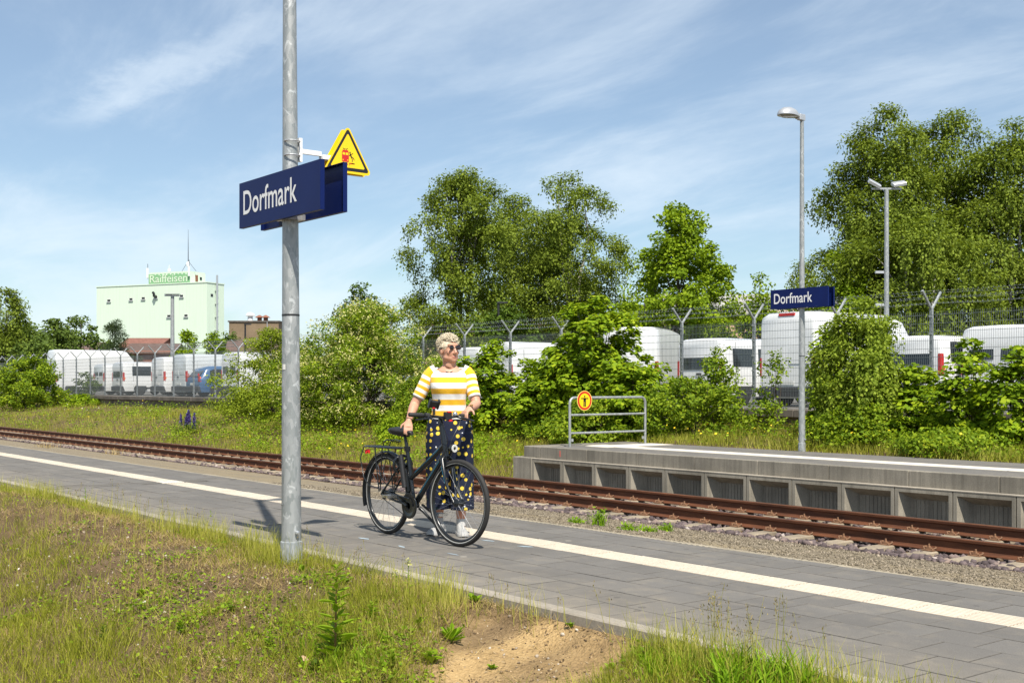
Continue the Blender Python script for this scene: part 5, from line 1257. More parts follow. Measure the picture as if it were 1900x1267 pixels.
def patch(x, y, c, r):
    return np.exp(-((x - c[0])**2 / r[0]**2 + (y - c[1])**2 / r[1]**2))
def bare(x, y): return np.clip(1 - 1.15 * sand_w(x, y), 0, 1)
LD1 = ground_at(230, 1015); LD2 = ground_at(420, 1085); LD3 = ground_at(980, 1170); LL = ground_at(90, 1215); LW = ground_at(330, 1130); LM = ground_at(640, 1215); LP = ground_at(470, 1022); LB = ground_at(760, 1130)
def green(x, y):
    v = smooth(.46, .64, fbm(x, y, .8, 41)) * .6 + .07
    v = v + 1.0 * patch(x, y, LL, (2.4, .45)) * (.4 + .9 * fbm(x, y, .7, 73)) + .75 * patch(x, y, LM, (.9, .4)) + .5 * patch(x, y, LP, (1.2, .18)) + .35 * patch(x, y, LB, (.8, .3)) + .5 * smooth(3.95, 4.15, y) * smooth(-9, -13, x)
    v = v * (1 - .85 * patch(x, y, LD1, (2.6, .35))) * (1 - .8 * patch(x, y, LD2, (.9, .3))) * (1 - .75 * patch(x, y, LD3, (.7, .35)))
    return np.clip(v, 0, 1) * bare(x, y)
def dryk(x, y): return np.clip(.12 + .95 * smooth(.38, .60, fbm(x, y, .45, 43)), 0, 1) * (1 - .6 * patch(x, y, LD2, (.7, .22))) * (1 - .45 * green(x, y)) * np.clip(1 - 1.25 * sand_w(x, y), .02, 1)
g = np.random.default_rng(101)
P = scatter(g, 230000, .9, 4.2, keep=dryk); n = len(P)
V, F = blades(P, g.uniform(.018, .065, n), g.uniform(.003, .0055, n), g.uniform(.4, 2.2, n), g, single=True)
tag(link('dry_grass', np_mesh('dry_grass', V, F, L_DRY)), 'short dry straw coloured grass on the near bank', 'grass', kind='stuff')
P = scatter(g, 230000, .9, 4.2, keep=green, cluster=14, cr=.035); n = len(P)
V, F = blades(P, g.uniform(.035, .17, n) * (.55 + .9 * fbm(P[:, 0], P[:, 1], .5, 71)), g.uniform(.003, .0055, n), g.uniform(.1, .9, n), g, single=True)
tag(link('green_grass', np_mesh('green_grass', V, F, L_GRASS)), 'green grass tufts on the near bank', 'grass', kind='stuff')
# upright straw-green stems, thickest along the kerb
def stems(x, y): return np.clip((.035 + .75 * smooth(3.75, 4.12, y)) * smooth(.45, .62, fbm(x, y, .5, 45)) * (.35 + .65 * smooth(-4.0, -6.5, x)), 0, 1) * bare(x, y)
P = scatter(g, 120000, 2.2, 4.2, keep=stems, cluster=7, cr=.05); n = len(P)
V, F = blades(P, g.uniform(.08, .26, n), g.uniform(.0022, .0034, n), g.uniform(.05, .35, n), g)
M_STEM = leaf_mat('pale_stem', (.24, .26, .035), (.40, .39, .07), (.54, .48, .14), .35)
tag(link('tall_grass', np_mesh('tall_grass', V, F, M_STEM)), 'upright pale grass stems along the kerb', 'grass', kind='stuff')
# creeping small-leaved herbs
def herb(x, y): return np.clip(.06 + patch(x, y, LW, (1.0, .28)) + .8 * patch(x, y, LM, (1.1, .35)) + .7 * smooth(.60, .72, fbm(x, y, .55, 47)), 0, 1) * bare(x, y)
P = scatter(g, 90000, 1.2, 4.15, keep=herb, cluster=16, cr=.045); P[:, 2] += g.uniform(.004, .055, len(P))
V, F = quads(P, np.tile(np.array([0, 0, 1.0]), (len(P), 1)), .026, .75, g, None, .5)
tag(link('low_herbs', np_mesh('low_herbs', V, F, L_WEED)), 'small leaved green herbs creeping over the near bank', 'ground cover', kind='stuff')
# litter and pebbles
P = scatter(g, 26000, 1.2, 4.2, keep=lambda x, y: .75 - .45 * sand_w(x, y)); P[:, 2] += .005
V, F = quads(P, np.tile(np.array([0, 0, 1.0]), (len(P), 1)), .026, .18, g, None, .35)
M_LITTER = leaf_mat('plant_litter', (.10, .07, .04), (.24, .175, .10), (.45, .36, .23), .1)
tag(link('plant_litter', np_mesh('plant_litter', V, F, M_LITTER)), 'fine dead plant litter scattered over the near soil', 'litter', kind='stuff')
M_PEB = stone_material('pebble', [(0, (.17, .13, .09)), (.6, (.33, .27, .20)), (.9, (.48, .43, .36)), (1, (.68, .66, .62))])
tag(stones('pebbles', 900, (-11, -3.2), (2.4, 4.18), (.004, .011), M_PEB, 0, None, 8), 'small pale pebbles lying on the near bank', 'pebbles', kind='stuff')
tag(stones('soil_crumbs', 16000, (-11, -3.2), (2.2, 4.18), (.003, .008), stone_material('soil_crumb', [(0, (.05, .033, .02)), (.5, (.13, .088, .05)), (.8, (.27, .185, .10)), (1, (.40, .29, .17))]), 0, lambda x, y: .25 + .75 * smooth(.4, .6, fbm(x, y, .5, 51)), 9, low=True), 'dark soil crumbs on the near bank', 'soil', kind='stuff')

# broad lush blades at the lower right
def lush_patch(X0, X1, Y0, n, hmin, hmax, w, seed, name, label):
    g = np.random.default_rng(seed); pts = []
    for i in range(n // 6):
        p = ground_at(g.uniform(X0, X1), Y0 + g.uniform(0, 60))
        if p is None or p.y > 4.16: continue
        for k in range(6): pts.append((p.x + g.normal(0, .02), p.y + min(0, g.normal(0, .02)), p.z - .01))
    P = np.array(pts); m = len(P)
    V, F = blades(P, g.uniform(hmin, hmax, m), g.uniform(w * .6, w * 1.3, m), g.uniform(.15, .8, m), g)
    o = link(name, np_mesh(name, V, F, L_LUSH)); tag(o, label, 'grass', kind='stuff')
lush_patch(1325, 1510, 1245, 420, .10, .21, .011, 111, 'broad_grass', 'lush broad bladed grass at the lower right beside the sandy hollow')
lush_patch(1600, 1790, 1268, 260, .07, .15, .010, 112, 'broad_grass', 'second lush broad bladed clump close to the lower right corner')
lush_patch(1180, 1350, 1215, 500, .05, .14, .004, 113, 'fine_grass', 'finer yellowish grass between sand and lush clump')
lush_patch(1500, 1700, 1240, 420, .05, .13, .004, 114, 'fine_grass', 'finer grass between the two lush clumps')
lush_patch(560, 720, 1190, 300, .05, .13, .008, 115, 'broad_grass', 'green blades lying around the tall weed')

# seeding grasses leaning over the kerb
g = np.random.default_rng(131); sv, sf, o_ = [], [], 0; M_SEED = leaf_mat('grass_panicle', (.13, .10, .05), (.22, .17, .08), (.33, .27, .12), .25)
st = MB(); Pq = []
def seeding(X0, X1, Y0, Y1, n, h0, h1):
    for i in range(n):
        p = ground_at(g.uniform(X0, X1), g.uniform(Y0, Y1))
        if p is None or p.y > 4.18: continue
        h = g.uniform(h0, h1); a = g.uniform(0, 6.283); l = g.uniform(.05, .28) * h
        tip = p + Vector((l * math.cos(a), l * math.sin(a), h)); mid = p.lerp(tip, .55) + Vector((0, 0, .02))
        st.tube([p, mid, tip], [.0014, .0012, .0007], 3, caps=False)
        for k in range(g.integers(6, 15)):
            f_ = g.uniform(.68, 1.0); q = mid.lerp(tip, (f_ - .55) / .45); sp = .028 * (1.15 - f_)/.4
            Pq.append((q.x + g.normal(0, sp * .5), q.y + g.normal(0, sp * .5), q.z + g.normal(0, .006)))
seeding(1300, 1950, 1225, 1275, 190, .20, .42); seeding(60, 520, 950, 1010, 110, .16, .36); seeding(560, 1000, 1030, 1110, 90, .14, .32); seeding(900, 1250, 1120, 1200, 16, .15, .3)
sg_root = empty('seeding_grass', (0, 0, 0), 0, 'thin seeding grass stalks rising in front of the paving', 'grass'); sg_root['kind'] = 'stuff'
st.build('stalks', M_STEM, sg_root)['kind'] = 'stuff'
Pq = np.array(Pq); V, F = quads(Pq, g.normal(0, 1, (len(Pq), 3)), .017, .3, g, np.tile(np.array([0, 0, 1.0]), (len(Pq), 1)), .3)
link('seed_heads', np_mesh('seed_heads', V, F, M_SEED), sg_root)['kind'] = 'stuff'

# single weeds that stand out
def weed(loc, h, nl, ll, lw, label, seed, mat=None, top=None, stemm=None, fan=False):
    g = np.random.default_rng(seed); root = empty('weed_plant', loc, 0, label, 'plant', 'single weeds on the near bank')
    b = MB(); ln = g.normal(0, .04, 2) * h; b.tube([(0, 0, -.01), (ln[0] * .4, ln[1] * .4, h * .5), (ln[0], ln[1], h)], [h * .012 + .0012, h * .009 + .001, .001], 5)
    b.build('stem', stemm or L_WEED, root)
    for i in range(nl):
        f_ = (i + .4) / nl if not fan else .05 + .1 * i / nl; z = h * f_; s = ll * (1.1 - .75 * f_) * g.uniform(.75, 1.2) if not fan else ll * g.uniform(.7, 1.1)
        a = i * 2.4 + g.normal(0, .3); el = g.uniform(.25, .9) + (.3 if fan else 0)
        d = Vector((math.cos(a) * math.cos(el), math.sin(a) * math.cos(el), math.sin(el))); sd = Vector((-math.sin(a), math.cos(a), 0)) * lw * s
        c = Vector((ln[0] * f_, ln[1] * f_, z)); m = MB()
        dr = Vector((0, 0, -.22 * s))
        m.add([c, c + d * s * .35 + sd, c + d * s * .75 + sd * .7 + dr * .4, c + d * s + dr, c + d * s * .75 - sd * .7 + dr * .4, c + d * s * .35 - sd, c + d * s * .4 + dr * .35 + Vector((0, 0, -.05 * s))],
              [(0, 1, 6), (1, 2, 6), (2, 3, 6), (3, 4, 6), (4, 5, 6), (5, 0, 6)])
        m.build('leaf', mat or L_WEED, root)
    if top is not None:
        k = 40; P = np.stack([g.normal(0, .008, k) + ln[0], g.normal(0, .008, k) + ln[1], h * g.uniform(.82, 1.02, k)], -1)
        V, F = quads(P, np.tile(np.array([0, 0, 1.0]), (k, 1)), .014, .6, g, None, .8); link('flower_head', np_mesh('flower_head', V, F, top), root)['kind'] = 'stuff'
    return root
M_REDSTEM = plain('reddish_stem', (.20, .11, .03), .7, var=.2)
weed(ground_at(622, 1225), .50, 46, .15, .17, 'tall upright weed with narrow leaves before the platform, tallest of the weeds', 201, stemm=M_REDSTEM, top=L_WEED)
weed(ground_at(757, 1108), .235, 12, .05, .2, 'slim light green weed with a pale flower head near the bicycle front wheel', 202, mat=L_LUSH, top=L_BLOSSOM)
weed(ground_at(735, 1108), .165, 9, .045, .2, 'shorter pale flowered weed left of the slim one', 203, mat=L_LUSH, top=L_BLOSSOM)
weed(ground_at(838, 1192), .17, 14, .12, .12, 'yellow green rosette weed with a reddish leaf near the sand', 204, mat=L_LUSH, fan=True)
weed(ground_at(1058, 1166), .05, 16, .045, .3, 'small dark green weed at the rim of the sandy hollow', 205, fan=True)
weed(ground_at(912, 1243), .04, 10, .04, .3, 'tiny yellowish weed left of the sandy hollow', 206, mat=L_LUSH, fan=True)
weed(ground_at(776, 1165), .11, 6, .10, .1, 'upright dark blade like weed between the tall weed and the rosette', 207, fan=True)
weed(ground_at(160, 938), .20, 12, .05, .2, 'bushy weed standing at the kerb far left of the pole', 208)
weed(ground_at(392, 985), .20, 14, .05, .35, 'round leaved seedling at the kerb left of the pole', 209)
weed(ground_at(126, 1010), .17, 12, .06, .16, 'small reddish weed on the dry slope left of the pole', 210, stemm=M_REDSTEM)
weed(ground_at(560, 1062), .09, 10, .06, .25, 'pale green weed just right of the pole base', 211, mat=L_LUSH, fan=True)
weed(ground_at(1132, 1245), .06, 10, .05, .25, 'small green weed at the lower rim of the sandy hollow', 212, mat=L_LUSH, fan=True)
weed(ground_at(985, 1078), .07, 7, .06, .12, 'two dark blades of weed at the kerb right of the bicycle', 213, fan=True)
gw = np.random.default_rng(411)
WL = ['leafy weed on the dry slope, %s' % q for q in ('first from the left picture edge', 'second from the left picture edge', 'third from the left picture edge', 'fourth from the left picture edge', 'fifth from the left picture edge', 'sixth from the left picture edge')]
for i, X_ in enumerate((45, 190, 262, 335, 430, 500)):
    p = ground_at(X_, (1150, 1195, 1105, 1175, 1135, 1205)[i]); weed(p, gw.uniform(.06, .13), int(gw.integers(12, 20)), .055, .3, WL[i], 420 + i, mat=(L_WEED, L_DARK, L_LUSH)[i % 3], fan=(i % 2 == 0))
for i, (X_, Y_, h_, lab) in enumerate(((690, 1150, .10, 'bushy pale weed between the tall weed and the kerb'), (668, 1235, .09, 'broad leaved weed close right of the tall weed'), (590, 1245, .10, 'broad leaved weed close left of the tall weed'), (725, 1235, .08, 'low broad weed at the lower picture edge below the bicycle'), (880, 1120, .10, 'small kerbside weed below the front wheel'), (640, 1085, .08, 'small kerbside weed right of the pole'), (800, 1230, .07, 'low dark weed left of the sandy hollow at the lower edge'))):
    weed(ground_at(X_, Y_), h_, 18, .075, .24, lab, 440 + i, mat=(L_WEED, L_LUSH, L_DARK)[i % 3], fan=(i % 3 != 0))
# a dry fallen leaf
dl = MB(); dl.add([(-.03, 0, .0), (-.012, .013, .008), (.012, .018, .004), (.03, .003, .011), (.018, -.012, .002), (-.009, -.013, .007)], [(0, 1, 5), (1, 2, 5), (2, 4, 5), (2, 3, 4)])
p = ground_at(563, 1235); o = dl.build('fallen_leaf', plain('dry_leaf', (.40, .26, .16), .8, var=.15), None, None, (p.x, p.y, p.z + .035), (.5, .4, .6)); tag(o, 'pale dry fallen leaf lying in the grass below the pole', 'leaf')

# ---- the far side: bank beyond the track, verge behind the far platform, grit weeds
g = np.random.default_rng(151)
def bank(x, y): return np.where(x < FP_X0 + .2, smooth(15.0, 15.8, y), smooth(18.0, 18.25, y)) * (.45 + .55 * smooth(.3, .6, fbm(x, y, 1.6, 61)))
P = scatter(g, 125000, 15.0, 22.9, keep=bank, cluster=6, cr=.12); n = len(P); hh = (.10 + .30 * fbm(P[:, 0], P[:, 1], 1.4, 62)) * g.uniform(.5, 1.25, n)
hh = np.where(P[:, 0] > FP_X0, hh * .85, hh)
dry = fbm(P[:, 0], P[:, 1], 2.2, 63) > .60
dry = dry ^ (g.uniform(size=n) < .22)
V, F = blades(P[~dry], hh[~dry], g.uniform(.008, .014, (~dry).sum()), g.uniform(.1, .7, (~dry).sum()), g, single=True); tag(link('bank_grass', np_mesh('bank_grass', V, F, L_GRASS)), 'tall green grass on the bank beyond the track', 'grass', kind='stuff')
V, F = blades(P[dry], hh[dry], g.uniform(.007, .012, dry.sum()), g.uniform(.1, .6, dry.sum()), g, single=True); tag(link('bank_grass', np_mesh('bank_grass', V, F, M_STEM)), 'dry yellowish grass on the bank beyond the track', 'grass', kind='stuff')
P = scatter(g, 64000, 15.2, 22.8, keep=lambda x, y: bank(x, y) * smooth(.42, .56, fbm(x, y, 2.0, 65)) * np.where(x > FP_X0, .35, 1.0), cluster=24, cr=.17); P[:, 2] += g.uniform(.04, .42, len(P)) * (.5 + .8 * fbm(P[:, 0], P[:, 1], .9, 66))
V, F = quads(P, np.tile(np.array([0, 0, 1.0]), (len(P), 1)), .075, .6, g, None, .6)
tag(link('bank_weeds', np_mesh('bank_weeds', V, F, L_WEED)), 'leafy weeds among the grass on the bank', 'weeds', kind='stuff')
P = scatter(g, 60000, 15.6, 22.9, keep=lambda x, y: bank(x, y) * smooth(.52, .60, fbm(x, y, 1.7, 165)) * np.where(x > FP_X0, .3, 1.0), cluster=40, cr=.22); P[:, 2] += g.uniform(.02, .55, len(P)) * (.4 + .9 * fbm(P[:, 0], P[:, 1], .8, 166))
V, F = quads(P, np.tile(np.array([0, 0, 1.0]), (len(P), 1)), .085, .6, g, None, .7)
tag(link('bank_weeds', np_mesh('bank_weeds', V, F, L_LIME)), 'taller darker weed clumps on the bank beyond the track', 'weeds', kind='stuff')
for nm, lab, col, nn, mk in (('yellow_flowers', 'scattered yellow flowers on the bank', (.75, .52, .01), 900, lambda x, y: .9 * smooth(.5, .6, fbm(x, y, 2.2, 67))), ('white_flowers', 'scattered white flowers below the wall', (.72, .74, .66), 900, lambda x, y: smooth(18.5, 21, y) * smooth(-28, -34, x) * smooth(.45, .6, fbm(x, y, 2.0, 68)))):
    P = scatter(g, nn, 15.6, 22.7, keep=lambda x, y: bank(x, y) * mk(x, y)); P[:, 2] += g.uniform(.22, .45, len(P))
    V, F = quads(P, np.tile(np.array([0, -.5, 1.0]), (len(P), 1)), .055, .9, g, None, .4)
    tag(link(nm, np_mesh(nm, V, F, plain(nm + '_petal', col, .7, var=.1))), lab, 'flowers', kind='stuff')
# lupin
p = Vector((px(349, 17.2), 17.2, 0)); p.z = float(gz(p.x, p.y)); lup = empty('lupin_plant', p, 0, 'purple flowering lupin in the grass beyond the track', 'plant')
M_LUP = leaf_mat('lupin_flower', (.05, .035, .16), (.09, .06, .26), (.15, .12, .36), .3); gl = np.random.default_rng(5)
for i in range(9):
    a = gl.uniform(0, 6.283); r_ = gl.uniform(.05, .45); c = np.array([r_ * math.cos(a) * 1.3, r_ * math.sin(a), 0]); h = gl.uniform(.6, .95); k = 170
    t = gl.uniform(0, 1, k); an = gl.uniform(0, 6.283, k); rr = .05 * (1.05 - t)
    P = np.stack([c[0] + rr * np.cos(an), c[1] + rr * np.sin(an), h - .38 + .38 * t], -1); V, F = quads(P, P * 0 + np.array([0, 0, .3]), .045, .8, gl, None, .9)
    link('flower_spike', np_mesh('flower_spike', V, F, M_LUP), lup)
P = gl.normal(0, 1, (420, 3)) * np.array([.42, .32, .16]) + np.array([0, 0, .28]); P[:, 2] = np.abs(P[:, 2]); V, F = quads(P, np.tile(np.array([0, 0, 1.0]), (420, 1)), .12, .35, gl, None, .5); link('foliage', np_mesh('foliage', V, F, L_DARK), lup)
# weeds in the grit and along the rails
for i, (X, Y, h, lab) in enumerate(((1112, 975, .22, 'bright green weed tuft in the grit beside the rails, tallest one'), (1070, 970, .06, 'low green weed in the grit left of the tall tuft'), (1168, 984, .08, 'low green weed in the grit right of the tall tuft'), (1236, 985, .09, 'single low weed in the grit towards the right'), (1200, 986, .06, 'tiny weed between two low weeds in the grit'), (210, 843, .25, 'dry grass tuft at the platform edge far left'), (85, 831, .22, 'dry grass tuft at the platform edge next to the left picture edge'))):
    p = ground_at(X, Y); g3 = np.random.default_rng(300 + i); n = 70; base = np.array([[p.x, p.y, p.z]]) + np.concatenate([g3.normal(0, .045 if i < 5 else .16, (n, 2)), np.zeros((n, 1))], 1)
    V1 = blades(base, g3.uniform(.4, 1, n) * h, np.full(n, .009), g3.uniform(.2, .8, n), g3)
    parts = [V1]
    if i < 5: Q = base + np.stack([g3.normal(0, .02, n), g3.normal(0, .02, n), g3.uniform(.1, .9, n) * h], -1); parts.append(quads(Q, np.tile(np.array([0, 0, 1.0]), (n, 1)), .035, .5, g3))
    V, F = merge(parts); o = link('weed_tuft', np_mesh('weed_tuft', V, F, L_LUSH if i < 5 else L_DRY)); tag(o, lab, 'plant', 'weeds in the grit')
# ------------------------------------------------------------------ bicycle
M_FRAME = plain('black_frame_paint', (0.010, 0.012, 0.014), 0.24, var=.2, spec=.4, coat=.12)
M_TRIM = plain('petrol_blue_decal', (0.006, 0.07, 0.12), 0.3, var=.1)
M_CHROME = plain('polished_metal', (0.60, 0.60, 0.60), 0.22, metal=.95, var=.06)
M_SPOKE = plain('spoke_steel', (0.42, 0.42, 0.42), 0.3, metal=.9, var=.05)
M_TYRE2 = plain('bicycle_tyre', (0.018, 0.017, 0.016), 0.75, var=.2); M_REFL = plain('reflective_band', (0.50, 0.50, 0.47), .35, var=.05)
M_SADDLE = plain('saddle_vinyl', (0.014, 0.014, 0.015), .5, var=.2, bump=.1); M_RUBBER = plain('grip_rubber', (0.02, 0.02, 0.02), .7, var=.2)
M_REDP = plain('red_plastic', (0.55, 0.02, 0.02), .3, var=.1); M_GREYP = plain('grey_plastic', (0.28, 0.27, 0.25), .4, var=.1)
BIKE = Vector((-8.47, 5.34, 0.0))
bike = empty('bicycle', BIKE, 0, 'black trekking bicycle with a rear rack, held by the woman on the platform', 'bicycle')
WB, RW, HUBZ = 1.03, .342, .342
def ring(b, c, r, tr, n=48, m=8, sx=1.0): b.tube([(c[0] + r * math.cos(2*math.pi*i/n), c[1], c[2] + r * math.sin(2*math.pi*i/n)) for i in range(n)], tr, m, closed_path=True)
def wheel(name, parent, loc, rot, hubr, band):
    w = empty(name, loc, 0); w.parent = parent; w.rotation_euler = rot
    b = MB(); ring(b, (0, 0, 0), RW - .021, .0205, 56, 10); b.build('tyre', M_TYRE2, w, 60)
    for sg in (-1, 1):
        b = MB(); n = 56
        b.loft([[(r_ * math.cos(2*math.pi*i/n), sg * yy, r_ * math.sin(2*math.pi*i/n)) for i in range(n)] for r_, yy in ((RW - .030, .0190), (RW - .034, .0178))], caps=False); b.build('reflective_band', M_REFL, w)
    b = MB(); n = 56
    prof = [(RW - .042, -.011), (RW - .034, -.0125), (RW - .033, .0125), (RW - .042, .011), (RW - .056, .007), (RW - .056, -.007)]
    b.tube([((RW - .045) * math.cos(2*math.pi*i/n), 0, (RW - .045) * math.sin(2*math.pi*i/n)) for i in range(n)], .0115, 6, closed_path=True); b.build('rim', M_FRAME, w, 60)
    b = MB(); b.lathe([(.012, -.062), (.012, -.045), (hubr, -.034), (hubr, -.030), (hubr * .62, -.024), (hubr * .62, .024), (hubr, .030), (hubr, .034), (.012, .045), (.012, .062)], 16, Matrix.Rotation(R(90), 4, 'X')); b.build('hub', M_FRAME, w, 40)
    for i in range(32):
        a = 2*math.pi * i / 32; sg = 1 if i % 2 else -1; a2 = a + (.42 if (i // 2) % 2 else -.42); b = MB()
        b.tube([((hubr - .004) * math.cos(a2), sg * .031, (hubr - .004) * math.sin(a2)), ((RW - .05) * math.cos(a), 0, (RW - .05) * math.sin(a))], .0012, 4, caps=False); b.build('spoke', M_SPOKE, w)
    return w
wheel('wheel', bike, (0, 0, HUBZ), (0, .2, 0), .045, 1)
# steering
ST_A = R(7); AX0 = Vector((.795, 0, .96)); AX1 = Vector((.865, 0, .70)); ax = (AX0 - AX1).normalized()
def S(p): return AX1 + Matrix.Rotation(ST_A, 3, ax) @ (Vector(p) - AX1)
fh = S((WB, 0, HUBZ)); q = Matrix.Rotation(ST_A, 3, ax)
wheel('wheel', bike, (fh.x, fh.y, HUBZ), (0, .5, ST_A), .032, 1)
def T(name, pts, r, mat, par=bike, n=10, sm=60, **k):
    b = MB(); b.tube(pts, r, n, **k); return b.build(name, mat, par, sm)
BB = Vector((.415, 0, .275)); SEAT = Vector((.305, 0, .735))
# frame
fr = MB()
fr.tube([BB, SEAT], .0165, 12); fr.tube([AX0 + ax * -.01, AX1 + ax * -.005], .0205, 12)
fr.tube([Vector((.842, 0, .785)), Vector((.60, 0, .63)), Vector((.365, 0, .495))], [.0195, .019, .0185], 12, ry=[.0235, .022, .020])
fr.tube([Vector((.858, 0, .725)), BB + Vector((.01, 0, .01))], .0205, 12, ry=.027)
for sg in (-1, 1):
    fr.tube([BB + Vector((-.02, sg * .035, 0)), Vector((.2, sg * .052, .30)), Vector((0, sg * .062, HUBZ))], [.012, .010, .009], 8)
    fr.tube([Vector((.325, sg * .018, .66)), Vector((.22, sg * .045, .56)), Vector((0, sg * .062, HUBZ))], [.0095, .009, .0085], 8)
fr.lathe([(.023, -.036), (.023, .036)], 14, Matrix.Translation(BB) @ Matrix.Rotation(R(90), 4, 'X'))
fr.build('frame', M_FRAME, bike, 50)
for nm, p0, p1, off in (('decal', (.80, .76), (.45, .55), .0205), ('decal', (.80, .66), (.52, .385), .0215)):
    b = MB(); d = Vector((p1[0] - p0[0], 0, p1[1] - p0[1])).normalized(); u = Vector((-d.z, 0, d.x))
    for sg in (-1, 1):
        a, c = Vector((p0[0], sg * off, p0[1])), Vector((p1[0], sg * off, p1[1])); b.add([a + u * .006, a - u * .006, c - u * .006, c + u * .006], [(0, 1, 2, 3)])
    b.build(nm, M_TRIM, bike)
b = MB(); a, c = S((.855, 0, .685)), S((.945, 0, .50))
# fork
fk = MB(); crown = S((.868, 0, .690))
for sg in (-1, 1): fk.tube([S((.866, sg * .02, .695)), S((.872, sg * .046, .675)), S((.915, sg * .05, .52)), S((.985, sg * .05, .40)), S((WB, sg * .052, HUBZ))], [.017, .016, .0145, .011, .009], 10)
fk.tube([S((.866, -.045, .685)), S((.866, .045, .685))], .016, 10); fk.build('fork', M_FRAME, bike, 60)
b = MB()
for sg in (-1, 1):
    p0, p1 = S((.884, sg * .0655, .62)), S((.93, sg * .0655, .49)); b.tube([p0, p1], .0022, 5)
b.build('fork_decal', M_TRIM, bike)
# mudguard, struts
mg = MB(); rr = RW + .022; angs = [R(8) + (R(200) - R(8)) * i / 26 for i in range(27)]
mg.loft([[(rr * math.cos(a), yy, HUBZ + rr * math.sin(a) - dz) for yy, dz in ((-.030, .010), (-.018, .002), (0, 0), (.018, .002), (.030, .010))] + [((rr - .004) * math.cos(a), yy, HUBZ + (rr - .004) * math.sin(a) - dz) for yy, dz in ((.030, .010), (.018, .002), (0, 0), (-.018, .002), (-.030, .010))] for a in angs]); mg.build('mudguard', M_FRAME, bike, 50)
# rack
rk = MB(); rz = .735
for sg in (-1, 1):
    rk.tube([(.26, sg * .03, rz), (.18, sg * .062, rz), (-.24, sg * .066, rz), (-.29, sg * .05, rz), (-.30, 0, rz)], .0062, 7)
    rk.tube([(-.10, sg * .066, rz), (-.02, sg * .072, HUBZ + .02)], .0055, 7); rk.tube([(.02, sg * .066, rz), (.0, sg * .072, HUBZ + .03)], .0055, 7)
    rk.tube([(-.29, sg * .055, rz - .002), (-.315, sg * .078, rz - .10), (-.25, sg * .085, rz - .26), (-.16, sg * .085, rz - .33), (-.03, sg * .078, HUBZ + .05)], .0048, 7)
    rk.tube([(.12, sg * .064, rz - .002), (.06, sg * .080, rz - .2), (.0, sg * .080, rz - .30)], .0045, 6)
for x in (-.2, -.05, .1): rk.tube([(x, -.066, rz), (x, .066, rz)], .005, 7)
for y in (-.022, .022): rk.tube([(.2, y, rz + .001), (-.28, y, rz + .001)], .005, 7)
rk.build('luggage_rack', M_FRAME, bike, 60)
sp = MB(); sp.tube([(-.02, -.03, rz + .01), (.0, -.035, rz + .05), (.06, -.035, rz + .068), (.16, -.03, rz + .058), (.175, 0, rz + .05), (.16, .03, rz + .058), (.06, .035, rz + .068), (.0, .035, rz + .05), (-.02, .03, rz + .01)], .005, 7); sp.build('spring_clamp', M_FRAME, bike, 60)
b = MB(); b.bbox(-.335, -.315, -.025, .025, rz - .065, rz - .03, .006); b.build('rear_light', M_REDP, bike)
# seat post, clamp, saddle
T('seat_post', [SEAT, Vector((.268, 0, .845))], .0138, M_FRAME)
b = MB(); b.lathe([(.026, -.02), (.026, .02)], 12, Matrix.Translation(SEAT)); b.build('seat_clamp', M_FRAME, bike, 40)
sd = MB(); rings = []
for x, w, z, t in ((-.125, .045, .012, .030), (-.11, .078, .018, .045), (-.06, .088, .020, .052), (0, .066, .012, .046), (.06, .040, .008, .038), (.11, .026, .006, .032), (.14, .016, .000, .024)):
    rings.append([(.235 + x, w * c, .872 + z + (t * .42 * s if s > 0 else t * s)) for c, s in [(math.cos(2*math.pi*i/16), math.sin(2*math.pi*i/16)) for i in range(16)]])
sd.loft(rings); sd.build('saddle', M_SADDLE, bike, 70)
sr = MB()
for sg in (-1, 1): sr.tube([(.15, sg * .035, .855), (.22, sg * .022, .838), (.31, sg * .018, .84), (.35, sg * .01, .86)], .0035, 6)
sr.bbox(.25, .29, -.03, .03, .832, .856, .006); sr.build('saddle_rails', M_FRAME, bike)
# lock on the seat stays, pump case behind seat tube
lk = MB(); n = 14; lk.tube([(.235 + .02 * math.cos(a), .075 * math.cos(a), .60 + .075 * math.sin(a)) for a in [R(-60) + R(300) * i / n for i in range(n + 1)]], .013, 8); lk.bbox(.20, .25, .05, .10, .53, .62, .01); lk.build('frame_lock', M_FRAME, bike, 50)
b = MB(); b.tube([(.335, -.045, .42), (.275, -.045, .68)], .022, 10); b.build('pump', M_SADDLE, bike, 50)
# crankset on the near side, chain case, pedals
cs = MB(); My = Matrix.Translation(BB + Vector((0, -.052, 0))) @ Matrix.Rotation(R(90), 4, 'X'); cs.lathe([(.105, -.006), (.107, 0), (.105, .006), (.080, .009), (.075, .006), (.03, .012), (.03, -.006)], 28, My); cset = cs.build('chainring', M_FRAME, bike, 40)
ck = R(155); ca = Vector((math.cos(ck), 0, math.sin(ck)))
for sg, dv in ((-1, ca), (1, -ca)):
    p0 = BB + Vector((0, sg * .078, 0)); p1 = p0 + dv * .17 + Vector((0, sg * .010, 0))
    arm = T('crank_arm', [p0, p1], [.014, .010], M_FRAME, ry=[.009, .007])
    b = MB(); c = p1 + Vector((0, sg * .06, 0)); b.box(c.x - .045, c.x - .036, c.y - .045, c.y + .045, c.z - .012, c.z + .012); b.box(c.x + .036, c.x + .045, c.y - .045, c.y + .045, c.z - .012, c.z + .012)
    for k in (-.04, 0, .036): b.box(c.x - .036, c.x + .036, c.y + k, c.y + k + .006, c.z - .010, c.z + .010)
    b.tube([p1, c + Vector((0, sg * .04, 0))], .007, 8); b.build('pedal', M_CHROME, bike)
b = MB(); P = []
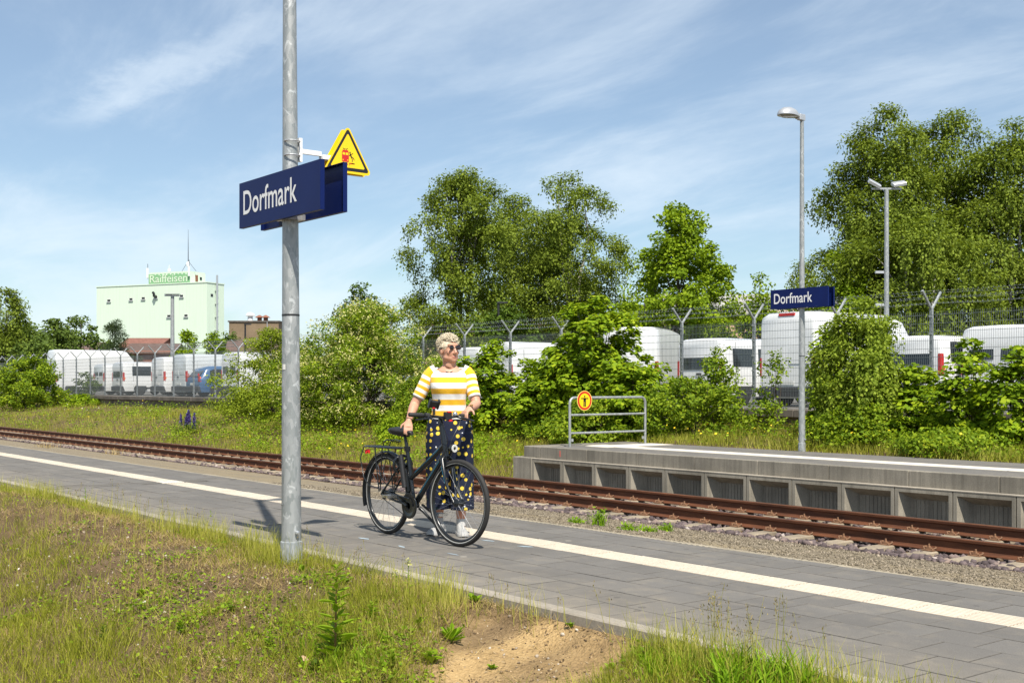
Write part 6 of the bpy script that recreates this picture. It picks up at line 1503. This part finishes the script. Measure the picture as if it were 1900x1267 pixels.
b.tube([BB + Vector((-.03, -.056, .095)), Vector((.0, -.05, HUBZ + .035))], .0035, 6); b.tube([BB + Vector((-.03, -.056, -.095)), Vector((.0, -.05, HUBZ - .035))], .0035, 6); b.build('chain', M_FRAME, bike)
b = MB(); b.bbox(.02, .40, -.066, -.050, .33, .37, .006, mat=Matrix.Rotation(R(4), 4, 'Y')); b.build('chain_guard', M_FRAME, bike)
T('kickstand', [BB + Vector((.045, .02, -.02)), BB + Vector((.075, .03, -.04)), Vector((.57, .10, .125)), Vector((.60, .12, .035))], [.016, .013, .010, .011], M_FRAME)
# handlebar, stem, grips, levers, bell, computer, phone mount
T('stem', [S(AX0 + ax * -.02), S(AX0 + ax * .045), S((.845, 0, 1.005))], [.019, .018, .016], M_FRAME)
HC = Vector((.845, 0, 1.005))
hb_pts = [S((HC.x - .065, -.315, HC.z + .018)), S((HC.x - .045, -.20, HC.z + .016)), S((HC.x - .008, -.07, HC.z + .004)), S(HC), S((HC.x - .008, .07, HC.z + .004)), S((HC.x - .045, .20, HC.z + .016)), S((HC.x - .065, .315, HC.z + .018))]
hb = T('handlebar', hb_pts, .0115, M_FRAME)
GR = {}
for sg in (-1, 1):
    a, c = S((HC.x - .066, sg * .322, HC.z + .018)), S((HC.x - .046, sg * .195, HC.z + .016)); GR[sg] = (a + c) / 2
    T('grip', [a, a.lerp(c, .04), a.lerp(c, .5), a.lerp(c, .96), c], [.014, .0175, .0165, .0175, .015], M_RUBBER, hb, 12)
    l0, l1, l2 = S((HC.x - .03, sg * .16, HC.z + .008)), S((HC.x + .03, sg * .20, HC.z - .008)), S((HC.x + .0, sg * .31, HC.z - .022))
    T('brake_lever', [l0, l1, l1.lerp(l2, .5), l2], [.011, .009, .007, .006], M_FRAME, hb, 8)
T('gear_shifter', [S((HC.x - .042, -.18, HC.z + .015)), S((HC.x - .034, -.145, HC.z + .013))], .021, M_RUBBER, hb, 14)
b = MB(); p = S((HC.x - .03, .13, HC.z + .03)); b.lathe([(.020, -.012), (.021, 0), (.017, .012), (.007, .019)], 16, Matrix.Translation(p)); b.build('bell', M_CHROME, hb, 40)
b = MB(); p = S((HC.x + .012, .012, HC.z + .015)); b.bbox(p.x - .02, p.x + .025, p.y - .03, p.y + .03, p.z - .03, p.z + .03, .006); b.build('display_mount', M_BLACK, hb)
b = MB(); b.bbox(p.x + .0, p.x + .028, p.y - .012, p.y + .022, p.z + .026, p.z + .036, .003); b.bbox(p.x + .0, p.x + .03, p.y - .0, p.y + .03, p.z - .045, p.z - .03, .003); b.build('red_tab', M_REDP, hb)
b = MB(); p = S((HC.x + .0, -.12, HC.z + .02)); b.tube([p, p + Vector((0, -.0, .05))], .010, 8); Mq = Matrix.Translation(p + Vector((0, 0, .085))) @ Matrix.Rotation(R(30), 4, 'Y') @ Matrix.Rotation(R(-15), 4, 'Z')
b.bbox(-.012, .012, -.034, .034, -.03, .03, .006, mat=Mq)
for sx in (-1, 1): b.bbox(-.02, .02, sx * .036 - .007, sx * .036 + .007, -.034, .04, .004, mat=Mq)
ph = b.build('phone_mount', M_BLACK, hb); b = MB(); b.bbox(-.024, .024, -.008, .014, -.036, -.024, .003, mat=Mq); b.build('red_clip', M_REDP, ph)
for sg in (-1, 1): T('cable', [S((HC.x + .0, sg * .17, HC.z + .01)), S((HC.x + .07, sg * .09, HC.z - .05)), S((HC.x + .06, sg * .02, HC.z - .17)), S((.87, sg * .02, .72))], .0028, M_BLACK, hb, 5)
# headlight
b = MB(); p = S((.945, 0, .765)); Mz = Matrix.Translation(p) @ q.to_4x4() @ Matrix.Rotation(R(90), 4, 'Y')
b.lathe([(.012, -.04), (.030, -.02), (.033, .012), (.033, .018)], 20, Mz); hl = b.build('headlight', M_FRAME, bike, 40)
b = MB(); b.lathe([(.032, .018), (.030, .022), (.014, .022), (.012, .017)], 20, Mz, caps=False); b.build('reflector_ring', M_REFL, hl, 40); b = MB(); b.lathe([(.0125, .014), (.0125, .0195)], 14, Mz); b.build('lens', M_BLACK, hl)
T('headlight_bracket', [S((.88, 0, .69)), S((.92, 0, .71)), S((.935, 0, .745))], .006, M_FRAME)
b = MB()
for sg in (-1, 1): b.bbox(-.012, .012, -.006, .006, -.03, .03, .003, mat=Matrix.Translation(S((.895, sg * .03, .655))))
b.build('brake_arm', M_FRAME, bike)
# ------------------------------------------------------------------ the woman
def remesh(mb, voxel, it=3, fac=.5):
    me = mb.mesh('tmp', M_BLACK); o = link('tmp', me)
    m = o.modifiers.new('r', 'REMESH'); m.mode = 'VOXEL'; m.voxel_size = voxel
    s = o.modifiers.new('s', 'SMOOTH'); s.iterations = it; s.factor = fac
    bpy.context.view_layer.update()
    out = bpy.data.meshes.new_from_object(o.evaluated_get(bpy.context.evaluated_depsgraph_get()))
    bpy.data.objects.remove(o); out.materials.clear()
    out.polygons.foreach_set('use_smooth', [True] * len(out.polygons))
    return out
def skin_material():
    t = NT('skin'); n = t.noise(9, 4); f = t.noise(120, 3)
    c = t.ramp(n, [(.3, (.46, .235, .150)), (.7, (.56, .315, .215))])
    at = t.n.new('ShaderNodeAttribute'); at.attribute_name = 'lips'
    c = t.mix(t.math('MULTIPLY', at.outputs['Fac'], .75), c, (.36, .115, .095))
    a2 = t.n.new('ShaderNodeAttribute'); a2.attribute_name = 'flush'
    c = t.mix(t.math('MULTIPLY', a2.outputs['Fac'], .5), c, (.56, .21, .13))
    t.set(color=c, rough=.5, spec=.4, sss=.12); t.b.inputs['Subsurface Radius'].default_value = (.012, .005, .003); t.bump(f, .12, .001); return t.m
M_SKIN = skin_material()
def stripe_material():
    t = NT('striped_knit'); at = t.n.new('ShaderNodeAttribute'); at.attribute_name = 'stripe'
    v = t.math('FRACT', at.outputs['Fac']); s = t.math('GREATER_THAN', v, .5)
    o = t.tc(); w = t.n.new('ShaderNodeTexWave'); t.l.new(o, w.inputs[0]); w.inputs['Scale'].default_value = 42; w.bands_direction = 'X'
    k = t.noise(7, 3); f = t.noise(220, 2)
    c = t.mix(s, (.80, .79, .76), (.79, .44, .022)); t.set(color=c, rough=.8, spec=.2, sheen=.15)
    t.bump(t.math('ADD', t.math('MULTIPLY', w.outputs['Fac'], .35), t.math('ADD', t.math('MULTIPLY', k, 1.4), t.math('MULTIPLY', f, .2))), .5, .012); return t.m
M_KNIT = stripe_material()
def lemon_material():
    t = NT('lemon_print'); o = t.tc(); q = t.sep(o)
    an = t.math('ARCTAN2', q[1], q[0])
    wv = t.mapping(o, (1, .8, 1))
    base = (.010, .014, .034)
    d = t.voronoi(18, wv, rnd=.62); le = t.math('LESS_THAN', d, .30)
    rimm = t.math('LESS_THAN', t.math('ABSOLUTE', t.math('SUBTRACT', d, .13)), .05)
    d2 = t.voronoi(17, t.mapping(o, (1, .8, 1), (0, 0, 0), (3.3, 1.7, .41)), rnd=.8); fl = t.math('LESS_THAN', d2, .13)
    d3 = t.voronoi(19, t.mapping(o, (1, .8, 1), (0, 0, .3), (1.3, 5.7, 2.41)), rnd=.9); lf = t.math('LESS_THAN', d3, .10)
    c = t.mix(lf, base, (.05, .12, .06)); c = t.mix(fl, c, (.62, .64, .66)); c = t.mix(le, c, (.74, .53, .05)); c = t.mix(t.math('MULTIPLY', le, t.math('MULTIPLY', rimm, .35)), c, (.75, .55, .14))
    t.set(color=c, rough=.75, spec=.25); t.bump(t.noise(6, 4), .5, .02); return t.m
M_LEMON = lemon_material()
M_HAIR = leaf_mat('blond_grey_hair', (.60, .52, .39), (.80, .72, .57), (.92, .87, .74), .35, .5, 1.0)
M_HAIRB = plain('hair_base', (.62, .53, .39), .8, var=.3, scale=40); M_SHOE = plain('shoe_mesh_grey', (.33, .33, .325), .8, var=.12, scale=30, bump=.3); M_SOLE = plain('shoe_sole_white', (.52, .51, .49), .6, var=.06); M_SOCK = plain('sock_white', (.48, .47, .46), .9, var=.06)
M_SHADES = plain('sunglass_lens', (.012, .006, .005), .06, var=.1, spec=.8); M_FRAMEB = plain('tortoise_frame', (.06, .03, .018), .25, var=.3); M_GOLD = plain('gold', (.62, .40, .12), .25, metal=.9, var=.05); M_CORD = plain('leather_cord', (.02, .017, .015), .6)

WX, WY = px(834, 5.74), 5.74
woman = empty('person', (WX, WY, 0), YAW, 'person in a yellow and white striped top and lemon print trousers holding the bicycle', 'person')
def to_local(p):                    # world -> the person's own frame
    v = Vector(p) - Vector((WX, WY, 0)); return Vector((v.x * ST + v.y * CT, -v.x * CT + v.y * ST, v.z))
HEAD = Vector((.0, -.012, 1.562)); HM = Matrix.Translation(HEAD) @ Matrix.Rotation(R(34), 4, 'Z') @ Matrix.Rotation(R(-2), 4, 'X')
def hp(x, y, z): return HM @ Vector((x, y, z))
bd = MB()
def E(c, rx, ry, rz, M=None, n=16, m=12): bd.ell(c, rx, ry, rz, n, m, M)
H3 = HM.to_3x3()
E(hp(0, .016, .018), .073, .092, .090, H3); E(hp(0, -.022, -.030), .060, .066, .078, H3); E(hp(0, -.058, -.092), .030, .028, .022, H3); E(hp(0, -.040, -.078), .050, .045, .030, H3)
E(hp(0, -.062, .036), .050, .024, .020, H3)                                                   # brow
for sg in (-1, 1):
    E(hp(sg * .036, -.060, -.026), .022, .018, .020, H3); E(hp(sg * .076, .010, -.016), .009, .020, .031, H3); E(hp(sg * .012, -.094, -.036), .008, .010, .007, H3); E(hp(sg * .050, -.020, -.070), .016, .030, .022, H3)
bd.tube([hp(0, -.080, .018), hp(0, -.097, -.012), hp(0, -.108, -.034)], [.009, .011, .0125], 10); E(hp(0, -.102, -.036), .010, .011, .009, H3)
E(hp(0, -.083, -.062), .021, .010, .0055, H3); E(hp(0, -.080, -.074), .018, .010, .006, H3); E(hp(0, -.070, -.066), .026, .014, .016, H3)
bd.tube([(0, .018, 1.33), (0, .016, 1.42), tuple(hp(0, .006, -.045))], [.066, .056, .060], 18)   # neck
bd.tube([hp(0, -.035, -.088), (0, -.028, 1.42)], [.030, .042], 12)                             # throat
def ellring(z, rx, ry, oy, n=28, ex=2.3, dz=None):
    out = []
    for i in range(n):
        a = 2*math.pi*i/n; c, s = math.cos(a), math.sin(a); x = rx * math.copysign(abs(c)**(2/ex), c); y = oy + ry * math.copysign(abs(s)**(2/ex), s)
        out.append((x, y, z + (dz(c, s) if dz else 0)))
    return out
bd.loft([ellring(.95, .13, .09, 0), ellring(1.20, .14, .10, -.01), ellring(1.32, .150, .085, -.004), ellring(1.375, .128, .074, .004), ellring(1.405, .085, .062, .010), ellring(1.43, .055, .05, .014)])
for sg in (-1, 1): bd.tube([(sg * .03, -.062, 1.375), (sg * .12, -.028, 1.392)], .011, 8)      # collar bones
# arms
gl_ = to_local(BIKE + GR[1]); sdl = to_local(BIKE + Vector((.335, -.0, .885)))
SR, SL = Vector((-.157, .006, 1.362)), Vector((.157, .006, 1.362))
ER, EL = Vector((-.292, -.02, 1.105)), Vector((.232, -.115, 1.105))
WR = sdl + Vector((-.012, .055, .075)); WLp = gl_ + Vector((.034, .050, .052))
for s_, e_, w_ in ((SR, ER, WR), (SL, EL, WLp)):
    bd.tube([s_, s_.lerp(e_, .5), e_, e_.lerp(w_, .28), e_.lerp(w_, .65), w_], [.052, .046, .040, .042, .034, .0275], 14, ry=[.052, .046, .040, .041, .032, .0225])
# hands
def hand(wrist, palm_dir, down, out, fingers, thumb):
    """palm box-like, four fingers rooted on the knuckle line, a thumb leaving the side near the wrist"""
    side = palm_dir.cross(down).normalized() * out
    kn = wrist + palm_dir * .078
    bd.tube([wrist, wrist + palm_dir * .03, wrist + palm_dir * .06, kn], [.027, .036, .040, .038], 12, ry=[.022, .020, .018, .015], up=down)
    for i, (ln, curl) in enumerate(fingers):
        o = kn + side * (.030 - .020 * i) - palm_dir * .006
        d = palm_dir.copy(); pts = [o - palm_dir * .02]; p = o
        pts.append(p)
        for k, seg in enumerate((.44, .32, .24)):
            d = (d + down * curl[k]).normalized(); p = p + d * ln * seg; pts.append(p)
        bd.tube(pts, [.0095, .0098, .0092, .0085, .0070], 8)
    o = wrist + palm_dir * .018 + side * .024
    t1 = o + (palm_dir * thumb[0] + side * thumb[1] + down * thumb[2]).normalized() * .038
    t2 = t1 + (palm_dir * (thumb[0] + .3) + side * (thumb[1] - .5) + down * (thumb[2] + .4)).normalized() * .030
    bd.tube([o - side * .01, o, t1, t2], [.013, .0125, .0105, .0085], 8)
pdR = Vector((.06, -.72, -.55)).normalized(); dnR = Vector((0, -.45, -.9)).normalized(); dnR = (dnR - pdR * dnR.dot(pdR)).normalized()
hand(WR, pdR, dnR, -1 if True else 1, [(.066, (.55, .75, .5)), (.074, (.6, .8, .5)), (.070, (.65, .85, .5)), (.056, (.7, .9, .5))], (.5, .8, .4))
pdL = (gl_ + Vector((-.004, -.006, .020)) - WLp); pdL = (pdL * 1.0).normalized(); dnL = Vector((-.1, -.35, -.93)); dnL = (dnL - pdL * dnL.dot(pdL)).normalized()
hand(WLp - pdL * .012, pdL, dnL, 1, [(.066, (.75, .95, .7)), (.074, (.75, 1.0, .7)), (.070, (.8, 1.0, .7)), (.056, (.85, 1.0, .7))], (.4, .8, .6))
# legs under the trousers
FL, FR = Vector((.098, -.060, 0)), Vector((-.095, .035, 0))
for f_, hx in ((FL, .09), (FR, -.09)):
    bd.tube([(hx, .0, .95), (hx * 1.05, -.005, .50), (f_.x, f_.y + .03, .28), (f_.x, f_.y + .035, .12), (f_.x, f_.y + .03, .06)], [.085, .060, .052, .036, .036], 14)
me = remesh(bd, .0060, 4, .5); me.name = 'body'; me.materials.append(M_SKIN)
n = len(me.vertices); co = np.empty(n * 3, np.float32); me.vertices.foreach_get('co', co); co = co.reshape(-1, 3)
hi = np.array(HM.inverted()); hc = co @ hi[:3, :3].T + hi[:3, 3]
lips = np.exp(-((hc[:, 0] / .020)**2 + ((hc[:, 2] + .068) / .0085)**2)) * (hc[:, 1] < -.070); lips = np.clip(lips * 1.6, 0, 1)
at = me.attributes.new('lips', 'FLOAT', 'POINT'); at.data.foreach_set('value', lips.astype(np.float32))
fl = np.clip(np.exp(-(((np.abs(hc[:, 0]) - .038) / .02)**2 + ((hc[:, 2] + .03) / .02)**2)) * (hc[:, 1] < -.03) * .8 + (co[:, 2] < .3) * .9 + np.exp(-((hc[:, 0] / .012)**2 + ((hc[:, 2] + .034) / .014)**2)) * (hc[:, 1] < -.09) * .7, 0, 1)
at = me.attributes.new('flush', 'FLOAT', 'POINT'); at.data.foreach_set('value', fl.astype(np.float32))
link('body', me, woman)
# shirt
def dzn(k): return lambda c, s: -k * max(0, -s)**1.6 * (1 if True else 0)
rings = []; A = []; per = .1035
spec = [(.978, .176, .132, -.012), (.99, .177, .133, -.012), (1.04, .164, .128, -.014), (1.09, .157, .126, -.018), (1.14, .157, .128, -.022), (1.19, .164, .134, -.027), (1.235, .175, .142, -.032), (1.27, .178, .138, -.029), (1.31, .181, .120, -.018), (1.345, .184, .102, -.006)]
for z, rx, ry, oy in spec:
    r_ = ellring(z, rx * .905, ry * .97, oy, 40, 2.35)
    bust = math.exp(-((z - 1.235) / .045)**2)
    r2 = []
    for x, y, zz in r_:
        b_ = bust * .016 * (math.exp(-((abs(x) - .075) / .045)**2)) * (1 if y < oy else 0)
        fold = .0035 * math.sin(x * 70 + z * 30) * (1 if z < 1.15 else .3)
        r2.append((x, y - b_ + fold, zz))
    rings.append(r2)
rings += [ellring(1.376, .160, .088, .002, 40, 2.2, dzn(.010)), ellring(1.398, .150, .090, .002, 40, 2.1, dzn(.035)), ellring(1.412, .122, .088, .003, 40, 2.0, dzn(.060)), ellring(1.415, .112, .084, .004, 40, 2.0, dzn(.068)), ellring(1.404, .106, .078, .005, 40, 2.0, dzn(.066))]
sh = MB(); vs_ = [p for r_ in rings for p in r_]; m = 40; fs_ = []
for i in range(len(rings) - 1):
    for j in range(m): fs_.append((i*m + j, i*m + (j+1) % m, (i+1)*m + (j+1) % m, (i+1)*m + j))
top_i = len(rings) - 3
sa = []
for i, r_ in enumerate(rings):
    for p in r_: sa.append(((p[2] - 1.2355) / .094 + 10) if i < top_i else 4.2)
sh.add(vs_, fs_, 0, sa); shirt = link('shirt', sh.mesh('shirt', M_KNIT, 170), woman)
sub = shirt.modifiers.new('s', 'SUBSURF'); sub.levels = 1; sub.render_levels = 2
for s_, e_, sg in ((SR, ER, -1), (SL, EL, 1)):
    b = MB(); L_ = (e_ - s_).length; pts, rr, ss = [], [], []
    k = 16; inn = s_ + Vector((-sg * .045, 0, .018))
    cut = .80
    for i in range(k + 1):
        f_ = i / k * cut; p = s_.lerp(e_, f_) if i > 1 else (inn if i == 0 else s_.lerp(inn, .35)); pts.append(p)
        rr.append(float(np.interp(f_, [0, .1, .4, cut], [.059, .0625, .0575, .053])) + .0012 * math.sin(i * 2.1)); ss.append(f_ * L_ / .058 + .30)
    pts.append(pts[-1].lerp(s_, .02)); rr.append(.050); ss.append(ss[-1])
    b.tube(pts, rr, 26, caps=False, attr=ss); b.build('sleeve', M_KNIT, shirt, 170)
# trousers
tr = MB()
def rip(z, cx, rx, ry, oy, amp, n=44, ph=0):
    out = []
    for i in range(n):
        a = 2*math.pi*i/n; k = 1 + amp * (math.sin(7*a + ph) + .6 * math.sin(11*a + 2*ph + 1))
        out.append((cx + rx * k * math.cos(a), oy + ry * k * math.sin(a), z))
    return out
tr.loft([rip(1.025, 0, .160, .118, -.008, .004), rip(1.0, 0, .166, .122, -.008, .006), rip(.95, 0, .186, .132, -.004, .008), rip(.89, 0, .200, .140, 0, .010), rip(.80, 0, .203, .142, 0, .010), rip(.74, 0, .190, .125, 0, .010)])
for sg, fx, fy, ph in ((1, FL.x + .008, FL.y + .03, .4), (-1, FR.x - .002, FR.y + .02, 2.1)):
    tr.loft([rip(.86, sg * .098, .100, .134, 0, .006, 44, ph), rip(.72, sg * .101, .103, .132, .0, .010, 44, ph), rip(.55, sg * .103, .101, .122, fy * .3, .020, 44, ph), rip(.38, sg * .5 * .2 + fx * .05, .098, .116, fy * .6, .032, 44, ph + .3), rip(.27, fx, .100, .114, fy * .8, .042, 44, ph + .5), rip(.212, fx, .102, .114, fy * .8, .046, 44, ph + .6)])
tme = remesh(tr, .0075, 2, .4); tme.name = 'trousers'; tme.materials.append(M_LEMON); link('trousers', tme, woman)
# shoes
def shoe(f_, yaw, label=None):
    Ms = Matrix.Translation(f_) @ Matrix.Rotation(yaw, 4, 'Z')      # toe towards -y
    so = MB(); up = MB(); rs, ru = [], []
    for y, w, z0, h in ((.082, .022, .006, .075), (.072, .034, .0, .098), (.03, .037, .0, .108), (-.02, .038, .0, .088), (-.07, .044, .0, .066), (-.12, .044, .002, .052), (-.155, .034, .006, .042), (-.172, .016, .012, .030)):
        rs.append([Ms @ Vector((w * 1.06 * a, y * 1.02, z)) for a, z in ((-1, z0), (1, z0), (1.04, .022), (1, .030), (-1, .030), (-1.04, .022))])
        ru.append([Ms @ Vector((w * math.cos(t), y, .026 + (h - .026) * max(0, math.sin(t)) ** .75)) for t in [math.pi * i / 10 for i in range(11)]])
    so.loft(rs); up.loft(ru); s_ = up.build('shoe', M_SHOE, woman, 60); so.build('sole', M_SOLE, s_, 40)
    lc = MB()
    for k in range(5):
        y = -.015 - k * .020; z = .088 - k * .0085; lc.tube([Ms @ Vector((-.022, y, z - .006)), Ms @ Vector((0, y - .004, z + .004)), Ms @ Vector((.022, y, z - .006))], .0028, 5)
    lc.build('laces', M_SOLE, s_)
    sk = MB(); sk.tube([f_ + Vector((0, .034, .075)), f_ + Vector((0, .035, .135))], [.040, .0385], 16); sk.build('sock', M_SOCK, woman, 60)
shoe(FL, R(12)); shoe(FR, R(-22))
# hair: base cap and many short curls
hb_ = MB(); g = np.random.default_rng(77)
def hair_ok(d): return not (d[1] < -.30 and d[2] < .42 + .25 * abs(d[0])) and not (d[2] < -.38) and not (d[2] < -.05 and d[1] < .12)
rg = []
hb_.ell(hp(0, .022, .030), .080, .094, .088, 20, 14, H3); hb_.ell(hp(0, .050, -.020), .066, .062, .062, 16, 10, H3)
capm = remesh(hb_, .008, 2); capm.materials.append(M_HAIRB); hair = link('hair', capm, woman); 
cb = MB(); cnt_ = 0
while cnt_ < 1500:
    d = g.normal(0, 1, 3); d /= np.linalg.norm(d)
    if not hair_ok(d): continue
    cnt_ += 1; c0 = Vector((d[0] * .079, .020 + d[1] * .096, .026 + d[2] * .094)); nrm = Vector((d[0], d[1], d[2] + .25)).normalized()
    u = nrm.orthogonal().normalized(); u = Matrix.Rotation(g.uniform(0, 6.283), 3, nrm) @ u; v = nrm.cross(u); r_ = g.uniform(.007, .014); st = g.uniform(0, 6.28); sp = 1 if g.uniform() < .5 else -1
    rise = g.uniform(.008, .026) * (1.25 if d[2] > .3 else .8)
    pts = [HM @ (c0 + (u * math.cos(st + sp * k * .9) + v * math.sin(st + sp * k * .9)) * r_ + nrm * (rise * k / 4)) for k in range(5)]
    cb.tube(pts, [.0026, .0034, .0032, .0024, .001], 4)
cb.build('curls', M_HAIR, hair, 60)['kind'] = 'stuff'
# sunglasses
sgm = MB(); fm = MB()
for sg in (-1, 1):
    c = Vector((sg * .032, -.098 + .006, .012)); yw = Matrix.Rotation(sg * R(-12), 3, 'Z')
    def lp(a, k, o=0): return HM @ (c + yw @ Vector((.0245 * k * math.cos(a), o, .0185 * k * math.sin(a) - .002 * math.cos(2*a))))
    ringv = [lp(2*math.pi*i/20, 1) for i in range(20)]; sgm.loft([[lp(2*math.pi*i/20, 1, .002) for i in range(20)], ringv, [lp(2*math.pi*i/20, .6, -.002) for i in range(20)]])
    fm.tube(ringv, .0022, 6, closed_path=True)
    fm.tube([hp(sg * .057, -.084, .018), hp(sg * .074, -.05, .016), hp(sg * .080, .0, .010), hp(sg * .079, .02, -.002)], .0022, 6)
fm.tube([hp(-.009, -.094, .012), hp(0, -.100, .017), hp(.009, -.094, .012)], .0024, 6)
gls = sgm.build('sunglasses', M_SHADES, woman, 60); fm.build('frame', M_FRAMEB, gls, 60)
# necklace, watch, bracelets
nk = MB(); k = 28; pts = []
for i in range(k):
    a = 2*math.pi*i/k; c, s = math.cos(a), math.sin(a); f_ = max(0, -s)
    pts.append((.068 * c * (1 - .12 * f_), .012 + (.066 * s if s > 0 else .090 * s), 1.424 - .054 * f_**1.3))
nk.tube(pts, .0026, 6, closed_path=True); nl = nk.build('necklace', M_CORD, woman, 60)
b = MB(); b.ell((0, -.083, 1.362), .008, .005, .010, 10, 8); b.build('pendant', M_GOLD, nl, 60)
def band(c, d, r_, w, mat, name):
    Mz = Matrix.Translation(c) @ d.to_track_quat('Z', 'Y').to_matrix().to_4x4(); b = MB(); b.lathe([(r_, -w), (r_ * 1.03, 0), (r_, w)], 20, Mz, caps=False); return b.build(name, mat, woman, 60), Mz
dl_ = (WLp - EL).normalized(); wt, Mz = band(EL.lerp(WLp, .90), dl_, .0315, .005, M_FRAMEB, 'watch')
b = MB(); b.lathe([(.013, 0), (.013, .006), (.010, .007)], 16, Matrix.Translation(EL.lerp(WLp, .90) + Vector((.016, -.014, .026))) @ Matrix.Rotation(R(20), 4, 'X')); b.build('watch_face', M_GOLD, wt, 40)
band(EL.lerp(WLp, .965), dl_, .030, .003, M_CORD, 'bracelet'); band(ER.lerp(WR, .93), (WR - ER).normalized(), .0305, .003, M_CORD, 'bracelet')
